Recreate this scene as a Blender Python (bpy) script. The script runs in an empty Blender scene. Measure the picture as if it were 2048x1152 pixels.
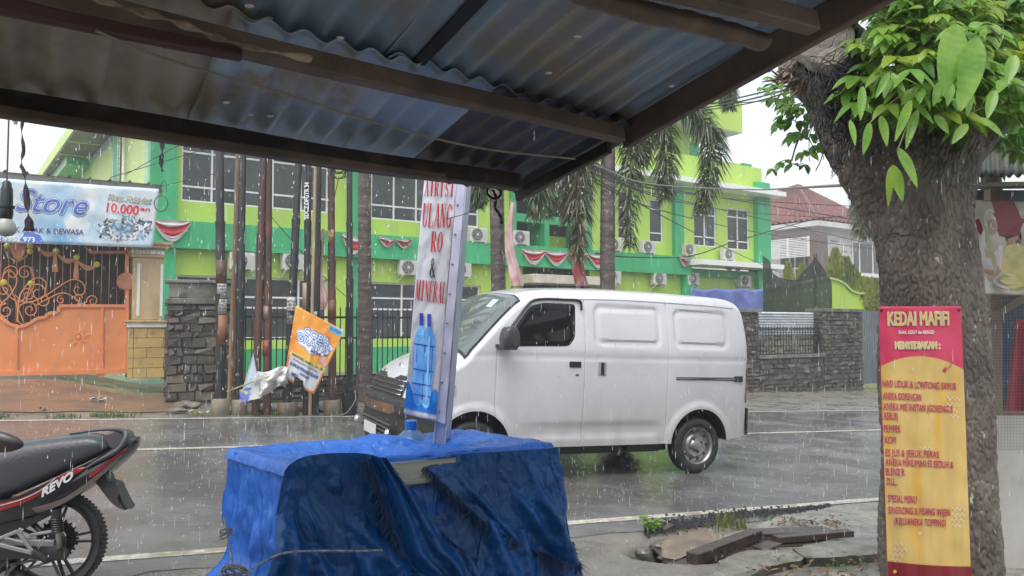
import bpy, bmesh, math, random
import numpy as np
from mathutils import Vector, Matrix, Euler, noise as mn
R = math.radians
PI = math.pi
scn = bpy.context.scene
col = scn.collection

# ---------------------------------------------------------------- camera, sky, sun, exposure
F = 1600.0                                   # focal length in pixels of the 2048 px wide photograph
PITCH = math.atan(74 / 1600)
CAMZ = 1.6
cam_data = bpy.data.cameras.new('camera')
cam = bpy.data.objects.new('camera', cam_data)
col.objects.link(cam)
cam.location = (0, 0, CAMZ)
cam.rotation_euler = (R(90) + PITCH, 0, 0)
cam_data.sensor_width = 36
cam_data.lens = 36 * F / 2048
cam_data.clip_start = 0.05
cam_data.clip_end = 2000
scn.camera = cam

world = bpy.data.worlds.new('World')
scn.world = world
world.use_nodes = True
wn = world.node_tree
wn.nodes.clear()
sky = wn.nodes.new('ShaderNodeTexSky')
sky.sky_type = 'NISHITA'
sky.sun_disc = False
sky.sun_elevation = R(60)
sky.sun_rotation = R(200)
sky.air_density = 1.6
sky.dust_density = 3.0
sky.ozone_density = 1.0
hsv = wn.nodes.new('ShaderNodeHueSaturation')        # heavy overcast: hardly any blue left
hsv.inputs['Saturation'].default_value = 0.4
hsv.inputs['Value'].default_value = 1.0
bg = wn.nodes.new('ShaderNodeBackground')
bg.inputs['Strength'].default_value = 0.15
wo = wn.nodes.new('ShaderNodeOutputWorld')
wn.links.new(sky.outputs[0], hsv.inputs['Color'])
wn.links.new(hsv.outputs[0], bg.inputs['Color'])
wn.links.new(bg.outputs[0], wo.inputs['Surface'])

sun_d = bpy.data.lights.new('sun', 'SUN')
sun = bpy.data.objects.new('sun', sun_d)
col.objects.link(sun)
sun_d.energy = 0.5
sun_d.angle = R(40)
sun_d.color = (1.0, 0.97, 0.93)
sun.rotation_euler = Vector((math.sin(R(200)) * math.cos(R(60)), math.cos(R(200)) * math.cos(R(60)), math.sin(R(60)))).to_track_quat('Z', 'Y').to_euler()

scn.view_settings.view_transform = 'Standard'
scn.view_settings.look = 'None'
scn.view_settings.exposure = 1.1
scn.view_settings.gamma = 1.0
scn.cycles.max_bounces = 7
scn.cycles.diffuse_bounces = 4
scn.cycles.glossy_bounces = 3
scn.cycles.transparent_max_bounces = 12
scn.cycles.volume_bounces = 0

# ---------------------------------------------------------------- measuring helpers (photo pixel -> place)
def ray(x, y):
    a = (x - 1024) / F
    b = (576 - y) / F
    c, s = math.cos(PITCH), math.sin(PITCH)
    return Vector((a, c - b * s, s + b * c))

def P(x, y, d):
    r = ray(x, y)
    r = r * (d / r.y)
    return Vector((r.x, d, CAMZ + r.z))

def pxm(d):
    return F / d

def zroad(X):
    return 0.052 - 0.04 * X

def GR(x, y, off=0.0):
    """where the ray meets the road plane"""
    r = ray(x, y)
    # CAMZ + k rz = .052 - .04 k rx + off
    k = (0.052 + off - CAMZ) / (r.z + 0.04 * r.x)
    return Vector((r.x * k, r.y * k, CAMZ + r.z * k))

class Plane:
    """an upright plane through photo column px at depth d, running at angle deg from the x axis"""
    def __init__(s, px, d, deg, z0=0.0):
        r = ray(px, 650)
        s.o = Vector((r.x * d / r.y, d, z0))
        s.a = R(deg)
        s.ca, s.sa = math.cos(s.a), math.sin(s.a)
    def uz(s, x, y, off=0.0):
        r = ray(x, y)
        nx, ny = -s.sa, s.ca
        ox, oy = s.o.x + nx * off, s.o.y + ny * off
        k = (nx * ox + ny * oy) / (nx * r.x + ny * r.y)
        X, Y, Z = r.x * k, r.y * k, CAMZ + r.z * k
        return ((X - ox) * s.ca + (Y - oy) * s.sa, Z - s.o.z)
    def u(s, x, off=0.0):
        return s.uz(x, 600, off)[0]
    def world(s, u, y, z):
        return Vector((s.o.x + u * s.ca - y * s.sa, s.o.y + u * s.sa + y * s.ca, s.o.z + z))

# ---------------------------------------------------------------- object helpers
def tagp(o, label=None, cat=None, group=None, kind=None):
    if label: o['label'] = label
    if cat: o['category'] = cat
    if group: o['group'] = group
    if kind: o['kind'] = kind
    return o

def empty(name, loc=(0, 0, 0), rz=0.0, label=None, cat=None, group=None):
    o = bpy.data.objects.new(name, None)
    col.objects.link(o)
    o.location = loc
    o.rotation_euler = (0, 0, rz)
    o.empty_display_size = 0.2
    return tagp(o, label, cat, group)

class MB:
    """collects shapes into one mesh"""
    def __init__(s):
        s.v = []; s.f = []; s.m = []; s.mi = 0
    def add(s, vs, fs):
        b = len(s.v)
        s.v.extend([tuple(v) for v in vs])
        for f in fs:
            s.f.append(tuple(b + i for i in f)); s.m.append(s.mi)
        return s
    def box(s, x0, x1, y0, y1, z0, z1, M=None):
        vs = [Vector((x, y, z)) for x in (x0, x1) for y in (y0, y1) for z in (z0, z1)]
        if M is not None: vs = [M @ v for v in vs]
        return s.add(vs, [(0, 1, 3, 2), (4, 6, 7, 5), (0, 4, 5, 1), (2, 3, 7, 6), (0, 2, 6, 4), (1, 5, 7, 3)])
    def beam(s, a, b, w, h, up=(0, 0, 1), seg=1, wob=0.0, seed=0):
        """rectangular bar from a to b, w across, h along up"""
        a, b = Vector(a), Vector(b)
        d = (b - a).normalized()
        sd = d.cross(Vector(up)).normalized()
        u = sd.cross(d).normalized()
        vs = []; fs = []
        for i in range(seg + 1):
            t = i / seg
            c = a.lerp(b, t)
            n = mn.noise_vector(Vector((t * 4.0 * (b - a).length * .3, seed, 0))) * wob
            c = c + n
            for (p, q) in ((-1, -1), (1, -1), (1, 1), (-1, 1)):
                vs.append(c + sd * (p * w / 2) + u * (q * h / 2))
        for i in range(seg):
            for k in range(4):
                fs.append((i * 4 + k, i * 4 + (k + 1) % 4, i * 4 + 4 + (k + 1) % 4, i * 4 + 4 + k))
        fs.append((3, 2, 1, 0)); e = seg * 4
        fs.append((e, e + 1, e + 2, e + 3))
        return s.add(vs, fs)
    def tube(s, pts, rad, n=8, cap=True, flat=1.0):
        pts = [Vector(p) for p in pts]
        if not hasattr(rad, '__len__'): rad = [rad] * len(pts)
        vs = []; fs = []
        t0 = (pts[1] - pts[0]).normalized()
        ref = Vector((0, 0, 1)) if abs(t0.z) < .9 else Vector((1, 0, 0))
        u = t0.cross(ref).normalized()
        for i, p in enumerate(pts):
            if i == 0: t = pts[1] - pts[0]
            elif i == len(pts) - 1: t = pts[-1] - pts[-2]
            else: t = pts[i + 1] - pts[i - 1]
            t = t.normalized()
            u = (u - t * u.dot(t)).normalized()
            w = t.cross(u)
            for k in range(n):
                a = 2 * PI * k / n
                vs.append(p + u * (math.cos(a) * rad[i]) + w * (math.sin(a) * rad[i] * flat))
        for i in range(len(pts) - 1):
            for k in range(n):
                k2 = (k + 1) % n
                fs.append((i * n + k, i * n + k2, i * n + n + k2, i * n + n + k))
        if cap:
            fs.append(tuple(range(n - 1, -1, -1)))
            fs.append(tuple(range((len(pts) - 1) * n, len(pts) * n)))
        return s.add(vs, fs)
    def lathe(s, prof, n=24, M=None, a0=0, a1=2 * PI):
        """prof: (r, z) list about local z"""
        vs = []; fs = []
        full = abs(a1 - a0 - 2 * PI) < 1e-6
        m = n if full else n + 1
        for r, z in prof:
            for k in range(m):
                a = a0 + (a1 - a0) * k / n
                v = Vector((r * math.cos(a), r * math.sin(a), z))
                vs.append(M @ v if M is not None else v)
        for i in range(len(prof) - 1):
            for k in range(n):
                k2 = (k + 1) % m
                fs.append((i * m + k, i * m + k2, i * m + m + k2, i * m + m + k))
        return s.add(vs, fs)
    def prism(s, outline, y0, y1, M=None):
        """outline in x,z, from y0 to y1 (convex or simple polygon)"""
        n = len(outline)
        vs = [Vector((x, y0, z)) for x, z in outline] + [Vector((x, y1, z)) for x, z in outline]
        if M is not None: vs = [M @ v for v in vs]
        fs = [tuple(range(n - 1, -1, -1)), tuple(range(n, 2 * n))]
        for i in range(n):
            j = (i + 1) % n
            fs.append((i, j, n + j, n + i))
        return s.add(vs, fs)
    def grid(s, fn, nu, nv, closed_u=False):
        vs = []; fs = []
        mu = nu if closed_u else nu + 1
        for j in range(nv + 1):
            for i in range(mu):
                vs.append(fn(i / nu, j / nv))
        for j in range(nv):
            for i in range(nu):
                i2 = (i + 1) % mu
                fs.append((j * mu + i, j * mu + i2, (j + 1) * mu + i2, (j + 1) * mu + i))
        return s.add(vs, fs)
    def text(s, txt, x, z, h, w=None, y=0.0, bold=0.0, shear=0.0, rot=0.0, align='LEFT', warp=None, sx=1.0):
        """lettering in the x,z plane facing -y: h cap height, w total width, bold is the stroke growth, all in metres"""
        def mk(off):
            cu = bpy.data.curves.new('letters', 'FONT')
            cu.body = txt; cu.size = 1.0; cu.offset = off; cu.shear = shear; cu.resolution_u = 3
            ob = bpy.data.objects.new('letters', cu); col.objects.link(ob)
            me = bpy.data.meshes.new_from_object(ob.evaluated_get(bpy.context.evaluated_depsgraph_get()))
            vv = [(v.co.x, v.co.y) for v in me.vertices]; ff = [tuple(p.vertices) for p in me.polygons]
            bpy.data.objects.remove(ob); bpy.data.curves.remove(cu); bpy.data.meshes.remove(me)
            return vv, ff
        vv, ff = mk(0.0)
        mx_ = max(v[0] for v in vv); mnx = min(v[0] for v in vv)
        ky = h / .70
        kx = w / (mx_ - mnx) if w else ky * sx
        if warp:                          # finer triangles, so that the print follows the creases of its sheet
            bm = bmesh.new(); bv = [bm.verts.new((a * kx, b * ky, 0)) for a, b in vv]
            for f in ff:
                try: bm.faces.new([bv[i] for i in f])
                except ValueError: pass
            bmesh.ops.remove_doubles(bm, verts=bm.verts, dist=1e-6)
            for _ in range(2):
                es = [e for e in bm.edges if e.calc_length() > h * .45]
                if not es: break
                bmesh.ops.subdivide_edges(bm, edges=es, cuts=1); bmesh.ops.triangulate(bm, faces=bm.faces)
            bm.verts.index_update()
            vv = [(v.co.x / kx, v.co.y / ky) for v in bm.verts]; ff = [tuple(v.index for v in f.verts) for f in bm.faces]; bm.free()
        cr, sr = math.cos(rot), math.sin(rot)
        sh = 0 if align == 'LEFT' else -(mx_ + mnx) / 2
        nb = 8 if bold else 1            # heavier strokes: the glyphs laid down again a hair apart all round
        for i in range(nb):
            da, db, dy = (bold * math.cos(2 * PI * i / nb), bold * math.sin(2 * PI * i / nb), .00004 * i) if bold else (0, 0, 0)
            vs = []
            for a, b in vv:
                a = (a - (mnx if align == 'LEFT' else 0) + sh) * kx + da; b = b * ky + db
                p = Vector((x + a * cr - b * sr, y - dy, z + a * sr + b * cr))
                vs.append(warp(p) if warp else p)
            s.add(vs, ff)
        return s
    def disc(s, x, z, r, y=0.0, n=24, rx=None, warp=None):
        rx = rx or r
        vs = [Vector((x + rx * math.cos(2 * PI * k / n), y, z + r * math.sin(2 * PI * k / n))) for k in range(n)]
        if warp: vs = [warp(v) for v in vs]
        return s.add(vs, [tuple(range(n))])
    def poly(s, pts, y=0.0, warp=None):
        vs = [Vector((a, y, b)) for a, b in pts]
        if warp: vs = [warp(v) for v in vs]
        return s.add(vs, [tuple(range(len(vs)))])
    def build(s, name, mat, parent=None, smooth=False, bevel=0.0, weld=False, auto=None, loc=None, sub=0):
        me = bpy.data.meshes.new(name)
        me.from_pydata(s.v, [], s.f)
        mats = mat if isinstance(mat, (list, tuple)) else [mat]
        for m in mats: me.materials.append(m)
        if len(mats) > 1: me.polygons.foreach_set('material_index', s.m)
        bm = bmesh.new(); bm.from_mesh(me)
        if weld: bmesh.ops.remove_doubles(bm, verts=bm.verts, dist=1e-5)
        if bevel or weld or auto: bmesh.ops.recalc_face_normals(bm, faces=bm.faces)
        bm.to_mesh(me); bm.free()
        if smooth or auto:
            me.polygons.foreach_set('use_smooth', [True] * len(me.polygons))
        me.update()
        o = bpy.data.objects.new(name, me)
        col.objects.link(o)
        if parent is not None: o.parent = parent
        if loc is not None: o.location = loc
        if bevel:
            b = o.modifiers.new('bevel', 'BEVEL'); b.width = bevel; b.segments = 2
            b.limit_method = 'ANGLE'; b.angle_limit = R(35); b.harden_normals = False
        if sub:
            b = o.modifiers.new('sub', 'SUBSURF'); b.levels = sub; b.render_levels = sub
        if auto: me.set_sharp_from_angle(angle=R(auto))
        return o

def thing(o, label, cat, group=None):
    return tagp(o, label, cat, group)

def catmull(pts, n=8):
    pts = [Vector(p) for p in pts]
    if len(pts) < 3:
        return [pts[0].lerp(pts[-1], i / n) for i in range(n + 1)]
    out = []
    q = [pts[0] * 2 - pts[1]] + pts + [pts[-1] * 2 - pts[-2]]
    for i in range(1, len(q) - 2):
        for k in range(n):
            t = k / n
            a, b, c, d = q[i - 1], q[i], q[i + 1], q[i + 2]
            out.append(0.5 * ((2 * b) + (c - a) * t + (2 * a - 5 * b + 4 * c - d) * t * t + (3 * b - a - 3 * c + d) * t ** 3))
    out.append(pts[-1])
    return out

def sstep(a, b, x):
    t = max(0.0, min(1.0, (x - a) / (b - a))) if a != b else float(x > a)
    return t * t * (3 - 2 * t)

def fb(x, y, z=0.0, o=3):
    s = 0; a = 1
    for i in range(o):
        s += a * mn.noise(Vector((x, y, z))); x *= 2.03; y *= 2.03; z *= 2.03; a *= .5
    return s

# ---------------------------------------------------------------- materials
_m = {}
def mat(name, c, rough=0.5, metal=0.0, c2=None, scale=3.0, lo=0.4, hi=0.6, bump=0.0, bscale=None, stretch=(1, 1, 1), spec=0.5,
        coat=0.0, trans=0.0, c3=None, scale3=12.0, lo3=0.55, hi3=0.65, sss=0, rvar=0.0, detail=5.0, bdist=0.01, sheen=0):
    if name in _m: return _m[name]
    m = bpy.data.materials.new(name); m.use_nodes = True
    nt = m.node_tree; b = nt.nodes['Principled BSDF']
    L = nt.links.new
    b.inputs['Base Color'].default_value = (*c, 1)
    b.inputs['Roughness'].default_value = rough
    b.inputs['Metallic'].default_value = metal
    b.inputs['Specular IOR Level'].default_value = spec
    if coat: b.inputs['Coat Weight'].default_value = coat; b.inputs['Coat Roughness'].default_value = .08
    if trans: b.inputs['Transmission Weight'].default_value = trans
    if c2 is not None or bump or c3 is not None or rvar:
        tc = nt.nodes.new('ShaderNodeTexCoord')
        mp = nt.nodes.new('ShaderNodeMapping'); mp.inputs['Scale'].default_value = stretch
        L(tc.outputs['Object'], mp.inputs['Vector'])
    src = None
    if c2 is not None:
        n = nt.nodes.new('ShaderNodeTexNoise'); n.inputs['Scale'].default_value = scale; n.inputs['Detail'].default_value = detail
        n.inputs['Roughness'].default_value = .6
        L(mp.outputs[0], n.inputs['Vector'])
        r = nt.nodes.new('ShaderNodeMapRange'); r.inputs['From Min'].default_value = lo; r.inputs['From Max'].default_value = hi
        L(n.outputs['Fac'], r.inputs['Value'])
        mx = nt.nodes.new('ShaderNodeMix'); mx.data_type = 'RGBA'
        mx.inputs[6].default_value = (*c, 1); mx.inputs[7].default_value = (*c2, 1)
        L(r.outputs[0], mx.inputs[0])
        src = mx.outputs[2]
        if rvar:
            ma = nt.nodes.new('ShaderNodeMath'); ma.operation = 'MULTIPLY_ADD'
            ma.inputs[1].default_value = rvar; ma.inputs[2].default_value = rough
            L(r.outputs[0], ma.inputs[0]); L(ma.outputs[0], b.inputs['Roughness'])
    if c3 is not None:
        n = nt.nodes.new('ShaderNodeTexNoise'); n.inputs['Scale'].default_value = scale3; n.inputs['Detail'].default_value = 6
        L(mp.outputs[0], n.inputs['Vector'])
        r = nt.nodes.new('ShaderNodeMapRange'); r.inputs['From Min'].default_value = lo3; r.inputs['From Max'].default_value = hi3
        L(n.outputs['Fac'], r.inputs['Value'])
        mx = nt.nodes.new('ShaderNodeMix'); mx.data_type = 'RGBA'
        if src: L(src, mx.inputs[6])
        else: mx.inputs[6].default_value = (*c, 1)
        mx.inputs[7].default_value = (*c3, 1)
        L(r.outputs[0], mx.inputs[0]); src = mx.outputs[2]
    if src: L(src, b.inputs['Base Color'])
    if bump:
        n = nt.nodes.new('ShaderNodeTexNoise'); n.inputs['Scale'].default_value = bscale or scale * 3; n.inputs['Detail'].default_value = 6
        L(mp.outputs[0], n.inputs['Vector'])
        bp = nt.nodes.new('ShaderNodeBump'); bp.inputs['Strength'].default_value = bump; bp.inputs['Distance'].default_value = bdist
        L(n.outputs['Fac'], bp.inputs['Height']); L(bp.outputs[0], b.inputs['Normal'])
    _m[name] = m
    return m

def leafmat(name, c, c2, rough=0.35, scale=3.0, tl=0.35):
    m = mat(name, c, rough, c2=c2, scale=scale, lo=.35, hi=.65)
    nt = m.node_tree; b = nt.nodes['Principled BSDF']; out = nt.nodes['Material Output']
    t = nt.nodes.new('ShaderNodeBsdfTranslucent')
    mx = nt.nodes.new('ShaderNodeMixShader'); mx.inputs[0].default_value = tl
    src = b.inputs['Base Color'].links[0].from_socket
    nt.links.new(src, t.inputs['Color'])
    nt.links.new(b.outputs[0], mx.inputs[1]); nt.links.new(t.outputs[0], mx.inputs[2])
    nt.links.new(mx.outputs[0], out.inputs['Surface'])
    return m
# ================================================================ ground, road, markings
RA = R(25)
RC, RS = math.cos(RA), math.sin(RA)
def st(X, Y): return (X * RC + Y * RS, -X * RS + Y * RC)
def xy(s, t): return (s * RC - t * RS, s * RS + t * RC)

PIT = []      # filled below: broken slab edge by the tree
_p = GR(1395, 1100); PITC = (_p.x, _p.y)
def ground_z(X, Y):
    s, t = st(X, Y)
    Xc = max(-16.0, min(15.0, X))
    z = zroad(Xc)
    if t > 12.9:
        k = sstep(12.9, 16.2, t)
        left = 1 - sstep(-6.9, -5.2, X + (t - 13) * .42)
        z += (0.27 * left - 0.02) * k
        z += 0.02 * fb(X * .8, Y * .8) * sstep(12.9, 13.6, t)
    if t > 24:
        z += 0.0
    if t < 5.0:
        k = sstep(5.0, 4.4, t)
        z += 0.015 * fb(X * 2.2, Y * 2.2, 3) * k
        # hole in the broken pavement
        dx, dy = X - PITC[0], Y - PITC[1]
        q = (dx * RC + dy * RS) / .60; w = (-dx * RS + dy * RC) / .40
        rr = math.hypot(q, w) + .22 * mn.noise(Vector((X * 3, Y * 3, 0)))
        z -= 0.30 * (1 - sstep(.55, .9, rr))
    elif t > 5.7:
        z -= 0.006
    return z

asphalt = mat('wet_asphalt', (.11, .11, .108), .10, c2=(.165, .162, .155), scale=1.3, lo=.42, hi=.6, rvar=.16, spec=.5)
def road_nodes(m, rip=.35, grit=.5):
    nt = m.node_tree; b = nt.nodes['Principled BSDF']; L = nt.links.new
    tc = nt.nodes.new('ShaderNodeTexCoord')
    n1 = nt.nodes.new('ShaderNodeTexNoise'); n1.inputs['Scale'].default_value = 55; n1.inputs['Detail'].default_value = 4
    n2 = nt.nodes.new('ShaderNodeTexNoise'); n2.inputs['Scale'].default_value = 9; n2.inputs['Detail'].default_value = 5
    L(tc.outputs['Object'], n1.inputs['Vector']); L(tc.outputs['Object'], n2.inputs['Vector'])
    v = nt.nodes.new('ShaderNodeTexVoronoi'); v.inputs['Scale'].default_value = 8.5   # rings spreading from drops
    L(tc.outputs['Object'], v.inputs['Vector'])
    sn = nt.nodes.new('ShaderNodeMath'); sn.operation = 'MULTIPLY'; sn.inputs[1].default_value = 60
    L(v.outputs['Distance'], sn.inputs[0])
    s2 = nt.nodes.new('ShaderNodeMath'); s2.operation = 'SINE'; L(sn.outputs[0], s2.inputs[0])
    fa = nt.nodes.new('ShaderNodeMapRange'); fa.inputs['From Min'].default_value = 0; fa.inputs['From Max'].default_value = .5
    fa.inputs['To Min'].default_value = 1; fa.inputs['To Max'].default_value = 0
    L(v.outputs['Distance'], fa.inputs['Value'])
    pr = nt.nodes.new('ShaderNodeMath'); pr.operation = 'MULTIPLY'; L(s2.outputs[0], pr.inputs[0]); L(fa.outputs[0], pr.inputs[1])
    b1 = nt.nodes.new('ShaderNodeBump'); b1.inputs['Strength'].default_value = grit; b1.inputs['Distance'].default_value = .004
    b2 = nt.nodes.new('ShaderNodeBump'); b2.inputs['Strength'].default_value = rip; b2.inputs['Distance'].default_value = .012
    b3 = nt.nodes.new('ShaderNodeBump'); b3.inputs['Strength'].default_value = .25; b3.inputs['Distance'].default_value = .003
    L(n1.outputs['Fac'], b1.inputs['Height']); L(n2.outputs['Fac'], b2.inputs['Height']); L(pr.outputs[0], b3.inputs['Height'])
    L(b1.outputs[0], b2.inputs['Normal']); L(b2.outputs[0], b3.inputs['Normal']); L(b3.outputs[0], b.inputs['Normal'])
road_nodes(asphalt)
earth = mat('wet_ground', (.14, .132, .115), .22, c2=(.21, .19, .155), scale=2.2, lo=.4, hi=.62, rvar=.3, c3=(.24, .23, .20), scale3=42, lo3=.56, hi3=.66)
road_nodes(earth, .5, 1.0)

def graded(lst):
    out = []
    for a, b, n in lst:
        for i in range(n): out.append(a + (b - a) * i / n)
    out.append(lst[-1][1]); return out
g = MB()
SS = graded([(-60, -14, 16), (-14, 0, 70), (0, 5.5, 180), (5.5, 22, 80), (22, 95, 26)])
TT = graded([(-25, -1, 10), (-1, 2.5, 20), (2.5, 5.4, 90), (5.4, 12.6, 12), (12.6, 17, 40), (17, 30, 14), (30, 300, 10)])
vs = []
for t in TT:
    for s in SS:
        X, Y = xy(s, t); vs.append((X, Y, ground_z(X, Y)))
n = len(SS); fs = [(j * n + i, j * n + i + 1, (j + 1) * n + i + 1, (j + 1) * n + i) for j in range(len(TT) - 1) for i in range(n - 1)]
g.add(vs, fs)
tagp(g.build('ground', earth, smooth=True), kind='structure')

def strip(name, m, t0, t1, off, s0=-40, s1=70, ns=220, rag=0.0, seed=0):
    b = MB()
    def fn(u, v):
        s = s0 + (s1 - s0) * u
        t = t0 + (t1 - t0) * v
        if rag: t += rag * fb(s * 1.7, v * 9, seed)
        X, Y = xy(s, t)
        return Vector((X, Y, zroad(max(-16, min(15, X))) + off))
    b.grid(fn, ns, 6 if t1 - t0 > 1 else 1)
    return tagp(b.build(name, m, smooth=True), kind='structure')
strip('road', asphalt, 5.22, 12.74, 0.004, rag=.10, ns=900)
paint = mat('road_paint', (.66, .62, .50), .25, c2=(.22, .215, .19), scale=26, lo=.42, hi=.7, c3=(.30, .27, .2), scale3=4, spec=.5)
strip('road_line', paint, 5.54, 5.65, 0.008, rag=.012, ns=900, seed=1)
strip('road_line', paint, 9.78, 9.89, 0.008, rag=.006, ns=900, seed=2)
strip('road_line', mat('road_paint_far', (.62, .6, .54), .3, c2=(.4, .4, .36), scale=12), 12.52, 12.62, 0.008, rag=.006, ns=900, seed=3)

# reddish brown driveway in front of the gate
brown = mat('wet_clay_driveway', (.21, .13, .08), .34, c2=(.15, .10, .07), scale=1.6, rvar=.2)
road_nodes(brown, .4, .4)
b = MB()
def fn(u, v):
    s = -17 + u * (17 + .75) + .45 * fb(v * 4, u * 3) * sstep(.9, 1, u)
    t = 13.45 + v * 5.2 + .12 * fb(s * 1.1, v, 5) * (1 - v)
    X, Y = xy(s, t)
    return Vector((X, Y, ground_z(X, Y) + .012))
b.grid(fn, 120, 40)
tagp(b.build('driveway', brown, smooth=True), kind='structure')
# pale concrete apron on the right of the foreground
conc = mat('wet_concrete', (.34, .315, .26), .2, c2=(.19, .18, .155), scale=5.2, lo=.38, hi=.6, rvar=.3, c3=(.36, .33, .25), scale3=2.4)
road_nodes(conc, .5, .7)
def sheet_from_px(name, m, pts, off, kind='structure', sub=26):
    """a pavement sheet whose outline is walked in photo pixels on the road plane"""
    P2 = [GR(x, y) for x, y in pts]
    bm = bmesh.new()
    vs = [bm.verts.new((p.x, p.y, 0)) for p in P2]
    bm.faces.new(vs)
    bmesh.ops.triangulate(bm, faces=bm.faces)
    for _ in range(5):
        es = [e for e in bm.edges if e.calc_length() > .12]
        if not es: break
        bmesh.ops.subdivide_edges(bm, edges=es, cuts=1)
        bmesh.ops.triangulate(bm, faces=bm.faces)
    for v in bm.verts:
        v.co.z = ground_z(v.co.x, v.co.y) + off
    bmesh.ops.recalc_face_normals(bm, faces=bm.faces)
    me = bpy.data.meshes.new(name); bm.to_mesh(me); bm.free(); me.materials.append(m)
    o = bpy.data.objects.new(name, me); col.objects.link(o)
    return tagp(o, kind=kind)
sheet_from_px('concrete_apron', conc, [(1500, 1060), (1560, 1034), (1700, 1010), (1900, 1000), (2300, 985), (2300, 1240), (1600, 1240), (1480, 1110), (1420, 1080)], .012)

# loose asphalt crumbs along the broken road edge
rs = random.Random(4)
crumb = mat('asphalt_crumbs', (.03, .03, .03), .35)
b = MB()
for i in range(2700):
    u = rs.random() ** 1.4
    x = 1290 + u * 370; y = 1058 - u * 46 + rs.gauss(0, 2 + 6 * (1 - u)) + 3 * math.sin(u * 9)
    p = GR(x, y); r = .004 + rs.random() ** 3 * .014
    z = ground_z(p.x, p.y) + .012
    q = [Vector((rs.gauss(0, 1), rs.gauss(0, 1), rs.gauss(0, .7))).normalized() * r for _ in range(6)]
    c = Vector((p.x, p.y, z))
    b.add([c + Vector((r, 0, 0)), c + Vector((-r * .7, r, 0)), c + Vector((-r * .6, -r, 0)), c + Vector((0, 0, r * 1.1)), c + Vector((0, 0, -r * .3))],
          [(0, 1, 3), (1, 2, 3), (2, 0, 3), (1, 0, 4), (2, 1, 4), (0, 2, 4)])
tagp(b.build('gravel', crumb), kind='stuff')

# grass and weeds at the far kerb
grassm = leafmat('grass_blades', (.09, .14, .03), (.17, .20, .06), scale=2)
b = MB()
def tuft(b, X, Y, n, h, spread, rs):
    for _ in range(n):
        a = rs.random() * 2 * PI; r = spread * rs.random() ** .5
        x, y = X + r * math.cos(a), Y + r * math.sin(a)
        z = ground_z(x, y)
        hh = h * (.4 + rs.random() * .8); an = rs.random() * 2 * PI; ln = rs.random() * .7 * hh
        w = .004 + .004 * rs.random()
        dx, dy = math.cos(an) * ln, math.sin(an) * ln
        px, py = -math.sin(an) * w, math.cos(an) * w
        b.add([(x - px, y - py, z - .01), (x + px, y + py, z - .01), (x + dx * .4 + px * .7, y + dy * .4 + py * .7, z + hh * .65),
               (x + dx * .4 - px * .7, y + dy * .4 - py * .7, z + hh * .65), (x + dx, y + dy, z + hh)], [(0, 1, 2, 3), (3, 2, 4)])
for i in range(360):
    s = -15 + rs.random() * 17.5
    if mn.noise(Vector((s * 1.3, 0, 7))) < .0: continue
    t = 12.85 + abs(rs.gauss(0, .16))
    X, Y = xy(s, t)
    tuft(b, X, Y, 14, .045 if s < -2.5 else .08, .12, rs)
tagp(b.build('grass', grassm), kind='stuff')
b = MB()
for (x, y, n_, h) in [(1455, 1052, 60, .12), (1470, 1056, 50, .09), (1430, 1056, 30, .05), (1560, 1040, 20, .05), (1480, 1050, 40, .10), (1540, 1040, 16, .06)]:
    p = GR(x, y); tuft(b, p.x, p.y, n_ // 2, h, .10, rs)
tagp(b.build('grass', grassm), kind='stuff')
# ================================================================ green building
BP = Plane(350, 21.0, 35.7, .45)
lime = mat('lime_wall_paint', (.47, .68, .10), .5, c2=(.41, .61, .09), scale=.6, lo=.35, hi=.65, bump=.1, bscale=20, c3=(.33, .49, .13), scale3=1.6, stretch=(1, 1, .12), lo3=.5, hi3=.75)
green = mat('green_wall_paint', (.045, .42, .17), .45, c2=(.04, .34, .13), scale=.8, c3=(.07, .46, .2), scale3=5, stretch=(1, 1, .15), lo3=.5, hi3=.8)
palegreen = mat('pale_green_paint', (.40, .66, .42), .4, c2=(.33, .58, .38), scale=1)
whitep = mat('white_frame_paint', (.78, .78, .76), .35)
cream = mat('cream_paint', (.62, .58, .48), .4, c2=(.5, .46, .38), scale=2)
glass = mat('dark_window_glass', (.035, .042, .045), .06, spec=.45, c2=(.06, .07, .07), scale=.5)
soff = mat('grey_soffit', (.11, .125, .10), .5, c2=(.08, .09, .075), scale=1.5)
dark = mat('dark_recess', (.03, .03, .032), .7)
hz = R(35.7)
bld = empty('green_building', BP.o, hz, 'two-storey lime and green office building with white window frames behind the fence', 'building')
def bpart(name, m, boxes, bevel=0, parent=None):
    if name == 'pilaster' and len(boxes) > 1:
        return [bpart(name, m, [x], bevel) for x in boxes]
    b = MB()
    for x in boxes: b.box(*x)
    return b.build(name, m, parent or bld, bevel=bevel)
def zz(x, y, off=0): return BP.uz(x, y, off)[1]
U = BP.u
uL, uR = U(292), U(1527)
ZT = 8.1
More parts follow.
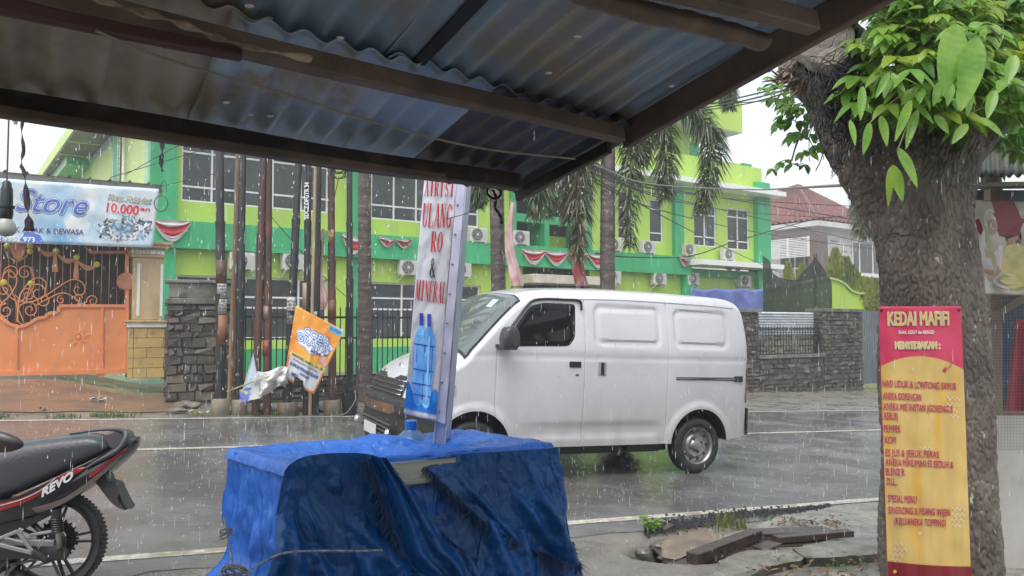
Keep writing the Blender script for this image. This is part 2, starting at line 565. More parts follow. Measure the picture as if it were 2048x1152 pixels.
# bands of the facade; outer wall skin pieced together round the openings
ZB0, ZB1 = BP.uz(345, 497)[1], BP.uz(372, 444)[1]
def wallpiece(boxes, m=lime, name='wall'): return bpart(name, m, boxes)
def opening_wall(u0, u1, z0, z1, ops, y0=0.0, y1=.22):
    """boxes filling u0..u1, z0..z1 round a list of openings (a0,a1,b0,b1) sorted along u"""
    out = []; cu = u0
    for (a0, a1, b0, b1) in ops:
        if a0 > cu: out.append((cu, a0, y0, y1, z0, z1))
        if b0 > z0: out.append((a0, a1, y0, y1, z0, b0))
        if b1 < z1: out.append((a0, a1, y0, y1, b1, z1))
        cu = a1
    if cu < u1: out.append((cu, u1, y0, y1, z0, z1))
    return out
def window(a0, a1, b0, b1, vs_, hs, y=.10, fw=.05, name='window', m=None):
    fr = MB()
    fr.box(a0, a1, y - .04, y + .05, b1 - fw, b1); fr.box(a0, a1, y - .04, y + .05, b0, b0 + fw)
    fr.box(a0, a0 + fw, y - .039, y + .049, b0 + fw, b1 - fw); fr.box(a1 - fw, a1, y - .039, y + .049, b0 + fw, b1 - fw)
    for v in vs_: fr.box(v - fw / 2, v + fw / 2, y - .036, y + .046, b0 + fw, b1 - fw)
    for h in hs: fr.box(a0 + fw, a1 - fw, y - .033, y + .043, h - fw / 2, h + fw / 2)
    f = fr.build(name, whitep, bld)
    gl = MB(); gl.box(a0 + .01, a1 - .01, y, y + .015, b0 + .01, b1 - .01)
    gl.build('pane', m or glass, f)
    return f
# upper storey windows (u from photo columns, z from rows)
w1 = (U(358), U(655), zz(358, 401), 6.95)
w2 = (U(741), U(958), zz(742, 437), 6.75)
zr1, zr2 = zz(358, 300), zz(358, 370)
win = [w1, w2]
u3a, u3b = U(1022), U(1180)
wS = (U(1182), U(1192), zz(1187, 403), zz(1187, 381))
wA = (U(1238), U(1266), zz(1250, 478), zz(1250, 398) + .3)
wB = (U(1301), U(1328), zz(1315, 485), zz(1315, 399))
wC = (U(1390), U(1435), zz(1412, 493), zz(1412, 411))
wD = (U(1457), U(1501), zz(1480, 500), zz(1480, 418))
ue = U(1345)
pc = [(uL, u3a, [w1, w2]), (u3b, uR, [wS, wA, wB, wC, wD])]
for a, b_, ops in pc: wallpiece(opening_wall(a, b_, ZB1, ZT, ops))
nW1 = [w1[0] + (w1[1] - w1[0]) * k / 5 for k in range(1, 5)]
nW1[0] = U(421)
window(*w1, nW1, [zr2, zr1, 6.35])
window(*w2, [U(788), U(833), U(878), U(920)], [zz(742, 408), zz(742, 344)])
window(*wS, [], [zz(1187, 392)])
window(*wA, [], [zz(1250, 455), zz(1250, 415)])
window(*wB, [], [zz(1315, 466), zz(1315, 418)])
window(*wC, [(wC[0] + wC[1]) / 2], [zz(1412, 474), zz(1412, 430)])
window(*wD, [(wD[0] + wD[1]) / 2], [zz(1480, 483), zz(1480, 435)])
# recessed middle bay with green grid frame
ytop = ZT
m3 = [(u3a, u3b, .9, 1.0, ZB1, ytop)]
wallpiece([(u3a, u3b, .9, 1.1, ZB1, zz(1100, 472, .9))])
bpart('bay_glass', glass, [(u3a, u3b, .98, 1.0, zz(1100, 472, .9), ytop)])
gr = []
for c in (1024, 1090, 1172):
    w_ = .22 if c != 1172 else .42
    gr.append((U(c) - w_ / 2, U(c) + w_ / 2, -.12, .9, ZB1, ytop))
zc = zz(1100, 441)
gr.append((u3a + .1, u3b - .2, -.06, .3, zc - .14, zc + .14))
gr.append((u3a + .1, u3b - .2, -.06, .3, zz(1100, 384) - .12, zz(1100, 384) + .12))
bpart('green_frame', green, gr)
# band between the storeys
uj = U(1372)
bpart('band', green, [(uL - .02, uj, -.32, .22, ZB0, ZB1 - .003)])
# pilasters
pil = [(U(292), U(347), -.18, .2, -.4, 8.0)]
pil += [(U(690), U(717), -.12, .2, ZB1, 7.9), (U(1345), U(1362), -.2, .2, ZB1, zz(1353, 366)), (U(1509), uR + .25, -.25, .3, -.4, zz(1515, 366)),
        (U(697), U(724), -.10, .2, -.4, ZB0), (U(1362), U(1378), -.30, .2, -.4, ZB0)]
bpart('pilaster', green, pil)
bpart('pilaster', lime, [(U(655), U(690), -.05, .2, ZB1, 7.9), (U(662), U(697), -.05, .2, -.4, ZB0)])
bpart('pilaster', palegreen, [(U(287), U(292), -.17, .2, -.4, 8.0)])
# ground storey
gz1 = zz(352, 549); gzb = zz(790, 677)
G1 = (U(352), U(655), gzb, gz1); G2 = (U(742), U(868), gzb, gz1 - .02); G3 = (U(914), U(962), gzb, gz1 - .02)
boxes = opening_wall(uL, u3a, gzb - .25, ZB0, [G1, G2, G3], .02, .3)
wallpiece(boxes); wallpiece([(u3b, uR, .02, .3, -.4, ZB0)])
bpart('plinth', green, [(uL, u3a, -.04, .3, -.6, gzb - .253)])
window(*G1, [G1[0] + (G1[1] - G1[0]) * k / 5 for k in range(1, 5)], [gzb + .9, gz1 - .55, gzb + .05], y=.14)
window(*G2, [(G2[0] + G2[1]) / 2], [gzb + .9, gz1 - .5], y=.14)
window(*G3, [], [gzb + .9, gz1 - .5], y=.14)
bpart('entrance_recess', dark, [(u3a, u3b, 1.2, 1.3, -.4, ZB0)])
bpart('entrance_canopy', cream, [(U(1035), U(1200), -.9, .25, zz(1100, 570), zz(1100, 553))], bevel=.02)
bpart('column', lime, [(U(1040) - .2, U(1040) + .2, .1, .4, -.4, ZB0)])
# right-hand canopy, lower band and eave
bpart('canopy_slab', whitep, [(U(1366), U(1536), -1.0, .2, zz(1450, 537), zz(1450, 527))], bevel=.01)
bpart('band', green, [(uj, uR, -.1, .2, zz(1450, 556), zz(1450, 541))])
bpart('eave_slab', whitep, [(U(1185), U(1533) + .3, -.9, .3, zz(1353, 371) - .02, zz(1353, 362))], bevel=.01)
# set back top storey and roof slabs
bpart('top_storey', lime, [(U(1185), U(1515), .35, 6, zz(1353, 360), zz(1450, 322, .3))])
bpart('pilaster', green, [(U(1500), U(1517), .25, .8, zz(1353, 362), zz(1450, 322, .3) + .05)])
bpart('roof_tower', lime, [(U(1000), U(1435), 1.0, 7, 7.6, zz(1380, 262, 1)), (U(980), U(1478), -.3, 7, zz(1460, 282, 1), zz(1460, 240, 1) + .4)])
bpart('tower_corner', green, [(U(1420), U(1437), .97, 1.4, 7.6, zz(1380, 285, 1))])
bpart('tower_soffit', mat('pale_soffit', (.5, .52, .48), .5), [(U(980) + .1, U(1478) - .05, -.28, 7, zz(1460, 282, 1) - .04, zz(1460, 282, 1) - .004)])
# main roof with deep overhang towards the left side
SW = Plane(350, 21.0, 125.7, .45); SW.o = BP.world(uL, 0, 0)
ol = U(200)
RZ0, RZ1 = BP.uz(200, 170)[1], BP.uz(200, 170)[1] + .42
limep = mat('pale_and_lit_lime', (.62, .76, .26), .45, c2=(.55, .70, .22), scale=.5)
bpart('roof', limep, [(ol, U(1185), -1.2, 30, RZ0 + .02, RZ1)], bevel=.02)
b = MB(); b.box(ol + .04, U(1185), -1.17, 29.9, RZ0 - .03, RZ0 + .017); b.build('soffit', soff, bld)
for k in range(12):
    b = MB(); b.box(ol + .06, uL, k * 2.4, k * 2.4 + .06, RZ0 - .06, RZ0 - .033); b.build('soffit_batten', limep, bld)
b = MB(); b.box(uL, uL + .2, .22, 28, -.4, RZ0 - .03); b.build('wall', limep, bld)  # light falling on this side wall is put into its paler lime
ya, za = SW.uz(252, 268); yb, zb_ = SW.uz(206, 302)
bpart('side_window', mat('pale_sky_glass', (.42, .60, .56), .08), [(uL - .06, uL - .003, 1.2, yb + 3, (za + zb_) / 2, RZ0 - .06)])
yc, zc0 = SW.uz(182, 333); zc1 = SW.uz(182, 307)[1]; pw_ = BP.uz(134, 320, yc)[0]
bpart('side_canopy', green, [(pw_, uL - .003, yc, yc + 5.5, zc0, zc1)], bevel=.01)
bpart('canopy_cheek', palegreen, [(pw_ - .02, pw_ - .003, yc + .01, yc + 5.5, zc0, zc1)])
bpart('side_pier', green, [(uL - .12, uL - .063, SW.u(236), SW.u(226), 2, RZ0 - .06)])
bpart('side_band', green, [(uL - .3, uL - .003, .2, 12, ZB0, ZB1)])
b = MB()
for yy in (3.0, 4.6):
    b.tube([(uL - .08, yy, 3.0), (uL - .08, yy, 7.2)], .05, 8)
for k in range(14):
    b.tube([(uL - .1, 3.6, 5.2 + k * .16), (uL - .1, 3.9, 5.2 + k * .16)], .012, 5)
b.tube([(uL - .1, 3.6, 5), (uL - .1, 3.6, 7.4)], .02, 5); b.tube([(uL - .1, 3.9, 5), (uL - .1, 3.9, 7.4)], .02, 5)
b.build('downpipe', whitep, bld, smooth=True)
# inner back wall so that the panes have something behind them
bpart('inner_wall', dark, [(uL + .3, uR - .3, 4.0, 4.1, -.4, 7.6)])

# ---------------------------------------------------------------- AC units
acw = mat('ac_casing', (.62, .62, .58), .4, c2=(.5, .5, .46), scale=6)
acd = mat('ac_grille', (.06, .06, .06), .5)
acb = mat('ac_beige_casing', (.60, .52, .38), .45, c2=(.5, .42, .3), scale=8)
def make_ac():
    t = empty('ac_unit')
    b = MB(); b.box(-.40, .40, -.30, 0, 0, .55); b.build('casing', acw, t, bevel=.02)
    b = MB(); b.lathe([(.0, .03), (.2, .03), (.235, .02), (.24, 0), (.235, -.004)], 24, Matrix.Translation((-.09, -.302, .28)) @ Matrix.Rotation(PI / 2, 4, 'X'))
    b.build('fan_guard', acd, t)
    b = MB()
    M0 = Matrix.Translation((-.09, -.345, .28))
    for r in (.06, .12, .18, .235):
        b.tube([M0 @ Vector((r * math.cos(a * PI / 10), 0, r * math.sin(a * PI / 10))) for a in range(21)], .005, 4)
    for a in range(8):
        b.tube([M0 @ Vector((.03 * math.cos(a * PI / 4), 0, .03 * math.sin(a * PI / 4))), M0 @ Vector((.235 * math.cos(a * PI / 4), 0, .235 * math.sin(a * PI / 4)))], .005, 4)
    b.disc(-.09, .28, .05, -.35, 12)
    b.build('fan_grille', acw, t)
    b = MB(); b.box(.2, .36, -.306, -.301, .08, .46); b.build('side_panel', mat('ac_panel', (.5, .5, .47), .4), t)
    b = MB()
    for x in (-.3, .3):
        b.box(x - .02, x + .02, -.34, 0.12, -.04, 0); b.beam((x, -.3, -.03), (x, .1, -.28), .03, .03)
    b.build('bracket', whitep, t)
    return t
def dup(root, loc, rz, label=None, group=None, scale=None):
    r = root.copy(); col.objects.link(r); r.location = loc; r.rotation_euler = (0, 0, rz)
    if label: r['label'] = label
    if group: r['group'] = group
    if scale: r.scale = (scale,) * 3
    for ch in list(root.children):
        c = ch.copy(); col.objects.link(c); c.parent = r
        for g_ in ch.children:
            d = g_.copy(); col.objects.link(d); d.parent = c
    return r
ac0 = make_ac(); ac0['category'] = 'air conditioner'; ac0['group'] = 'outdoor air conditioner units on the green building'
acs = [(485, 541, 'white outdoor unit low on the lime wall behind the leftmost pair of poles'),
       (589, 541, 'white outdoor unit low on the lime wall, second from the left among the poles'),
       (820, 552, 'white outdoor unit on the ground storey just left of the water banner'),
       (925, 555, 'white outdoor unit just right of the water banner on the ground storey'),
       (956, 484, 'white outdoor unit on the upper storey left of the second palm'),
       (1041, 489, 'white outdoor unit partly behind the pale wrapped pole'),
       (1229, 502, 'outdoor unit half hidden by the tall palm trunk on the upper storey'),
       (1296, 506, 'white outdoor unit below the tall narrow window, between hanging fronds'),
       (1379, 511, 'beige outdoor unit beside the right green pilaster'),
       (1457, 520, 'white outdoor unit under the rightmost upper windows'),
       (1229, 568, 'outdoor unit half hidden by the tall palm trunk on the ground storey'),
       (1321, 570, 'white outdoor unit directly above the van roof on the ground storey'),
       (1388, 570, 'white outdoor unit above the left end of the blue sheet'),
       (1492, 574, 'white outdoor unit above the right end of the blue sheet')]
for i, (x, y, lb) in enumerate(acs):
    u, z = BP.uz(x, y, -.3)
    loc = BP.world(u, -.06, z + .03)
    if z + .3 > ZB1 and y < 530: loc = BP.world(u, -.12, z)
    if i == 0:
        o = ac0; o.scale = (.85,) * 3; o.location = loc; o.rotation_euler = (0, 0, hz); o['label'] = lb
    else:
        o = dup(ac0, loc, hz, lb, scale=.85)
    if i == 8:
        for ch in o.children:
            if ch.name.startswith('casing'):
                ch.data = ch.data.copy(); ch.data.materials[0] = acb

# ---------------------------------------------------------------- red and white bunting on the band
red = mat('red_cloth', (.50, .02, .03), .5, c2=(.38, .02, .03), scale=5)
wcl = mat('white_cloth', (.70, .66, .64), .5, c2=(.55, .5, .5), scale=4)
def swag(xs, ya, yb, n, label, drop=.38, ragged=0):
    t = empty('bunting', BP.world(U(xs[0]), -.4, 0), hz, label, 'bunting', 'red and white bunting along the green band')
    ua, za = BP.uz(xs[0], ya, -.35); ub, zb = BP.uz(xs[1], yb, -.35)
    L = ub - ua
    def top(u): return za + (zb - za) * u / L
    def bowl(u):
        k = (u / L * n) % 1.0
        return math.sin(PI * k)
    N = 16 * n
    lay = [('red_drape', red, .34, .80, 0.02), ('white_drape', wcl, .78, .90, .0), ('white_drape', wcl, .02, .36, .01), ('fringe', wcl, .9, 1.04, -.01)]
    for nm, mt, a, c, yo in lay:
        b = MB()
        if nm == 'fringe':
            for i in range(N * 2):
                u = L * (i + .5) / (N * 2); w = L / N / 5.2
                z1 = top(u) - drop * (.18 + .82 * bowl(u)) * a; z0 = top(u) - drop * (.18 + .82 * bowl(u)) * c
                b.box(u - w, u + w, yo - .01, yo + .002, z0, z1)
        else:
            def fn(p, q):
                u = L * p; k = a + (c - a) * q
                bw = .18 + .82 * bowl(u)
                return Vector((u, yo - .05 * math.sin(q * 7 + 3 * bowl(u)) * bw + ragged * .08 * fb(u * 4, q * 3), top(u) - drop * bw * k + ragged * .1 * fb(u * 3, q)))
            b.grid(fn, N, 5)
        b.build(nm, mt, t, smooth=nm != 'fringe')
swag((296, 371), 437, 441, 1, 'red and white bunting swag beside the store banner', .55)
swag((672, 716), 468, 472, 1, 'red and white bunting swag left of the first palm trunk', .55, .6)
swag((745, 812), 474, 479, 2, 'short red bunting right of the first palm trunk', .28, .6)
swag((1030, 1205), 497, 509, 4, 'long scalloped red and white bunting over the entrance', .5)
swag((1345, 1384), 514, 517, 2, 'crumpled red bunting near the beige air conditioner', .35, 1.5)
swag((1433, 1470), 526, 529, 2, 'small crumpled bunting on the white canopy slab', .3, 1.5)

# blue sheet hung on the wall on the right
blt = mat('blue_sheet', (.10, .13, .42), .45, c2=(.14, .18, .5), scale=1.2)
t0 = BP.uz(1383, 577, -1.1); t1 = BP.uz(1528, 577, -1.1)
b = MB()
def fn(p, q):
    u = t0[0] + (t1[0] - t0[0]) * p
    z = t0[1] + (t1[1] - t0[1]) * p - q * 2.6
    return BP.world(u, -1.1 - .10 * math.sin((p * 3 + q) * 5) * (.2 + q) - .05 * fb(p * 6 - q * 5, q * 2), z - .06 * math.sin(p * PI * 3) ** 2)
b.grid(fn, 60, 24)
o = b.build('tarpaulin_sheet', blt, smooth=True)
o.modifiers.new('thick', 'SOLIDIFY').thickness = .004
tagp(o, 'violet blue plastic sheet hung across the right end of the green building', 'sheet')
# ================================================================ stone walls and fence
stone = mat('dark_stone', (.05, .044, .036), .35, c2=(.08, .07, .056), scale=2.4, lo=.38, hi=.62, bump=.4, bscale=25, c3=(.05, .06, .035), scale3=1.5, rvar=.3)
stone2 = mat('pale_stone', (.105, .092, .072), .4, c2=(.17, .15, .115), scale=5, bump=.3)
stone3 = mat('grey_stone', (.072, .064, .053), .35, c2=(.10, .09, .073), scale=4, bump=.3)
mortar = mat('mortar', (.05, .045, .038), .6)
capm = mat('wall_cap', (.19, .18, .155), .35, c2=(.10, .10, .09), scale=3, c3=(.07, .08, .05), scale3=6)
iron = mat('black_iron', (.012, .012, .013), .35)
FP = Plane(480, 14.2, 38.0, 0.0)
fa = R(38)
def stones(b, u0, u1, z0, z1, y, rs, hh=.13, jit=.03):
    z = z0
    while z < z1 - .02:
        h = min(hh * (.7 + rs.random() * .6), z1 - z)
        u = u0 + (0 if rs.random() < .5 else -.1)
        while u < u1:
            w = .09 + rs.random() * .26
            a, c = max(u, u0) + .002, min(u + w, u1) - .002
            if c - a > .03:
                k = rs.random(); b.mi = 0 if k < .62 else (2 if k < .9 else 1)
                pr = jit * (.3 + rs.random()) + .012
                j = lambda: (rs.random() - .5) * .045
                vs = [(a + j(), y, z + .006 + j()), (c + j(), y, z + .006 + j()), (c + j(), y, z + h - .006 + j()), (a + j(), y, z + h - .006 + j())]
                fr = [(v[0] + (.012 if i in (0, 3) else -.012), y - pr + j(), v[2] + (.012 if i < 2 else -.012)) for i, v in enumerate(vs)]
                b.add(vs + fr, [(4, 5, 6, 7), (0, 1, 5, 4), (1, 2, 6, 5), (2, 3, 7, 6), (3, 0, 4, 7)])
            u += w
        z += h
    b.mi = 0
def stone_wall(name_label, pl, u0, u1, z0, z1, th, cap=None, seed=0, grp=None, hh=.13):
    w = empty('stone_wall', pl.o + Vector((0, 0, 0)), pl.a, name_label, 'wall', grp)
    b = MB(); b.box(u0, u1, 0, th, z0, z1); b.build('wall_core', mortar, w)
    rs = random.Random(seed)
    b = MB(); stones(b, u0, u1, z0, z1, -.002, rs, hh)
    b.build('stone_face', [stone, stone2, stone3], w)
    if th > .3:
        bb = MB(); stones(bb, 0, th, z0, z1, -.002, rs, hh)
        bb.v = [(u0 + v[1], th - v[0], v[2]) for v in bb.v]
        bb.build('stone_face', [stone, stone2, stone3], w)
    if cap:
        b = MB(); b.box(u0 - .06, u1 + .06, -.08, th + .08, z1 + .002, z1 + .10)
        if cap == 2: b.box(u0 - .0, u1 + .0, -.03, th + .03, z1 + .102, z1 + .36); b.box(u0 - .07, u1 + .07, -.09, th + .09, z1 + .362, z1 + .42)
        b.build('coping', capm, w, bevel=.012)
    return w
zb = -.2
WL = Plane(337, 13.7, 22.0, 0.0)
uA, zA = WL.uz(337, 608); uB, _ = WL.uz(482, 608)
stone_wall('dark stone boundary wall with a pale coping beside the cream gate pillar', WL, uA, uB, zb, zA, .5, cap=2, seed=1)
# low stone base under the iron fence
uF0, uF1 = FP.u(484), FP.u(838)
zf = FP.uz(484, 790)[1]
stone_wall('low dark stone base under the iron fence behind the poles', FP, uF0, uF1 + 3, zb, FP.uz(600, 760)[1], .3, cap=None, seed=2)
def fence(u0, u1, ztop, zbot, label, pl=FP, y=.12, step=.115, rails=(.12, .72), rod=.0085):
    e = empty('iron_fence', pl.o, pl.a, label, 'fence')
    b = MB()
    n_ = int((u1 - u0) / step)
    for i in range(n_ + 1):
        u = u0 + (u1 - u0) * i / n_
        b.box(u - rod, u + rod, y - rod, y + rod, zbot, ztop)
        b.add([(u - rod * 1.6, y, ztop), (u + rod * 1.6, y, ztop), (u, y - rod * 1.6, ztop), (u, y + rod * 1.6, ztop), (u, y, ztop + .07)], [(0, 2, 4), (2, 1, 4), (1, 3, 4), (3, 0, 4)])
    b.build('bars', iron, e)
    b = MB()
    H = ztop - zbot
    for k in rails:
        z = zbot + H * k
        b.box(u0, u1, y - .02, y + .02, z - .02, z + .02)
    b.build('rail', iron, e)
    return e
fence(FP.u(484), FP.u(860), FP.uz(620, 617)[1], FP.uz(600, 760)[1] - .01, 'black iron bar fence behind the row of steel poles', rails=(.03, .58, .88))
# right-hand boundary
SP = Plane(1505, 22.0, 33.0, -.35)
def su(x): return SP.u(x)
def sz(x, y): return SP.uz(x, y)[1]
stone_wall('dark stone gate post just right of the van with a pale cap', SP, su(1478), su(1516), -.3, sz(1500, 625), .5, cap=1, seed=3)
stone_wall('low dark stone wall below the barred white metal screen', SP, su(1517), su(1643), -.3, sz(1580, 716), .3, cap=1, seed=4)
stone_wall('tall broad stone pillar between the white screen and the tree', SP, su(1645), su(1722), -.3, sz(1680, 624), .5, cap=1, seed=5)
# pale rubble infill and sheet behind bars
b = MB(); rs = random.Random(8)
u0, u1 = su(1519), su(1642)
b.mi = 0
b2 = MB(); b2.box(u0, u1, .32, .5, sz(1580, 712), sz(1580, 672))
st_ = empty('stone_wall', SP.o, SP.a, 'pale rubble stone infill behind the iron bars right of the van', 'wall')
b2.build('wall_core', mortar, st_)
stones(b, u0, u1, sz(1580, 712), sz(1580, 672), .318, rs, .16)
b.build('stone_face', [mat('rubble_pale', (.2, .175, .13), .5, c2=(.3, .26, .2), scale=5)] * 3, st_)
metal_w = mat('white_ribbed_metal', (.62, .64, .66), .3, metal=.2, c2=(.5, .52, .55), scale=3)
b = MB(); zt, zb_ = sz(1580, 624), sz(1580, 671)
for k in range(9):
    z = zb_ + (zt - zb_) * k / 9; h = (zt - zb_) / 9
    b.add([(u0, .3, z), (u1, .3, z), (u1, .24, z + h * .4), (u0, .24, z + h * .4), (u1, .24, z + h * .6), (u0, .24, z + h * .6), (u1, .3, z + h), (u0, .3, z + h)],
          [(0, 1, 2, 3), (3, 2, 4, 5), (5, 4, 6, 7)])
o = b.build('metal_screen', metal_w); o.location = SP.o; o.rotation_euler = (0, 0, SP.a)
tagp(o, 'white horizontally ribbed metal sheet behind iron bars right of the van', 'screen')
fence(u0, u1, sz(1580, 655), sz(1580, 716) + .08, 'black iron bars in front of the white ribbed metal sheet', pl=SP, y=.1, step=.12, rails=(.04, .95))
b = MB()
u0, u1 = su(1724), su(1790)
for k in range(14):
    a = u0 + (u1 - u0) * k / 14; w = (u1 - u0) / 14
    b.box(a + .01, a + w - .01, .1, .14, .12, sz(1740, 622)); b.box(a - .01, a + .01, .14, .17, .12, sz(1740, 622))
o = b.build('sliding_gate', mat('grey_gate_metal', (.16, .19, .21), .4, c2=(.12, .14, .15), scale=2)); o.location = SP.o; o.rotation_euler = (0, 0, SP.a)
tagp(o, 'grey ribbed metal gate glimpsed left of the big tree trunk', 'gate')

# ================================================================ neighbour house on the right
HP = Plane(1640, 50.0, 35.0, -.3)
hw = mat('house_white', (.66, .65, .61), .5, c2=(.58, .57, .53), scale=1)
hb = mat('house_brown', (.16, .10, .085), .45, c2=(.12, .08, .07), scale=2)
tile = mat('red_roof_tile', (.21, .065, .045), .6, c2=(.14, .045, .035), scale=1.0, c3=(.26, .10, .07), scale3=5)
hs = empty('white_house', HP.o, HP.a, 'white two-storey house with a red hipped tile roof and brown louvred balcony', 'house')
def hu(x, y=600, off=0): return HP.uz(x, y, off)
zE = hu(1640, 440)[1]
b = MB(); b.box(1, hu(1790)[0] + 6, 1, 16, -.5, zE - .1); b.build('wall', hw, hs)
ya = -.4
xa, xb = hu(1627, 500, ya)[0], hu(1655, 500, ya)[0]
zb1, zb0 = hu(1650, 468, ya)[1], hu(1650, 572, ya)[1]
Lo = Plane(1640, 50, 125, -.3); Lo.o = HP.world(xa, ya, 0)
yl = Lo.uz(1522, 500)[0]
b = MB(); b.box(xa + .7, xb, ya, ya + .4, zb0, zb1); b.box(xa + .002, xb, ya + .402, ya + yl, zb1 - .25, zb1 - .003); b.box(xa, xb, ya + .4, ya + yl, zb0 - .3, zb0 + .1); b.box(xa, xa + .7, ya, ya + .4, zb0, zb1)
b.build('balcony', hb, hs)
b = MB(); b.box(.9, .99, ya + .41, ya + yl, zb0 + .1, zb1 - .26); b.build('balcony_back', mat('brown_shade', (.07, .05, .045), .5), hs)
zl0, zl1 = Lo.uz(1600, 514)[1], Lo.uz(1600, 474)[1]
b = MB()
for k in range(12):
    z = zl0 + (zl1 - zl0) * k / 12; b.box(xa - .08, xa - .02, ya + .3, ya + yl, z, z + (zl1 - zl0) / 12 * .6)
for y in (ya + .25, ya + yl * .45, ya + yl * .8): b.box(xa - .1, xa - .005, y, y + .1, zl0, zl1)
b.build('louvres', whitep, hs)
b = MB()
for k in range(40):
    y = ya + .5 + k * .3
    if y < ya + yl: b.box(xa, xa + .03, y, y + .04, zb0 + .1, zb0 + 1.1)
b.box(xa - .01, xa + .04, ya + .4, ya + yl, zb0 + 1.102, zb0 + 1.16)
b.build('railing', whitep, hs)
for x0, x1 in ((1560, 1582), (1590, 1612)):
    Lw = Plane(1640, 50, 125, -.3); Lw.o = HP.world(.9, 0, 0)
    c, a = Lw.uz(x0, 540)[0], Lw.uz(x1, 540)[0]; z0, z1 = zb0 + .4, zb0 + 2.6
    f = MB(); f.box(.82, .88, a, a + .1, z0, z1); f.box(.82, .88, c - .1, c, z0, z1); f.box(.82, .88, a + .1, c - .1, z1 - .1, z1); f = f.build('window', whitep, hs)
    g_ = MB(); g_.box(.86, .87, a, c, z0, z1 - .02); g_.build('pane', glass, f)
f = MB(); a = hu(1703, 520, 1)[0]; c = hu(1800, 520, 1)[0]; z0, z1 = hu(1720, 545, 1)[1], hu(1720, 487, 1)[1]
f.box(a - .25, c, .75, .99, z0 - .3, z0 - .07)
for x in (a, a + .8, a + 2.4, a + 4.2): f.box(x, x + .12, .93, .99, z0 - .067, z1)
f = f.build('window', whitep, hs)
b = MB(); b.box(a + .02, c, .96, .98, z0, z1); b.build('pane', mat('house_glass', (.10, .08, .075), .08), f)
b = MB(); b.box(a - .6, c, .93, .985, -.5, z0 - .32); b.build('lower_cladding', hb, hs)
b = MB(); xs_ = hu(1662, 500, 1)[0]
for k in range(9):
    z = hu(1670, 484 + k * 9.5, 1)[1]
    for j in (0, 1, 2):
        if (k * 7 + j * 3) % 4 < 2: b.box(xs_ + j * 1.1, xs_ + .7 + j * 1.1, .97, .993, z, z + .09)
b.build('wall_slots', mat('grey_slots', (.2, .2, .2), .5), hs)
(pa, pz_), (pb_, _) = hu(1691, 520, 1), hu(1698, 520, 1); b = MB(); b.box(pa, pb_, .95, .992, pz_, pz_ + .16); b.build('number_plate', mat('blue_plate', (.05, .12, .4), .4), hs)
# hipped roof with tile courses
def hip(x0, x1, y0, y1, ze, zr, rx0, rx1, ry):
    e = MB(); e.box(x0, x1, y0, y1, ze - .35, ze - .02); e.build('eave', hw, hs)
    planes = [((x0, y0), (x1, y0), (rx1, ry), (rx0, ry)), ((x1, y0), (x1, y1), (rx1, ry), (rx1, ry)), ((x0, y1), (x0, y0), (rx0, ry), (rx0, ry)), ((x1, y1), (x0, y1), (rx0, ry), (rx1, ry))]
    b = MB()
    for A_, B_, C_, D_ in planes:
        A3, B3, C3, D3 = [Vector((*q, z)) for q, z in ((A_, ze), (B_, ze), (C_, zr), (D_, zr))]
        nrm = (B3 - A3).cross(D3 - A3).normalized()
        L = (B3 - A3).length; rows = 22; nu = int(L / .42)
        def fn(p, q):
            base = A3.lerp(B3, p).lerp(D3.lerp(C3, p), q)
            w = (1 - q)
            return base + nrm * ((.07 * math.sin(p * nu * 2 * PI)) + .09 * ((q * rows) % 1.0 < .5))
        b.grid(fn, nu * 6, rows * 4)
    r = b.build('roof', tile, hs)
    rb = MB()
    for p_, q_ in (((x0, y0, ze), (rx0, ry, zr)), ((x1, y0, ze), (rx1, ry, zr)), ((rx0, ry, zr), (rx1, ry, zr)), ((x0, y1, ze), (rx0, ry, zr)), ((x1, y1, ze), (rx1, ry, zr))):
        rb.tube([Vector(p_) + Vector((0, 0, .05)), Vector(q_) + Vector((0, 0, .05))], .11, 8)
    rb.build('ridge_tiles', tile, r)
pk = hu(1597, 372, 9)
print('house', pk, zE, hu(1745)[0], xa, xb, yl)
hip(0, hu(1745)[0] + 1.5, 0, 18, zE, pk[1], pk[0] - .1, pk[0] + .1, 9)

# lime garden wall with a wavy top
LP = Plane(1660, 29.0, 33.0, -.3)
lw = empty('garden_wall', LP.o, LP.a, 'lime green garden wall with a wavy top in front of the white house', 'wall')
top = [(1536, 578), (1560, 574), (1600, 570), (1640, 560), (1662, 559), (1685, 568), (1700, 582), (1715, 588), (1740, 588), (1790, 588)]
pt = catmull([(*LP.uz(x, y), 0) for x, y in top], 6)
b = MB()
for i in range(len(pt) - 1):
    a, c = pt[i], pt[i + 1]
    b.add([(a.x, 0, -.5), (c.x, 0, -.5), (c.x, 0, c.y), (a.x, 0, a.y), (a.x, .25, a.y), (c.x, .25, c.y)], [(0, 1, 2, 3), (3, 2, 5, 4)])
b.build('wall_face', mat('yellow_lime_paint', (.42, .62, .05), .45, c2=(.36, .55, .05), scale=.8), lw, smooth=False)
b = MB()
for i in range(len(pt) - 1):
    a, c = pt[i], pt[i + 1]
    b.beam((a.x, .1, a.y + .03), (c.x, .1, c.y + .03), .36, .07)
b.build('coping', mat('pale_lime_coping', (.40, .52, .12), .4), lw)

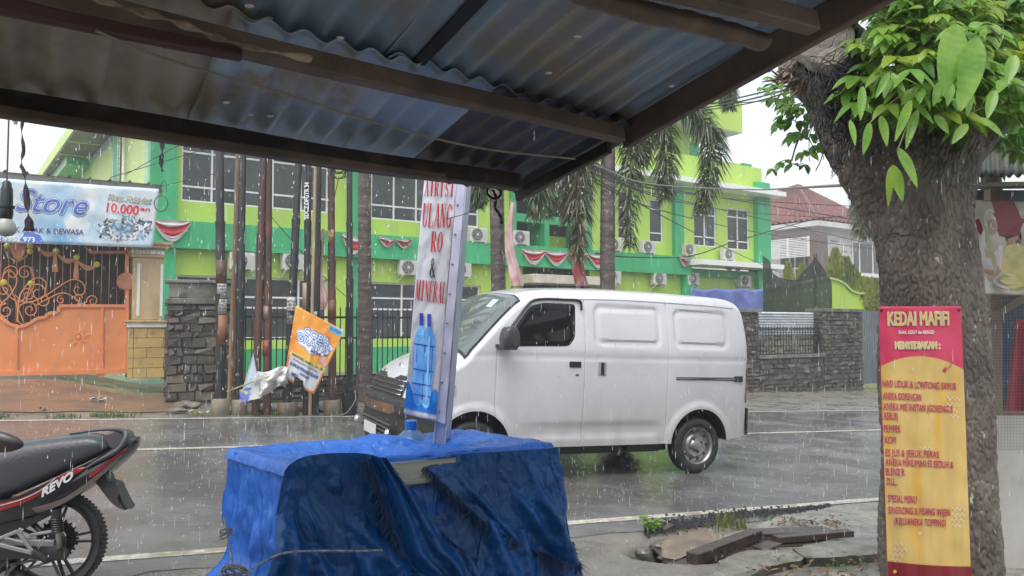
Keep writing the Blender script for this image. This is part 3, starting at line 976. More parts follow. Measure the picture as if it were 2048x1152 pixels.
# conifers behind that wall
conm = leafmat('conifer_foliage', (.34, .36, .04), (.20, .26, .04), scale=3, tl=.2)
conm2 = leafmat('conifer_foliage_dark', (.20, .27, .04), (.11, .16, .04), scale=3, tl=.2)
bark0 = mat('thin_bark', (.09, .06, .04), .6)
def conifer(x, ytop, ybot, d, w, label, m, seed):
    rs = random.Random(seed)
    base = P(x, ybot, d); tp = P(x, ytop, d)
    H = tp.z - base.z + .6
    e = empty('conifer_tree', (base.x, base.y, base.z - .6), 0, label, 'conifer', 'clipped conifers behind the lime garden wall')
    b = MB(); b.tube([(0, 0, -.3), (0, 0, H * .8)], [.05, .015], 6); b.build('trunk', bark0, e)
    b = MB()
    for i in range(1500):
        h = rs.random() ** .8; r = w * (math.sin(PI * min(1, (1 - h) * .75 + .04)) ** .8) * (.75 + .35 * mn.noise(Vector((h * 7, i % 5, seed))))
        a = rs.random() * 2 * PI; rr = r * (.6 + .45 * rs.random())
        c = Vector((rr * math.cos(a), rr * math.sin(a), h * H))
        s_ = .03 + .05 * rs.random()
        up = Vector((math.cos(a) * .35, math.sin(a) * .35, 1)).normalized(); sd = Vector((-math.sin(a), math.cos(a), 0))
        n_ = sd * math.cos(rs.random() * 3) + up.cross(sd) * math.sin(rs.random() * 3)
        b.add([c - n_ * s_, c + n_ * s_, c + up * s_ * 3], [(0, 1, 2)])
    b.build('crown', m, e)
conifer(1577, 531, 562, 31.5, .22, 'small pointed conifer leftmost above the shade net', conm, 1)
conifer(1606, 534, 562, 31.5, .26, 'second small conifer above the shade net', conm, 2)
conifer(1672, 503, 570, 31, .42, 'tallest narrow yellowish conifer above the lime garden wall', conm, 3)
conifer(1692, 521, 574, 31, .42, 'darker conifer just right of the tallest one', conm2, 4)
conifer(1703, 536, 584, 30.6, .5, 'broad dark conifer leaning right above the dip of the lime wall', conm2, 5)
conifer(1722, 560, 594, 30.4, .5, 'low yellow conifer third from the tree trunk', conm, 6)
conifer(1738, 562, 596, 30.4, .45, 'low yellow conifer second from the tree trunk', conm, 7)
conifer(1752, 566, 598, 30.4, .4, 'low conifer nearest the tree trunk', conm2, 8)
# shade net draped over
netm = bpy.data.materials.new('shade_net'); netm.use_nodes = True
nt = netm.node_tree; bb = nt.nodes['Principled BSDF']; bb.inputs['Base Color'].default_value = (.012, .02, .016, 1); bb.inputs['Roughness'].default_value = .8
tr = nt.nodes.new('ShaderNodeBsdfTransparent'); mx = nt.nodes.new('ShaderNodeMixShader'); mx.inputs[0].default_value = .9
nt.links.new(tr.outputs[0], mx.inputs[1]); nt.links.new(bb.outputs[0], mx.inputs[2]); nt.links.new(mx.outputs[0], nt.nodes['Material Output'].inputs['Surface'])
b = MB()
net_top = [(1520, 512), (1535, 532), (1560, 556), (1585, 560), (1605, 545), (1622, 512), (1634, 515), (1650, 560), (1660, 600)]
NP = Plane(1590, 26.5, 33.0, 0)
tp = catmull([(*NP.uz(x, y), 0) for x, y in net_top], 8)
def fn(p, q):
    i = p * (len(tp) - 1); k = min(int(i), len(tp) - 2); c = tp[k].lerp(tp[k + 1], i - k)
    z = c.y + (-.4 - c.y) * q
    return NP.world(c.x + .5 * q * (p - .5), -.1 - .25 * math.sin(p * 23 + q * 2) * (1 - q * .5) * .5, z)
b.grid(fn, 80, 20)
o = b.build('shade_net', netm, smooth=True)
tagp(o, 'black see-through shade net draped from a peak in front of the lime garden wall', 'net')
pp = NP.uz(1628, 510); b = MB(); b.tube([NP.world(pp[0], 0, -.4), NP.world(pp[0], 0, pp[1] + .02)], .03, 6)
tagp(b.build('net_post', bark0), 'thin wooden post holding up the peak of the black shade net', 'post')
# ================================================================ orange gate, pillar, shop banner
GP = Plane(150, 14.6, 31.0, 0.0)
ga = GP.a
gzb = GP.uz(150, 752)[1]
orange = mat('orange_gate_paint', (.72, .27, .10), .33, c2=(.66, .23, .085), scale=1.2, c3=(.58, .25, .12), scale3=5)
orange2 = mat('dull_orange_paint', (.52, .22, .11), .4, c2=(.34, .14, .07), scale=4)
yel = mat('yellow_paint', (.55, .45, .05), .4)
gt = empty('sliding_gate', GP.o, ga, 'orange metal gate with scrollwork above solid panels and a sun ornament', 'gate')
def gp(x, y, off=0.0):
    u, z = GP.uz(x, y, off); return u, z
# solid lower sheet: outline in photo pixels
pan = [(-60, 751), (254, 744), (256, 612), (118, 612), (116, 625), (95, 627), (93, 634), (74, 637), (58, 648), (40, 654), (20, 650), (0, 634), (-40, 612), (-60, 612)]
b = MB(); b.prism([gp(*p) for p in pan], .0, .03); b.build('panel', orange, gt)
fr = MB()
def gbar(p0, p1, w=.05, y0=-.035, y1=-.002, m=None):
    (a, b_), (c, d) = gp(*p0), gp(*p1)
    L = math.hypot(c - a, d - b_); n_ = (-(d - b_) / L * w / 2, (c - a) / L * w / 2)
    (m or fr).prism([(a + n_[0], b_ + n_[1]), (c + n_[0], d + n_[1]), (c - n_[0], d - n_[1]), (a - n_[0], b_ - n_[1])], y0, y1)
up = [(-60, 612), (-40, 612), (0, 633), (20, 649), (40, 654), (58, 648), (74, 637), (93, 634), (95, 627), (116, 625), (118, 612), (256, 612)]
for p, q in zip(up[:-1], up[1:]): gbar(p, q, .06, -.04)
gbar((-60, 748), (256, 742), .09, -.05)
gbar((32, 655), (32, 745), .055, -.034); gbar((204, 614), (203, 742), .055, -.034); gbar((254, 500), (254, 744), .06, -.045)
gbar((193, 742), (206, 753), .1, -.03)
fr.build('frame', orange, gt, bevel=.004)
# sun ornament
b = MB(); c = gp(157, 675)
for k in range(8):
    a = k * PI / 4 + .2; r0, r1 = .06, .19
    pts = [(c[0] + r * math.cos(a + o_), c[1] + r * math.sin(a + o_)) for r, o_ in ((r0, -.5), (r1 * .6, -.25), (r1, .1), (r1 * .62, .2), (r0, .5))]
    b.prism(pts, -.012, -.002)
b.lathe([(0, .02), (.03, .015), (.045, 0)], 14, Matrix.Translation((c[0], -.004, c[1])) @ Matrix.Rotation(PI / 2, 4, 'X'))
b.build('sun_ornament', orange, gt)
# vertical rods and scrolls
b = MB()
for k in range(21):
    x = -48 + k * 15.6
    if x > 250: break
    yb = 612
    for p, q in zip(up[:-1], up[1:]):
        if p[0] <= x <= q[0] and q[0] > p[0]: yb = p[1] + (q[1] - p[1]) * (x - p[0]) / (q[0] - p[0])
    (u, z0), (_, z1) = gp(x, yb), gp(x, 478)
    b.tube([(u, -.01, z0), (u, -.01, z1)], .008, 6)
b.build('rods', orange2, gt, smooth=True)
sc = MB()
def scroll(pts, r=.011, y=-.03):
    q = catmull([(*gp(*p), 0) for p in pts], 7)
    sc.tube([(v.x, y, v.y) for v in q], r, 6)
def spiral(cx, cy, r, turns, a0, sgn, tail=None):
    pts = []
    n_ = int(12 * turns)
    for i in range(n_ + 1):
        t = i / n_; a = a0 + sgn * 2 * PI * turns * t; rr = r * (1 - .72 * t)
        pts.append((cx + rr * math.cos(a), cy - rr * math.sin(a)))
    if tail: pts = tail + pts
    scroll(pts)
spiral(24, 546, 16, 1.2, PI, -1, [(34, 604), (16, 590), (4, 570)]); spiral(50, 546, 16, 1.2, 0, 1, [(40, 604), (56, 592), (68, 570)])
spiral(8, 580, 15, 1.3, 0, 1, [(34, 645), (34, 612)]); spiral(56, 590, 15, 1.3, PI, -1, [(34, 645), (36, 618)])
spiral(12, 622, 15, 1.3, PI / 2, 1, [(-12, 560), (0, 600)]); spiral(60, 620, 15, 1.3, PI / 2, -1, [(48, 652), (36, 640), (40, 612)])
spiral(76, 586, 20, 1.3, PI, -1, [(30, 590), (50, 606)]) ; spiral(88, 600, 14, 1.2, PI, 1, [(34, 600), (60, 604)])
scroll([(60, 606), (90, 592), (120, 572), (142, 560), (160, 562), (170, 576), (166, 588), (155, 590), (148, 582), (152, 574), (159, 576)])
scroll([(70, 612), (95, 598), (125, 586), (150, 596), (158, 606), (150, 611)])
spiral(122, 600, 9, 1.1, PI / 2, 1); spiral(185, 602, 12, 1.2, PI, -1, [(150, 610), (170, 606)])
spiral(156, 597, 9, 1.2, 0, 1)
scroll([(-20, 650), (0, 612), (22, 588), (34, 560), (20, 540), (8, 548)])
scroll([(48, 645), (36, 610), (46, 580), (64, 560), (80, 556), (92, 566), (90, 584)])
sc.build('scrollwork', orange, gt, smooth=True)
# garland, tassels, crest, knobs
b = MB()
def garland(x0, y0, x1, y1, sag, w):
    t_ = []; bo = []
    for i in range(11):
        k = i / 10; x = x0 + (x1 - x0) * k; y = y0 + (y1 - y0) * k + sag * math.sin(PI * k)
        hw_ = w * (.35 + .65 * math.sin(PI * k))
        t_.append(gp(x, y - hw_)); bo.append(gp(x, y + hw_))
    b.prism(t_[::-1] + bo, -.05, -.03) if False else [b.prism([bo[i], bo[i + 1], t_[i + 1], t_[i]], -.05, -.03) for i in range(10)]
garland(72, 492, 112, 504, 10, 5); garland(114, 508, 152, 518, 9, 5); garland(154, 522, 192, 532, 9, 5); garland(-50, 490, 0, 478, 9, 5)
for x, y in ((110, 508), (152, 522)):
    b.prism([gp(x - 3, y), gp(x + 3, y), gp(x + 6, y + 36), gp(x - 6, y + 36)][::-1], -.05, -.035)
b.prism([gp(165, 492), gp(185, 502), gp(256, 502), gp(256, 508), gp(180, 508)][::-1], -.045, -.03)
q = [(13, 482), (10, 500), (16, 514), (34, 524), (52, 514), (60, 500), (57, 482)]
for p, r_ in zip(q[:-1], q[1:]): gbar(p, r_, .02, -.05, -.03, b)
b.prism([gp(x, y) for x, y in ((20, 500), (28, 516), (36, 521), (44, 516), (52, 500), (50, 482), (22, 482))], -.055, -.03)
c = gp(250, 563)
b.lathe([(0, .03), (.16, .03), (.17, .01), (.17, 0)], 20, Matrix.Translation((c[0] + .02, -.03, c[1])) @ Matrix.Rotation(PI / 2, 4, 'X'))
b.build('garland', orange2, gt)
for x, y in ((8, 565), (62, 567), (112, 502), (153, 515), (193, 529), (60, 492), (15, 492), (62, 480), (60, 503)):
    b = MB(); c = gp(x, y); b.lathe([(0, .025), (.03, .02), (.055, 0)], 12, Matrix.Translation((c[0], -.045, c[1])) @ Matrix.Rotation(PI / 2, 4, 'X'))
    b.build('flower_boss', yel, gt)
# dark backing behind the scrollwork painted black as the yard in shade
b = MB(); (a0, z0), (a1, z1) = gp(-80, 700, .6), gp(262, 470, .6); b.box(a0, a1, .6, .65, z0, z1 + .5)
o = b.build('yard_shade', mat('yard_shade_black', (.02, .02, .02), .6, c2=(.035, .035, .03), scale=3)); o.location = GP.o; o.rotation_euler = (0, 0, ga)
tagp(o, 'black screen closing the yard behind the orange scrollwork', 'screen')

# cream gate pillar
pm = mat('cream_pillar', (.56, .42, .24), .4, c2=(.48, .36, .2), scale=2, c3=(.38, .28, .16), scale3=1.3)
blk = mat('yellow_block_cladding', (.55, .39, .15), .35, c2=(.46, .32, .12), scale=2.4, c3=(.36, .26, .12), scale3=6)
u0, u1 = GP.u(256), GP.u(330)
pl_ = empty('gate_pillar', GP.world(u0, -.12, 0), ga, 'cream gate pillar with yellow block cladding and a white moulded capital', 'pillar')
W = u1 - u0; D = .55
def pz(y): return GP.uz(290, y, -.12)[1]
b = MB(); b.box(0.02, W - .02, .02, D, pz(756), pz(652)); b.build('core', mortar, pl_)
b = MB(); rs = random.Random(5); nr = 5; zz0 = pz(756); hh = (pz(656) - zz0) / nr
for r_ in range(nr):
    cuts = [0, .10, .62, W] if r_ % 2 else [0, .10, .33, W]
    for a, c in zip(cuts[:-1], cuts[1:]):
        b.box(a + .004, c - .004, -.0, .03, zz0 + r_ * hh + .004, zz0 + (r_ + 1) * hh - .004)
        b.box(W - .03, W, .034, D, zz0 + r_ * hh + .004, zz0 + (r_ + 1) * hh - .004) if a == 0 else None
b.build('block_cladding', blk, pl_, bevel=.004)
b = MB(); b.box(-.07, W + .10, -.08, D + .06, pz(645), pz(640)); b.build('ledge', blk, pl_, bevel=.01)
b = MB(); b.box(-.02, W + .03, -.03, D + .02, pz(655), pz(645) - .003); b.build('moulding', whitep, pl_, bevel=.01)
b = MB(); b.box(.06, W - .06, .04, D - .04, pz(640) + .003, pz(515)); b.build('shaft', pm, pl_, bevel=.01)
b = MB(); b.box(.14, .19, .02, .045, pz(632), pz(527)); b.box(W - .10, W - .055, .02, .045, pz(632), pz(527)); b.build('white_strip', whitep, pl_)
b = MB()
for k, (e_, y0, y1) in enumerate(((.0, 515, 508), (-.0, 500, 496), (-.07, 496, 489), (-.12, 489, 483))):
    b.box(0.03 + e_, W - .03 - e_, .01 + e_, D - .01 - e_, pz(y0) + .002, pz(y1))
b.build('capital', pm, pl_, bevel=.01)
b = MB()
for k in range(9): b.box(.04 + k * (W - .08) / 9, .04 + (k + .55) * (W - .08) / 9, -.005, .03, pz(508) + .003, pz(500))
b.box(.035, W - .035, .032, D - .02, pz(508) + .003, pz(500)); b.build('dentils', whitep, pl_)
# grey slab between pillar and stone wall
b = MB(); a, c = GP.u(331), GP.u(349)
b.prism([(a, pz(762)), (c, pz(766)), (c, pz(648)), (a, pz(648))], -.05, .3)
o = b.build('concrete_post', mat('blue_grey_concrete', (.13, .14, .15), .35, c2=(.10, .11, .11), scale=3), bevel=.01); o.location = GP.o; o.rotation_euler = (0, 0, ga)
tagp(o, 'narrow blue-grey concrete post between the cream pillar and the stone wall', 'post')
b = MB(); p_ = GP.world(GP.u(300), -.1, pz(480))
for k in range(22):
    a = k * .29; b.beam(p_ + Vector((0, 0, .03)), p_ + Vector((math.cos(a) * .42, math.sin(a) * .25, -.05 + .03 * math.sin(k * 3))), .05, .008)
# small tin canopy over the gate, carrying the banner
tin = mat('weathered_roof_tin', (.13, .125, .12), .35, metal=.3, c2=(.2, .19, .18), scale=5)
cn = empty('gate_canopy', GP.o, ga, 'narrow weathered corrugated canopy above the shop banner', 'canopy')
b = MB(); (a, z0), (c, z1) = GP.uz(-40, 358, -.5), GP.uz(326, 362, -.5)
zt = GP.uz(150, 352, -.5)[1]; zl = GP.uz(150, 366, -.5)[1]
def fn(p, q):
    u = a + (c - a) * p
    k = (u * 3.1) % 1.0
    bump_ = .045 * max(0, 1 - abs(k - .5) / .12)
    return Vector((u, -.5 + q * 1.5, zt - .03 + q * .05 + bump_))
b.grid(fn, 500, 3); b.build('roof_sheet', tin, cn)
b = MB(); b.box(a, c, -.47, -.43, zl - .06, zt - .05); b.build('fascia', tin, cn)
b = MB()
for u in (a + .1, GP.u(250) + .3): b.box(u, u + .06, .1, .16, gzb, zt - .04)
b.build('support', tin, cn)
# shop banner
BZ = Plane(150, 14.1, 31.0, 0.0)
(uA, zA), (uB, zB) = BZ.uz(-70, 352), BZ.uz(318, 378)
(uC, zC), (uD, zD) = BZ.uz(-70, 482), BZ.uz(306, 496)
LW, LH = 3.9, 1.3        # flat sheet coordinates: x 0..LW, z 0..LH
def bwarp(v):
    p, q = v.x / LW, v.z / LH
    u = (uA + (uB - uA) * p) * q + (uC + (uD - uC) * p) * (1 - q)
    z = (zA + (zB - zA) * p) * q + (zC + (zD - zC) * p) * (1 - q)
    f = .02 * fb(p * 7, q * 3, 2) + .012 * math.sin(p * 19 + q * 7)
    return BZ.world(u, f + v.y, z)
sb = empty('shop_banner', (0, 0, 0), 0, 'pale blue shop banner with script word and shoe heap above the orange gate', 'banner')
pr1 = mat('banner_pale_print', (.56, .64, .68), .35, c2=(.16, .42, .66), scale=.7, lo=.46, hi=.68, c3=(.72, .74, .74), scale3=1.3)
def flat(bm_, pts, y): bm_.poly(pts, y, bwarp)
b = MB(); b.grid(lambda p, q: bwarp(Vector((p * LW, 0, q * LH))), 60, 16); o = b.build('sheet', pr1, sb, smooth=True)
o.modifiers.new('thick', 'SOLIDIFY').thickness = .003
def bx(x, y):   # photo pixel to sheet coordinates
    p = (x + 70) / 382.0; 
    yt = 352 + 26 * p; yb_ = 482 + 14 * p
    q = 1 - (y - yt) / (yb_ - yt)
    return p * LW, q * LH
navy = mat('navy_print', (.03, .05, .22), .4); blue_l = mat('script_blue_print', (.07, .14, .48), .4); wpr = mat('white_print', (.75, .77, .8), .4)
def bl(txt, x0, x1, y, hpx, layers, shear=0.0, rot=0.0, y1=None):
    (xa, za), (xb, _) = bx(x0, y), bx(x1, y); h = hpx / 133 * LH
    for i, (m_, bo) in enumerate(layers):
        t = MB(); t.text(txt, xa, za, h, xb - xa, y=-.006 - .003 * i, bold=bo, shear=shear, rot=rot, warp=bwarp); t.build('lettering', m_, sb)
bl('Store', 24, 164, 420, 46, ((navy, .034), (wpr, .021), (blue_l, .007)), .35, -.03)
bl('JUAL UNTUK ANAK & DEWASA', -58, 160, 460, 11, ((wpr, .010), (navy, .004)))
b = MB(); p0 = bx(-70, 466); p1 = bx(55, 464); p2 = bx(82, 486); p3 = bx(-70, 482)
b.poly([(p3[0], .01), (p2[0], .012), (p2[0] - .1, p1[1] - .06), (p1[0], p1[1]), p0], -.005, bwarp); b.build('phone_panel', blue_l, sb)
bl('0812 7952 973', -34, 62, 480, 10, ((blue_l, .0), (wpr, .004)))
bl('Harga Mulai dari', 207, 297, 399, 12, ((navy, .012), (mat('yellow_print', (.62, .6, .35), .4), .003)), .15, -.05)
bl('10.000', 204, 272, 423, 20, ((wpr, .022), (mat('red_print', (.55, .04, .06), .4), .010)), 0, -.05)
bl('an', 276, 296, 421, 9, ((wpr, .014), (mat('red_print', (0, 0, 0)), .005)), 0, -.05)
# heap of shoes printed on the sheet
rs = random.Random(2)
cols = [mat('shoe_print_white', (.7, .72, .72), .4), mat('shoe_print_grey', (.22, .25, .28), .4), mat('shoe_print_blue', (.12, .3, .5), .4), mat('shoe_print_black', (.04, .045, .05), .4)]
b = MB()
for i in range(150):
    k = rs.random(); x_ = 190 + 112 * rs.random(); y_ = 432 + 46 * rs.random() * (1 - .3 * abs((x_ - 246) / 56)) + 12 * abs((x_ - 246) / 60)
    x, z = bx(x_, y_); a = rs.random() * PI; l_, w_ = .05 + .04 * rs.random(), .018 + .012 * rs.random()
    b.mi = rs.choice([0, 0, 1, 1, 2, 3])
    pts = [(x + l_ * c_ * math.cos(a) - w_ * s__ * math.sin(a), z + l_ * c_ * math.sin(a) + w_ * s__ * math.cos(a)) for c_, s__ in ((-1, -.6), (.4, -.8), (1, -.4), (.9, .4), (.1, .4), (-.5, 1.2), (-1, 1))]
    b.poly(pts, -.006 - i * .00004, bwarp)
b.build('shoe_print', cols, sb)
# ================================================================ steel poles along the far kerb
pb = mat('black_pole_steel', (.020, .021, .023), .3, metal=.2, c2=(.045, .045, .045), scale=3, c3=(.10, .06, .04), scale3=2.2, stretch=(1, 1, .3), lo3=.62, hi3=.72)
prst = mat('rusty_pole_steel', (.20, .085, .04), .5, c2=(.07, .035, .025), scale=3, c3=(.26, .12, .06), scale3=5, stretch=(1, 1, .35))
predp = mat('red_oxide_pole', (.10, .045, .035), .45, c2=(.05, .03, .028), scale=3, c3=(.16, .06, .04), scale3=4, stretch=(1, 1, .3))
wood_p = mat('pale_bamboo', (.42, .33, .20), .5, c2=(.3, .22, .13), scale=6, stretch=(1, 1, .2))
concb = mat('pole_footing_concrete', (.20, .16, .11), .4, c2=(.14, .12, .09), scale=4, c3=(.10, .11, .06), scale3=3)
stick = mat('poster_paper', (.48, .46, .42), .6, c2=(.3, .3, .3), scale=18)
def far_t(t): return t
def pole(xb, yb, xt, yt, w, m, label, foot=None, over=1.6, d=None, cuts=(), lean=0, kind='pole', m2=None):
    g0 = GR(xb, 829) if d is None else P(xb, yb, d)
    d_ = g0.y
    a = P(xb, yb, d_); c = P(xt, yt, d_)
    dirn = (c - a).normalized()
    top_ = c + dirn * over
    gz = ground_z(a.x, a.y)
    r = w * 1.28 / 2 / pxm(d_)
    e = empty('steel_pole', (a.x, a.y, gz), 0, label, kind, 'steel utility poles crowded along the far kerb')
    o0 = Vector((a.x, a.y, gz))
    bot = a - dirn * ((a.z - gz + .1) / dirn.z)
    L = (top_ - bot).length
    # telescoped sections
    secs = [0] + [s_ for s_ in cuts] + [1.0]
    b = MB(); pts = []; rad = []
    zs = [bot + dirn * L * f_ for f_ in secs]
    for i in range(len(secs) - 1):
        rr = r * (1.06 - .10 * i)
        n_ = 10
        for k in range(n_ + 1):
            f_ = secs[i] + (secs[i + 1] - secs[i]) * k / n_
            pts.append(bot + dirn * L * f_ - o0); rad.append(rr * (1.0 + (.12 if (k == n_ and i < len(secs) - 2) else 0)))
        if i < len(secs) - 2: pts.append(pts[-1] + dirn * .004); rad.append(rr * .9)
    b.tube(pts, rad, 14); b.build('shaft', m, e, smooth=True, auto=50)
    if foot:
        fw, fy0, fy1, mt, yo = foot
        rr = fw / 2 / pxm(d_)
        zf1 = P(xb, fy0, d_).z - gz
        b = MB(); b.lathe([(rr * 1.02, -.15), (rr, .05), (rr * .97, zf1 - .01), (rr * .9, zf1), (0, zf1 + .005)], 18)
        for i, v in enumerate(b.v):
            b.v[i] = tuple(Vector(v) + Vector((mn.noise(Vector(v) * 9 + o0), mn.noise(Vector(v) * 8 - o0), mn.noise(Vector(v) * 7))) * .012)
        b.build('footing', mt, e, smooth=True)
    return e, o0, r, d_
def wrap(e, o0, r, d_, xb, y0, y1, m, txt=None, ang=2.6, name='poster'):
    z0 = P(xb, y1, d_).z - o0.z; z1 = P(xb, y0, d_).z - o0.z
    x = P(xb, (y0 + y1) / 2, d_).x - o0.x
    rr = r * 1.12
    b = MB(); b.grid(lambda p, q: Vector((x + rr * math.sin((p - .5) * ang), -rr * math.cos((p - .5) * ang), z0 + (z1 - z0) * q)), 16, 1)
    o = b.build(name, m, e, smooth=True); o.modifiers.new('t', 'SOLIDIFY').thickness = .002
    if txt:
        t = MB(); rs = random.Random(int(xb))
        nl = int((z1 - z0) / .055)
        wp = lambda v: Vector((x + (rr + .004) * math.sin(v.x / rr), -(rr + .004) * math.cos(v.x / rr), v.z))
        for k in range(nl): t.text(txt[k % len(txt)], -rr * 1.1, z0 + .012 + k * .055, .036, rr * 2.2, warp=wp, bold=.001)
        t.build('lettering', mat('poster_ink', (.06, .06, .07), .6), o)
e = pole(443, 797, 439, 285, 15, pb, 'thick black pole leftmost of the row, rusty halfway down with a paper poster', (40, 797, 833, concb, 0), cuts=(.33, .52))
wrap(*e, 444, 568, 597, stick, ['INFO', 'SEWA', 'WA 0812', 'MURAH', 'SEDOT', 'HUB.']); wrap(*e, 444, 599, 628, stick, ['BADUT', 'KERJA', 'CEPAT', 'HUB.'])
wrap(*e, 443, 520, 566, prst, ang=3.1, name='rust_patch'); wrap(*e, 444, 630, 690, prst, ang=2.9, name='rust_patch')
pole(463, 720, 478, 295, 8.5, mat('pale_rust_pole', (.30, .19, .11), .5, c2=(.2, .12, .07), scale=4, stretch=(1, 1, .3)), 'slim pale rusty pole leaning between the two leftmost black poles', d=12.75)
e = pole(478, 795, 485, 290, 12.5, pb, 'black pole second thick one from the left on a concrete footing', (33, 799, 833, concb, 0), cuts=(.42,))
pole(513, 760, 527, 298, 11.5, predp, 'dark brown pole with a rusty orange lower half, left of its reddish twin', cuts=(.5,))
e = pole(535, 758, 537, 300, 12, predp, 'reddish brown pole with pale and red patches, right of its darker twin', cuts=(.36,))
wrap(*e, 534, 612, 640, concb, name='plaster_patch', ang=3.0); wrap(*e, 534, 680, 712, mat('red_flaking_paint', (.30, .05, .03), .5, c2=(.1, .04, .03), scale=9), name='red_patch', ang=2.8)
e = pole(575, 803, 598, 312, 13, pb, 'black pole leaning right behind the orange course banner, with a torn paper poster', (38, 805, 836, concb, 0), cuts=(.3, .55))
wrap(*e, 583, 594, 648, stick, ['LES', 'DAFTAR', 'INFO', '0813', 'WA'])
e = pole(612, 806, 617, 316, 10, pb, 'narrow black pole with vertical white stencilled letters', cuts=(.55,))
E_, o0, r_, d_ = e
t = MB(); zt0 = P(614, 438, d_).z - o0.z
xx = P(614.5, 410, d_).x - o0.x
t.text('SDCZ.DFGTR 34', xx + .035, zt0, .07, .58, y=-r_ * 1.06 - .004, rot=PI / 2, bold=.003)
t.build('lettering', wpr, E_)
wrap(*e, 612, 566, 620, wood_p, ang=3.0, name='rust_patch')
pole(626, 545, 631, 322, 4.5, wood_p, 'thin pale bamboo pole leaning against the black poles', d=12.6, over=.05)
e = pole(632, 700, 637, 322, 10, pb, 'plain black pole right of the thin pale bamboo', cuts=(.5,))
wrap(*e, 632, 623, 634, stick)
e = pole(665, 800, 662, 328, 11.5, predp, 'rusty brown pole on a concrete footing, with a coil of cable at the top', (36, 800, 832, concb, 0), cuts=(.45,))
wrap(*e, 664, 600, 640, prst, ang=3.1, name='rust_patch')
wrap(*e, 663, 460, 490, mat('peeled_orange', (.42, .22, .10), .5, c2=(.1, .05, .03), scale=14), ang=1.6, name='peeling_patch')
e = pole(700, 795, 699, 333, 10.5, pb, 'slim black pole rightmost of the row, standing in a black bucket', None, cuts=(.4, .56))
# bucket
E_, o0, r_, d_ = e
b = MB(); bw = 17 / pxm(d_); zt = P(700, 786, d_).z
b.lathe([(bw * .78, 0), (bw * .85, .02), (bw * 1.05, zt - o0.z), (bw * .98, zt - o0.z), (bw * .8, .05), (0, .06)], 20)
bk = b.build('bucket', mat('black_plastic', (.02, .022, .024), .35), smooth=True, auto=40); bk.location = (o0.x, o0.y, o0.z)
tagp(bk, 'black plastic bucket around the foot of the rightmost steel pole', 'bucket')
b = MB(); b.tube(catmull([Vector((o0.x + .1, o0.y - .12, zt + .06)), Vector((o0.x + .12, o0.y - .2, zt - .1)), Vector((o0.x - .02, o0.y - .25, zt - .3)), Vector((o0.x - .25, o0.y - .3, o0.z + .02))]), .006, 6)
tagp(b.build('loose_cord', mat('grey_cord', (.3, .3, .3), .5), smooth=True), 'pale cord trailing out of the black bucket onto the ground', 'cord')
# cable coil on the rusty pole
cab = mat('black_cable', (.012, .012, .012), .4)
b = MB(); c0 = P(678, 340, 12.4)
for k in range(7):
    r = .09 + .03 * mn.noise(Vector((k, 0, 0))); pts = []
    for i in range(26):
        a = i / 25 * 2 * PI; pts.append(c0 + Vector((.03 * math.sin(k * 2) + r * math.cos(a) * 1.25, .03 * math.sin(a * 2 + k), .05 * math.cos(k * 3) + r * math.sin(a))))
    b.tube(pts, .008, 5)
b.tube(catmull([c0 + Vector((0, 0, -.1)), c0 + Vector((-.04, 0, -.3)), c0 + Vector((-.08, 0, -.5)), c0 + Vector((-.1, .02, -.75))]), .006, 5)
tagp(b.build('cable_coil', cab, smooth=True), 'coil of black cable hung between the two rightmost poles below the roof beam', 'cable coil')
b = MB(); c0 = P(322, 407, 14.0)
b.tube([c0 + Vector((.12 * math.cos(i * PI / 16), 0, .14 * math.sin(i * PI / 16))) for i in range(33)], .008, 5)
b.tube(catmull([c0 + Vector((.0, 0, .14)), c0 + Vector((-.02, 0, .3)), c0 + Vector((.06, 0, .4)), c0 + Vector((.10, 0, .2))]), .005, 5)
tagp(b.build('cable_coil', cab, smooth=True), 'single round loop of black cable beside the shop banner', 'cable coil')

# ---------------------------------------------------------------- kerb rubble between the poles
b = MB(); rs = random.Random(6)
def rock(c, s, seed, name, m, label, flat=.6, dims=(1, 1, 1)):
    b = MB()
    bm = bmesh.new(); bmesh.ops.create_icosphere(bm, subdivisions=3, radius=1)
    for v in bm.verts:
        n_ = v.co.copy(); k = 1 + .35 * mn.noise(n_ * 1.3 + Vector((seed, 0, 0))) + .12 * mn.noise(n_ * 4 + Vector((0, seed, 0)))
        v.co = Vector((n_.x * dims[0], n_.y * dims[1], n_.z * dims[2] * flat)) * s * k
        v.co.z = max(v.co.z, -.25 * s)
    me = bpy.data.meshes.new(name); bm.to_mesh(me); bm.free(); me.materials.append(m)
    o = bpy.data.objects.new(name, me); col.objects.link(o); o.location = c
    me.polygons.foreach_set('use_smooth', [True] * len(me.polygons)); me.set_sharp_from_angle(angle=R(28))
    return tagp(o, label, 'rock')
rockm = mat('wet_rock', (.16, .13, .10), .3, c2=(.10, .09, .08), scale=5, bump=.4, c3=(.2, .17, .13), scale3=8)
def rk(x, y, s, lb, seed, dims=(1.4, .8, .8)):
    p = GR(x, y); p.z = ground_z(p.x, p.y) + .05
    rock(p, s, seed, 'rubble_rock', rockm, lb, dims=dims)
rk(372, 815, .16, 'lump of broken concrete at the end of the brown driveway', 1)
rk(352, 826, .11, 'smaller brown rock by the kerb just left of the broken concrete lump', 2)
rk(612, 822, .20, 'long mossy stone block lying between two pole footings', 3, (1.9, .7, .8))
rk(528, 826, .14, 'dark stone between the second and third concrete footing', 4)
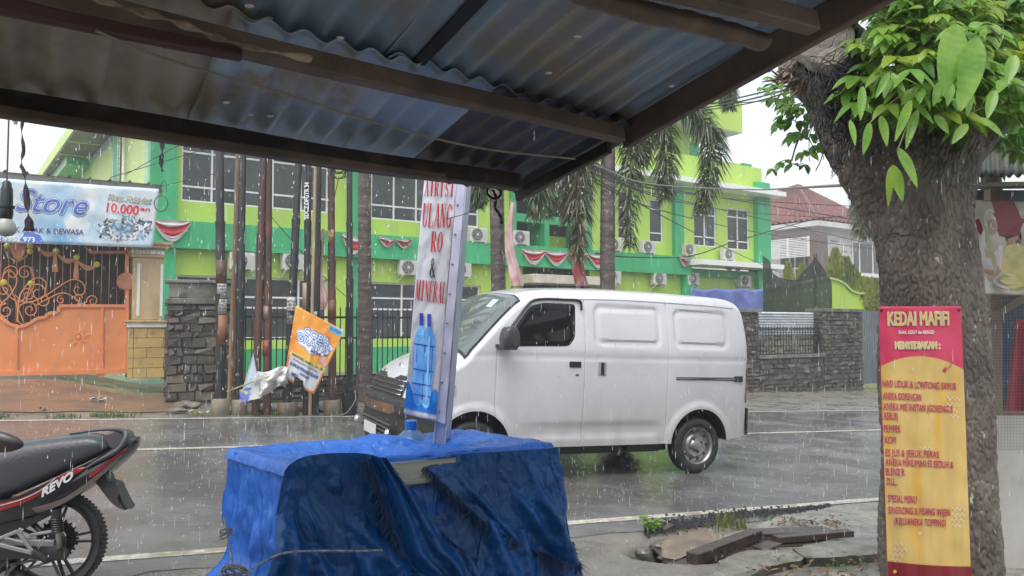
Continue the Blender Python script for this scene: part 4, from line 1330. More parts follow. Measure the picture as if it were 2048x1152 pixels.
def litter(x, y, w, h, m, label, rot=0, yo=.03):
    p = GR(x, y); b = MB()
    ww, hh = w / pxm(p.y), h / pxm(p.y) * 2.5
    b.grid(lambda a, c: Vector(((a - .5) * ww, (c - .5) * hh, .02 * math.sin(a * 7) + .02 * math.sin(c * 5 + a * 3) + .02)), 10, 6)
    o = b.build('litter', m, smooth=True); o.location = (p.x, p.y, ground_z(p.x, p.y) + yo); o.rotation_euler = (0, 0, rot)
    tagp(o, label, 'litter')
litter(196, 811, 28, 5, mat('pale_blue_wrapper', (.35, .55, .62), .4, c2=(.6, .6, .55), scale=12), 'crumpled pale blue wrapper lying on the kerb in front of the driveway', .3)
litter(398, 830, 40, 4, mat('dry_leaf_yellow', (.55, .52, .25), .5), 'long pale yellow palm leaf scrap at the kerb left of the first footing', -.2)
litter(86, 826, 14, 4, mat('wet_paper', (.3, .28, .25), .5), 'small pale scrap of paper on the kerb grass at the far left', .2)

# ---------------------------------------------------------------- orange course banner tied to the poles
KP = Plane(620, 12.15, 6.0)
def kw(x, y, o=0.0):
    u, z = KP.uz(x, y); return KP.world(u, o, z)
org = mat('orange_print', (.72, .26, .035), .35, c2=(.75, .38, .06), scale=1.5)
kb = empty('course_banner', (0, 0, 0), 0, 'orange and white course banner hanging crooked and torn between the steel poles', 'banner')
# sheet as two flaps with a fold: sheet coordinates 0..1 mapped through photographed corners
def quad(c, p, q):   # c: TL, TR, BR, BL
    t = (c[0][0] + (c[1][0] - c[0][0]) * p, c[0][1] + (c[1][1] - c[0][1]) * p)
    b_ = (c[3][0] + (c[2][0] - c[3][0]) * p, c[3][1] + (c[2][1] - c[3][1]) * p)
    return (b_[0] + (t[0] - b_[0]) * q, b_[1] + (t[1] - b_[1]) * q)
KC = [(591, 611), (688, 661), (628, 789), (568, 757)]
def kwarp(v):
    x, y = quad(KC, v.x, v.z)
    f = .03 * math.sin(v.x * 7 + v.z * 2) + .02 * fb(v.x * 3, v.z * 3, 3)
    fold = .025 * max(0, 1 - abs((v.x - .55 + (v.z - .5) * .2)) / .06) * (v.z < .55)
    return kw(x, y, v.y + f - fold)
def in_k(p, q):  # torn notch at the lower middle
    return not (q < .22 and .10 < p < .62 and q < .22 - abs(p - .40) * .2)
b = MB(); b.mi = 0
NU, NV = 40, 60
vs = [kwarp(Vector((i / NU, 0, j / NV))) for j in range(NV + 1) for i in range(NU + 1)]
fs = []; mi = []
b.v = [tuple(v) for v in vs]
for j in range(NV):
    for i in range(NU):
        p, q = (i + .5) / NU, (j + .5) / NV
        if q < .10 and .30 < p < .72 - q * 1.5: continue
        b.f.append((j * (NU + 1) + i, j * (NU + 1) + i + 1, (j + 1) * (NU + 1) + i + 1, (j + 1) * (NU + 1) + i))
        m_ = 0
        if .05 < p < .95 and .03 < q < .33: m_ = 1
        if .05 < p < .95 and .33 <= q < .40: m_ = 2
        if q <= .03 or (q < .33 and (p <= .05 or p >= .95)): m_ = 3
        b.m.append(m_)
o = b.build('sheet', [org, mat('pale_grey_print', (.52, .54, .58), .4), mat('amber_print', (.62, .48, .12), .4), mat('deep_orange_print', (.6, .2, .04), .4)], kb, smooth=True)
o.modifiers.new('t', 'SOLIDIFY').thickness = .002
def kfan(b, cl, yo):
    cx, cz = sum(p[0] for p in cl) / len(cl), sum(p[1] for p in cl) / len(cl)
    b.grid(lambda p, q: kwarp(Vector((cx + (cl[round(p * len(cl)) % len(cl)][0] - cx) * max(q, .01), yo, cz + (cl[round(p * len(cl)) % len(cl)][1] - cz) * max(q, .01)))), len(cl), 8, closed_u=True)
k_navy = mat('banner_purple', (.10, .10, .36), .4)
b = MB()
cl = []
for i in range(60):
    a = i / 60 * 2 * PI; r = 1 + .10 * math.sin(a * 7) ; cl.append((.53 + .40 * r * math.cos(a) , .655 + .155 * r * math.sin(a) ))
kfan(b, cl, -.006); b.build('cloud_shape', mat('sky_blue_print', (.30, .52, .80), .4), kb)
b = MB(); cl = [(.53 + (x - .53) * .93, .655 + (z - .655) * .9) for x, z in cl]; kfan(b, cl, -.009); b.build('cloud_shape', wpr, kb)
KWm = 0.80; KHm = 1.12
def klet(txt, x0, x1, z, h, m, yo, bold=0, rot=0.0):
    # x and z are sheet fractions
    t = MB(); t.text(txt, x0, z, h, x1 - x0, y=yo, bold=bold, rot=rot, warp=kwarp); t.build('lettering', m, kb)
pbl = mat('pale_blue_letters', (.50, .64, .82), .4)
for tx, x0, x1, z, h in (('COBA', .27, .84, .705, .095), ('GRATIS', .14, .90, .585, .10)):
    klet(tx, x0, x1, z, h, k_navy, -.012, .014); klet(tx, x0, x1, z, h, pbl, -.015, .003)
klet('2024', .52, .76, .525, .035, k_navy, -.012, .006)
b = MB(); b.grid(lambda p, q: kwarp(Vector((.72 + .28 * p, -.005, .90 + .085 * q))), 16, 6); b.build('logo_panel', mat('cyan_print', (.14, .48, .76), .4), kb)
klet('KUMON', .75, .97, .922, .042, navy, -.012, .001)
klet('PERIODE', .10, .42, .352, .028, navy, -.010, .002); klet('MARI 3 - 16 - 30', .48, .93, .352, .028, navy, -.010, .002)
klet('KURSUS MATEMATIKA', .16, .84, .295, .026, navy, -.010, .001)
klet('KUMON PRINGGODANI', .10, .90, .215, .045, navy, -.010, .003); klet('SORONG', .42, .70, .155, .036, navy, -.010, .002)
klet('0852', .18, .38, .09, .045, navy, -.010, .003)
# small figure of a child printed on the sheet
b = MB(); b.poly([(.78, .46), (.86, .44), (.92, .40), (.96, .41), (.95, .47), (.90, .50), (.84, .52), (.80, .51)], -.007, kwarp); b.build('child_print', mat('pink_print', (.6, .35, .42), .4), kb)
b = MB(); b.disc(.86, .545, .028, -.008, 14, rx=.045, warp=kwarp); b.build('child_print', mat('skin_print', (.6, .38, .25), .4), kb)
b = MB(); b.poly([(.815, .55), (.905, .55), (.90, .575), (.86, .588), (.82, .575)], -.009, kwarp); b.build('child_print', mat('hair_print', (.06, .04, .04), .4), kb)

# crumpled white sheet slung lower left of it
wsh = mat('crumpled_white_sheet', (.62, .62, .60), .45, c2=(.5, .5, .5), scale=4)
wb = empty('fallen_banner', (0, 0, 0), 0, 'crumpled white plastic banner slumped over the pole footings with a blue and violet printed corner', 'banner')
WC = [(507, 706), (520, 742), (520, 800), (474, 780)]
b = MB(); b.grid(lambda p, q: kw(*quad([(505, 706), (509, 706), (524, 795), (476, 806)], p, q), .03 - .10 * p + .04 * math.sin(p * 6)), 16, 24)
b.build('hanging_flap', wsh, wb, smooth=True)
b = MB(); b.grid(lambda p, q: kw(*quad([(506, 712), (510, 722), (521, 770), (497, 776)], p, q), -.03 - .06 * p), 8, 16); b.build('printed_strip', mat('sky_blue_strip', (.16, .45, .75), .4, c2=(.5, .65, .8), scale=9), wb, smooth=True)
b = MB(); b.grid(lambda p, q: kw(*quad([(480, 780), (517, 766), (523, 790), (486, 808)], p, q), -.05 - .03 * math.sin(p * 5 + q * 3)), 16, 8); b.build('printed_corner', mat('violet_corner_print', (.10, .13, .5), .4, c2=(.5, .5, .2), scale=3.5, lo=.5, hi=.55, c3=(.5, .52, .55), scale3=6), wb, smooth=True)
def fn(p, q):
    x = 514 + 62 * p; y = 742 + 50 * q * (1 - .35 * p) + 10 * math.sin(p * 6) * .4 - 6 * p
    n_ = fb(p * 3.3, q * 3, 9)
    return kw(x, y, -.10 * math.sin(q * PI) - .07 * n_ - .05 * math.sin(p * 11 + q * 6))
b = MB(); b.grid(fn, 40, 26); o = b.build('crumpled_sheet', wsh, wb, smooth=True); o.modifiers.new('t', 'SOLIDIFY').thickness = .004
b = MB(); b.tube([kw(455, 783, -.05), kw(500, 766, -.12), kw(545, 750, -.1), kw(572, 742, -.02)], .012, 6)
tagp(b.build('bamboo_stick', wood_p, smooth=True), 'thin stick poking out of the crumpled white banner', 'stick')

# wet cloth flags wrapped round their sticks
def flag(x0, y0, x1, y1, w0, w1, d, mats_, label, seed, lean=0):
    a, c = P(x0, y0, d), P(x1, y1, d)
    e = empty('wrapped_flag', (c.x, c.y, c.z), 0, label, 'flag')
    L = (a - c).length
    b = MB(); b.tube([Vector((0, 0, -1.2)), (a - c) * 1.04], .022, 6); b.build('flag_stick', wood_p, e)
    px = 1 / pxm(d)
    b = MB()
    def fn(p, q):
        an = p * 2 * PI
        w = (w1 + (w0 - w1) * q) / 2 * px * (1 + .30 * mn.noise(Vector((math.cos(an) * 1.1, math.sin(an) * 1.1, q * 4 + seed))) + .16 * math.sin(an * 5 + q * 9))
        base = (a - c) * q
        return base + Vector((w * math.cos(an) + .06 * math.sin(q * 5 + seed), w * .7 * math.sin(an), 0))
    b.grid(fn, 40, 50, closed_u=True)
    b.build('cloth', mats_, e, smooth=True)
fl1 = mat('pink_white_cloth', (.58, .42, .42), .5, c2=(.40, .10, .10), scale=1.6, lo=.46, hi=.6, c3=(.62, .58, .56), scale3=2.2, stretch=(1, 1, .5))
fl2 = mat('red_pink_cloth', (.42, .08, .07), .5, c2=(.55, .36, .36), scale=1.5, lo=.46, hi=.6, c3=(.20, .06, .05), scale3=2.5, stretch=(1, 1, .5))
flag(646, 464, 630, 618, 8, 26, 12.9, fl1, 'pale pink rain-soaked flag wrapped round a pole behind the orange banner', 1)
flag(1022, 405, 1028, 572, 8, 24, 15.5, fl1, 'pale pink and white soaked flag wrapped on its stick right of the second palm', 2)
flag(1152, 420, 1163, 572, 10, 26, 15.2, fl2, 'red and pink soaked flag wrapped on its stick under the palm fronds', 3)

# ---------------------------------------------------------------- palms
palm_t = mat('palm_trunk', (.10, .078, .068), .5, c2=(.06, .048, .042), scale=3, c3=(.15, .13, .12), scale3=7, stretch=(1, 1, 3), bump=.4, bscale=14)
leafp = leafmat('palm_leaflets', (.055, .085, .028), (.10, .13, .05), rough=.3, tl=.2)
leafp2 = leafmat('palm_leaflets_brown', (.16, .14, .07), (.09, .10, .04), rough=.4, tl=.2)
def palm(xb, xt, yb, yt, d, w, label, over=1.2, fronds=(), seed=0, lean_top=0):
    a, c = P(xb, yb, d), P(xt, yt, d)
    gz = ground_z(a.x, a.y)
    e = empty('palm_tree', (a.x, a.y, gz), 0, label, 'palm', 'palms in front of the green building')
    o0 = Vector((a.x, a.y, gz)); dirn = (c - a).normalized()
    bot = a - dirn * ((a.z - gz) / dirn.z + .1)
    L = (c - bot).length + over; r0 = w / 2 / pxm(d)
    pts = []; rad = []
    N = int(L / .035)
    for i in range(N + 1):
        s_ = L * i / N
        ring = abs(((s_ / .13) % 1.0) - .5) * 2
        r = r0 * (1.12 - .18 * s_ / L) * (1 + .05 * (ring > .75)) * (1 + .25 * math.exp(-s_ * 2))
        pts.append(bot + dirn * s_ - o0 + Vector((.02 * math.sin(s_ * .7 + seed), 0, 0))); rad.append(r)
    b = MB(); b.tube(pts, rad, 18); b.build('trunk', palm_t, e, smooth=True)
    crown = pts[-1]
    rs = random.Random(seed)
    for fi, (pp, ln, m_) in enumerate(fronds):
        wp = []
        for (x, y, dd) in pp:
            wp.append(P(x, y, d + dd) - o0)
        wp = [crown] + wp
        cv = catmull(wp, 14)
        fr = MB()
        fr.mi = 0; n_ = len(cv)
        fr.tube(cv, [max(.004, .022 * (1 - i / n_)) for i in range(n_)], 5)
        fr.mi = 1
        tot = sum((cv[i + 1] - cv[i]).length for i in range(n_ - 1))
        cnt = int(tot / .0030)
        for k in range(cnt):
            f_ = .16 + .84 * k / cnt; idx = f_ * (n_ - 1); i = min(int(idx), n_ - 2); p = cv[i].lerp(cv[i + 1], idx - i)
            tn = (cv[i + 1] - cv[i]).normalized()
            an = rs.random() * 2 * PI
            sd = Vector((math.cos(an), math.sin(an), 0)); sd = (sd - tn * sd.dot(tn)); 
            if sd.length < .2: continue
            sd.normalize()
            l_ = 1.22 * ln * (.65 + .5 * rs.random()) * (1 - .45 * max(0, (f_ - .8) / .2)) * min(1, (f_ - .05) * 4)
            out = (sd * (.80 + .30 * rs.random()) + tn * .45).normalized()
            p1 = p + out * l_ * .45; 
            p2 = p1 + (out * .5 + Vector((0, 0, -1)) * .6).normalized() * l_ * .6
            wd = .011 + .007 * rs.random()
            wv = out.cross(Vector((rs.random() - .5, rs.random() - .5, .3))).normalized() * wd
            fr.add([p - wv * .5, p + wv * .5, p1 + wv, p1 - wv, p2], [(0, 1, 2, 3), (3, 2, 4)])
        fr.build('frond', [wood_p, m_], e)
    return e
g1, g2 = leafp, leafp2
palm(726, 731, 740, 345, 15.2, 25, 'nearest-left palm trunk standing right of the steel poles', over=2.5, fronds=[([(760, 215, 0), (800, 300, .2), (795, 345, .2)], .3, g1), ([(700, 200, 0), (640, 300, .5)], .3, g1)], seed=1)
palm(999, 996, 640, 420, 16.0, 28, 'palm trunk rising behind the van cab just right of the water banner', over=3.6, fronds=[([(1040, 230, 0), (1085, 300, .2), (1092, 432, .2)], .36, g1), ([(940, 260, .4), (925, 330, .4), (920, 420, .4)], .34, g1), ([(975, 260, .4), (960, 340, .4), (955, 410, .4)], .34, g1)], seed=2)
palm(1218, 1216, 640, 340, 14.6, 29, 'tall palm behind the van with many long drooping fronds', over=1.35, fronds=[
    ([(1235, 215, 0), (1262, 290, .1), (1258, 490, .1)], .40, g1),
    ([(1240, 200, 0), (1312, 230, .1), (1332, 310, .1), (1328, 395, .1)], .38, g1),
    ([(1250, 190, 0), (1370, 205, .1), (1425, 290, .1), (1402, 425, .1)], .42, g1),
    ([(1195, 260, 0), (1162, 340, .1), (1157, 520, .1)], .44, g2),
    ([(1190, 240, 0), (1095, 330, -.2), (1068, 435, -.2)], .34, g1),
    ([(1180, 270, .5), (1140, 330, .6), (1135, 440, .6)], .36, g2),
    ([(1255, 185, .5), (1290, 230, .6), (1285, 330, .6)], .36, g1),
    ([(1260, 170, .5), (1390, 150, .8), (1450, 170, .9), (1458, 215, .9)], .3, g1)], seed=3)
palm(1790, 1792, 640, 380, 24.0, 26, 'distant palm mostly hidden behind the tree trunk on the right', over=1.5, fronds=[
    ([(1770, 330, 0), (1735, 380, 0), (1722, 470, 0)], .6, g1), ([(1780, 340, 0), (1750, 400, 0), (1745, 470, 0)], .6, g1), ([(1800, 340, 0), (1745, 360, 0), (1712, 420, 0)], .5, g1)], seed=4)
# ---------------------------------------------------------------- overhead cables
cn_ = 0
cabs = [
 ([(1190, 330, 11), (1300, 368, 12), (1500, 379, 14), (1700, 370, 5.2)], .010, 'thick grey cable sagging over the palm from the roof edge to the tree', 'g'),
 ([(1180, 330, 11), (1310, 378, 14), (1533, 403, 22), (1760, 415, 26)], .011, 'black cable crossing in front of the eave slab towards the tiled roof'),
 ([(1180, 322, 11), (1310, 372, 14), (1533, 410, 22), (1760, 447, 26)], .011, 'black cable running just below the other along the eave slab'),
 ([(1180, 345, 11), (1310, 388, 14), (1533, 440, 22), (1760, 492, 26)], .009, 'thin black cable low across the right upper windows'),
 ([(1180, 352, 11), (1340, 440, 14), (1460, 500, 20), (1560, 545, 25)], .008, 'thin black cable falling steeply across the upper right wall'),
 ([(1180, 360, 11), (1320, 420, 14), (1533, 468, 22), (1760, 500, 26)], .008, 'thin black cable between the two window rows at the right'),
 ([(1180, 335, 11), (1340, 400, 14), (1533, 428, 22), (1760, 440, 26)], .008, 'thin black cable meeting the bundle above the balcony'),
 ([(1190, 507, 15.5), (1260, 514, 16), (1380, 512, 18), (1480, 480, 20), (1640, 437, 24), (1760, 430, 25)], .012, 'black cable sagging low over the air conditioners and rising right'),
 ([(1380, 215, 9), (1480, 195, 7), (1600, 165, 4.7)], .006, 'upper black cable running from behind the roof edge to the tree'),
 ([(1370, 222, 9), (1480, 203, 7), (1600, 172, 4.7)], .006, 'second black cable running from the roof edge to the tree'),
 ([(1360, 226, 9), (1480, 210, 7), (1600, 178, 4.7)], .005, 'third black cable running from the roof edge to the tree'),
 ([(1340, 212, 9), (1500, 204, 7), (1640, 190, 4.7)], .004, 'thin cable nearly level between the roof edge and the tree'),
 ([(220, 355, 13.6), (330, 322, 13), (440, 290, 12.4)], .005, 'thin cable rising from the shop canopy to the poles'),
 ([(250, 350, 13.6), (340, 300, 13), (440, 250, 12.4)], .005, 'thin cable rising steeply from the shop canopy to the poles'),
 ([(325, 372, 13.6), (440, 345, 12.6)], .004, 'faint thin cable across the upper left window'),
 ([(535, 425, 12.4), (640, 545, 13.0), (700, 600, 13.4)], .005, 'thin cable slanting down between the brown poles'),
]
for c in cabs:
    pts = catmull([P(x, y, d) for x, y, d in c[0]], 14)
    b = MB(); b.tube(pts, c[1] * 1.15, 6)
    o = b.build('overhead_cable', mat('grey_cable', (.22, .21, .18), .5) if len(c) > 3 else cab, smooth=True)
    tagp(o, c[2], 'cable', 'cables strung across the street')
# ================================================================ white van
VO = P(1396, 893, 8.8)
VANG = R(25)
# local x: from the front bumper back, local y: away from the camera, z up from the road
vx, vy = math.cos(VANG), math.sin(VANG)
org_ = Vector((VO.x - 3.35 * vx, VO.y - 3.35 * vy, 0))
e1 = Vector((vx, vy, -.04 * vx)).normalized(); e2 = Vector((-vy, vx, .04 * vy)).normalized(); e3 = e1.cross(e2)
MV = Matrix((e1, e2, e3)).transposed().to_4x4()
org_.z = zroad(org_.x) + .008
van = empty('delivery_van', org_, 0, 'white panel delivery van with blank side panels driving past in the rain', 'van')
van.rotation_euler = MV.to_euler()
W2 = .83
vpaint = mat('white_van_paint', (.64, .64, .665), .22, coat=.5, c2=(.51, .51, .54), scale=.9, lo=.3, hi=.7)
_nt = vpaint.node_tree; _b = _nt.nodes['Principled BSDF']; _s = _b.inputs['Base Color'].links[0].from_socket      # road film thrown up on the lower body
_tc = _nt.nodes.new('ShaderNodeTexCoord'); _sp = _nt.nodes.new('ShaderNodeSeparateXYZ'); _n = _nt.nodes.new('ShaderNodeTexNoise'); _n.inputs['Scale'].default_value = 5; _n.inputs['Detail'].default_value = 7
_mp = _nt.nodes.new('ShaderNodeMapping'); _mp.inputs['Scale'].default_value = (1.6, 1, .35)
_nt.links.new(_tc.outputs['Object'], _sp.inputs[0]); _nt.links.new(_tc.outputs['Object'], _mp.inputs[0]); _nt.links.new(_mp.outputs[0], _n.inputs['Vector'])
_r = _nt.nodes.new('ShaderNodeMapRange'); _r.inputs['From Min'].default_value = 1.0; _r.inputs['From Max'].default_value = .35; _r.inputs['To Max'].default_value = .75; _nt.links.new(_sp.outputs['Z'], _r.inputs['Value'])
_mu = _nt.nodes.new('ShaderNodeMath'); _mu.operation = 'MULTIPLY'; _nt.links.new(_r.outputs[0], _mu.inputs[0]); _nt.links.new(_n.outputs['Fac'], _mu.inputs[1])
_mx = _nt.nodes.new('ShaderNodeMix'); _mx.data_type = 'RGBA'; _nt.links.new(_mu.outputs[0], _mx.inputs[0]); _nt.links.new(_s, _mx.inputs[6]); _mx.inputs[7].default_value = (.30, .28, .25, 1); _nt.links.new(_mx.outputs[2], _b.inputs['Base Color'])
_v = _nt.nodes.new('ShaderNodeTexVoronoi'); _v.inputs['Scale'].default_value = 70; _nt.links.new(_tc.outputs['Object'], _v.inputs['Vector'])   # clinging drops
_q = _nt.nodes.new('ShaderNodeMapRange'); _q.inputs['From Min'].default_value = .35; _q.inputs['From Max'].default_value = .1; _nt.links.new(_v.outputs['Distance'], _q.inputs['Value'])
_bp = _nt.nodes.new('ShaderNodeBump'); _bp.inputs['Strength'].default_value = .12; _bp.inputs['Distance'].default_value = .002; _nt.links.new(_q.outputs[0], _bp.inputs['Height']); _nt.links.new(_bp.outputs[0], _b.inputs['Normal'])
vblk = mat('black_trim', (.018, .018, .02), .45)
vgl = mat('van_tinted_glass', (.010, .011, .012), .05, spec=.25)
vws = mat('van_windscreen_glass', (.13, .16, .15), .06, spec=.6, c2=(.09, .11, .10), scale=1.2)
def lerp_tab(tab, x):
    if x <= tab[0][0]: return tab[0][1]
    for (a, fa), (b, fb_) in zip(tab[:-1], tab[1:]):
        if x <= b:
            t = (x - a) / (b - a); return fa + (fb_ - fa) * (t * t * (3 - 2 * t) if abs(fb_ - fa) < 0.0 else t)
    return tab[-1][1]
def smooth_tab(tab, n_=6):
    pts = catmull([(a, b, 0) for a, b in tab], n_); return [(p.x, p.y) for p in pts]
TOPT = smooth_tab([(0.0, .66), (.04, .82), (.12, .98), (.26, 1.10), (.45, 1.19), (.56, 1.245), (.62, 1.30), (.80, 1.50), (1.0, 1.70), (1.16, 1.835), (1.32, 1.895), (1.6, 1.93), (2.2, 1.96), (3.0, 1.962), (3.7, 1.948), (3.92, 1.925), (3.985, 1.87), (4.01, 1.76), (4.03, 1.62), (4.055, 1.35), (4.08, 1.0)])
BOTT = [(0, .40), (.1, .36), (.3, .34), (1.1, .335), (3.1, .335), (3.8, .36), (4.1, .40)]
WT = smooth_tab([(0, .58), (.04, .66), (.12, .735), (.3, .795), (.6, .825), (1.0, .83), (2, .83), (3.5, .83), (3.9, .815), (4.02, .78), (4.07, .74), (4.09, .70)])
def ztop(u): return lerp_tab(TOPT, u)
def wid(u): return lerp_tab(WT, u)
BELT = 1.30
def side_w(u, z):
    """half width of the body at height z"""
    w = wid(u); zt = ztop(u)
    tb = 0.0
    if z > BELT: tb = .115 * ((z - BELT) / .62) ** 1.35      # glasshouse leans in
    else: tb = .030 * ((BELT - z) / .95) ** 2                  # slight barrel
    w = w - tb
    R_ = .15 if zt > 1.3 else .14
    if z > zt - R_:
        k = (z - (zt - R_)) / R_; k = min(k, 1.0)
        w -= .25 * (1 - (1 - k ** 2.4) ** .5) * .95 if zt > 1.3 else .36 * (1 - (1 - k ** 2.2) ** .5)
    return w
def press(u, z):
    """shallow pressings of the side skin: returns inward depth"""
    d = 0.0
    def rr(cx, cz, hx, hz, r):
        qx, qz = abs(u - cx) - hx + r, abs(z - cz) - hz + r
        return math.hypot(max(qx, 0), max(qz, 0)) + min(max(qx, qz), 0) - r
    for (x0, x1, z0, z1, sk) in ((2.0, 2.83, 1.365, 1.785, 0), (3.0, 3.74, 1.365, 1.775, 0)):
        s_ = rr((x0 + x1) / 2, (z0 + z1) / 2, (x1 - x0) / 2, (z1 - z0) / 2, .09)
        d += .018 * sstep(.012, -.012, s_)
        s2 = s_ + .055
        d -= .016 * sstep(.012, -.012, s2)
    # character line dip below the belt and the sill crease
    d += .008 * math.exp(-((z - 1.235) / .02) ** 2)
    if 1.1 < u < 2.95: d += .018 * sstep(.60, .52, z) * sstep(1.1, 1.5, u) * sstep(2.95, 2.7, u) - .02 * sstep(.47, .40, z) * sstep(1.1, 1.5, u) * sstep(2.95, 2.7, u)
    # flares round the wheels
    for cu in (.70, 3.36):
        r = math.hypot(u - cu, z - .33)
        d -= .022 * sstep(.47, .40, r)
    # door seams
    for su_, z0, z1 in ((1.885, .36, 1.86), (2.915, .50, 1.84)):
        if z0 < z < z1: d += .012 * sstep(.011, .003, abs(u - su_))
    fx = .90
    if .62 < z < 1.29: d += .012 * sstep(.011, .003, abs(u - fx))
    return d
us = []
u = 0.0
while u < 4.0901:
    us.append(u); u += .012 if (u < .15 or u > 3.9) else .02
for s_ in (.90, 1.885, 2.915): us += [s_ - .011, s_ - .004, s_, s_ + .004, s_ + .011]
us = sorted(set(round(x, 4) for x in us))
def ring(u):
    zt = ztop(u); zb = lerp_tab(BOTT, u)
    zs = [zb + (zt - zb) * (k / 64) for k in range(65)]
    R_ = .20 if zt > 1.3 else .14
    # denser towards the top edge
    zs = [z for z in zs if z < zt - R_ - .01] + [zt - R_ + R_ * math.sin(PI / 2 * k / 12) for k in range(13)]
    return zs
NZ = 78
def ringn(u):
    zt = ztop(u); zb = lerp_tab(BOTT, u); R_ = .15 if zt > 1.3 else .14
    zl = zt - R_
    return [zb + (zl - zb) * k / 62 for k in range(62)] + [zl + R_ * math.sin(PI / 2 * k / 15) for k in range(16)]
vs = []; fs = []
for u in us:
    zs = ringn(u)
    sidep = [(side_w(u, z) - press(u, z), z) for z in zs]
    wtop = sidep[-1][0]
    topp = [(wtop * (1 - k / 8), zs[-1] + .02 * (1 - (1 - k / 8) ** 2)) for k in range(1, 9)]
    half = sidep + topp                   # from bottom edge up to centre
    full = [(-w, z) for w, z in half] + [(w, z) for w, z in reversed(half[:-1])]
    for w, z in full: vs.append((u, W2 + w, z))
m_ = len(full)
for i in range(len(us) - 1):
    for k in range(m_):
        k2 = (k + 1) % m_
        fs.append((i * m_ + k, i * m_ + k2, (i + 1) * m_ + k2, (i + 1) * m_ + k))
fs.append(tuple(range(m_ - 1, -1, -1))); b0 = (len(us) - 1) * m_
fs.append(tuple(range(b0, b0 + m_)))
b = MB(); b.add(vs, fs)
body = b.build('body', vpaint, van, weld=True, smooth=True)
# wheel arches cut out of the body
cut = MB()
for cu, rr in ((.70, .375), (3.36, .375)):
    for y0, y1 in ((-.1, .32), (2 * W2 - .32, 2 * W2 + .1)):
        o_ = [(cu + rr * math.cos(PI * k / 24), .33 + rr * math.sin(PI * k / 24)) for k in range(25)]
        o_ = [(cu + rr, -.1)] + o_ + [(cu - rr, -.1)]
        cut.prism(o_[::-1], y0, y1)
cu_ = cut.build('wheel_arch_cutter', vblk, weld=True)
cu_.parent = van
md = body.modifiers.new('arches', 'BOOLEAN'); md.object = cu_; md.operation = 'DIFFERENCE'; md.solver = 'EXACT'
bpy.context.view_layer.update()
dg = bpy.context.evaluated_depsgraph_get()
nm = bpy.data.meshes.new_from_object(body.evaluated_get(dg))
body.modifiers.clear(); body.data = nm
bpy.data.objects.remove(cu_)
body.data.materials.clear(); body.data.materials.append(vpaint); body.data.materials.append(vblk)
for p in body.data.polygons:
    c = p.center; n_ = p.normal
    p.material_index = 0
    for cx in (.70, 3.36):
        if math.hypot(c.x - cx, c.z - .33) < .372 or (abs(math.hypot(c.x - cx, c.z - .33) - .375) < .006 and n_.x * (c.x - cx) + n_.z * (c.z - .33) < -.1): p.material_index = 1
    if c.z < .345 and n_.z < -.8: p.material_index = 1
body.data.set_sharp_from_angle(angle=R(32))
def sidepatch(pts, m, name, out=.004, th=0.0, parent=None, n_=30, far=False):
    """a patch that follows the side skin; pts: outline (u,z), star-shaped"""
    b = MB(); cx = sum(p[0] for p in pts) / len(pts); cz = sum(p[1] for p in pts) / len(pts)
    rings = 6; N = len(pts); sgn = 1 if far else -1
    vs = [(cx, W2 + sgn * (side_w(cx, cz) + out), cz)]
    for r in range(1, rings + 1):
        for p in pts:
            u, z = cx + (p[0] - cx) * r / rings, cz + (p[1] - cz) * r / rings
            o = out if r < rings else -.01
            vs.append((u, W2 + sgn * (side_w(u, z) + o), z))
    # the last ring again, at full height just inside the edge
    fs = []
    for k in range(N): fs.append((0, 1 + k, 1 + (k + 1) % N))
    for r in range(rings - 1):
        for k in range(N):
            k2 = (k + 1) % N
            fs.append((1 + r * N + k, 1 + (r + 1) * N + k, 1 + (r + 1) * N + k2, 1 + r * N + k2))
    b.add(vs, fs)
    return b.build(name, m, parent or van, smooth=True, weld=True)
def rounded(pts, r=.05, n_=5):
    out = []
    N = len(pts)
    for i in range(N):
        a, p, c = Vector(pts[i - 1]), Vector(pts[i]), Vector(pts[(i + 1) % N])
        d1 = (a - p).normalized(); d2 = (c - p).normalized(); rr = min(r, (a - p).length / 2.2, (c - p).length / 2.2)
        p1, p2 = p + d1 * rr, p + d2 * rr
        for k in range(n_ + 1):
            t = k / n_; out.append(tuple((p1.lerp(p, t)).lerp(p.lerp(p2, t), t)))
    # add points along the long edges
    o2 = []
    for i in range(len(out)):
        a, c = Vector(out[i]), Vector(out[(i + 1) % len(out)]); L = (c - a).length; k = max(1, int(L / .06))
        for j in range(k): o2.append(tuple(a.lerp(c, j / k)))
    return o2
def grow(pts, g_):
    cx = sum(p[0] for p in pts) / len(pts); cz = sum(p[1] for p in pts) / len(pts)
    return [(p[0] + (g_ if p[0] > cx else -g_), p[1] + (g_ if p[1] > cz else -g_)) for p in pts]
wo_ = [(.955, 1.315), (1.715, 1.335), (1.80, 1.44), (1.825, 1.80), (1.40, 1.80), (1.27, 1.755), (1.10, 1.55), (.96, 1.38)]
for far in (False, True):
    sidepatch(rounded(grow(wo_, .018), .05), vblk, 'window_seal', .003, far=far)
    sidepatch(rounded(wo_, .05), vgl, 'door_window', .008, far=far)
# rain visor over the door window
b = MB(); pr = catmull([(1.0, 1.46, 0), (1.12, 1.61, 0), (1.27, 1.775, 0), (1.42, 1.815, 0), (1.65, 1.82, 0), (1.83, 1.815, 0), (1.845, 1.72, 0)], 5)
b.tube([(p.x, W2 - side_w(p.x, p.y) - .02, p.y) for p in pr], .022, 6, flat=.5); b.build('rain_visor', vblk, van, smooth=True)
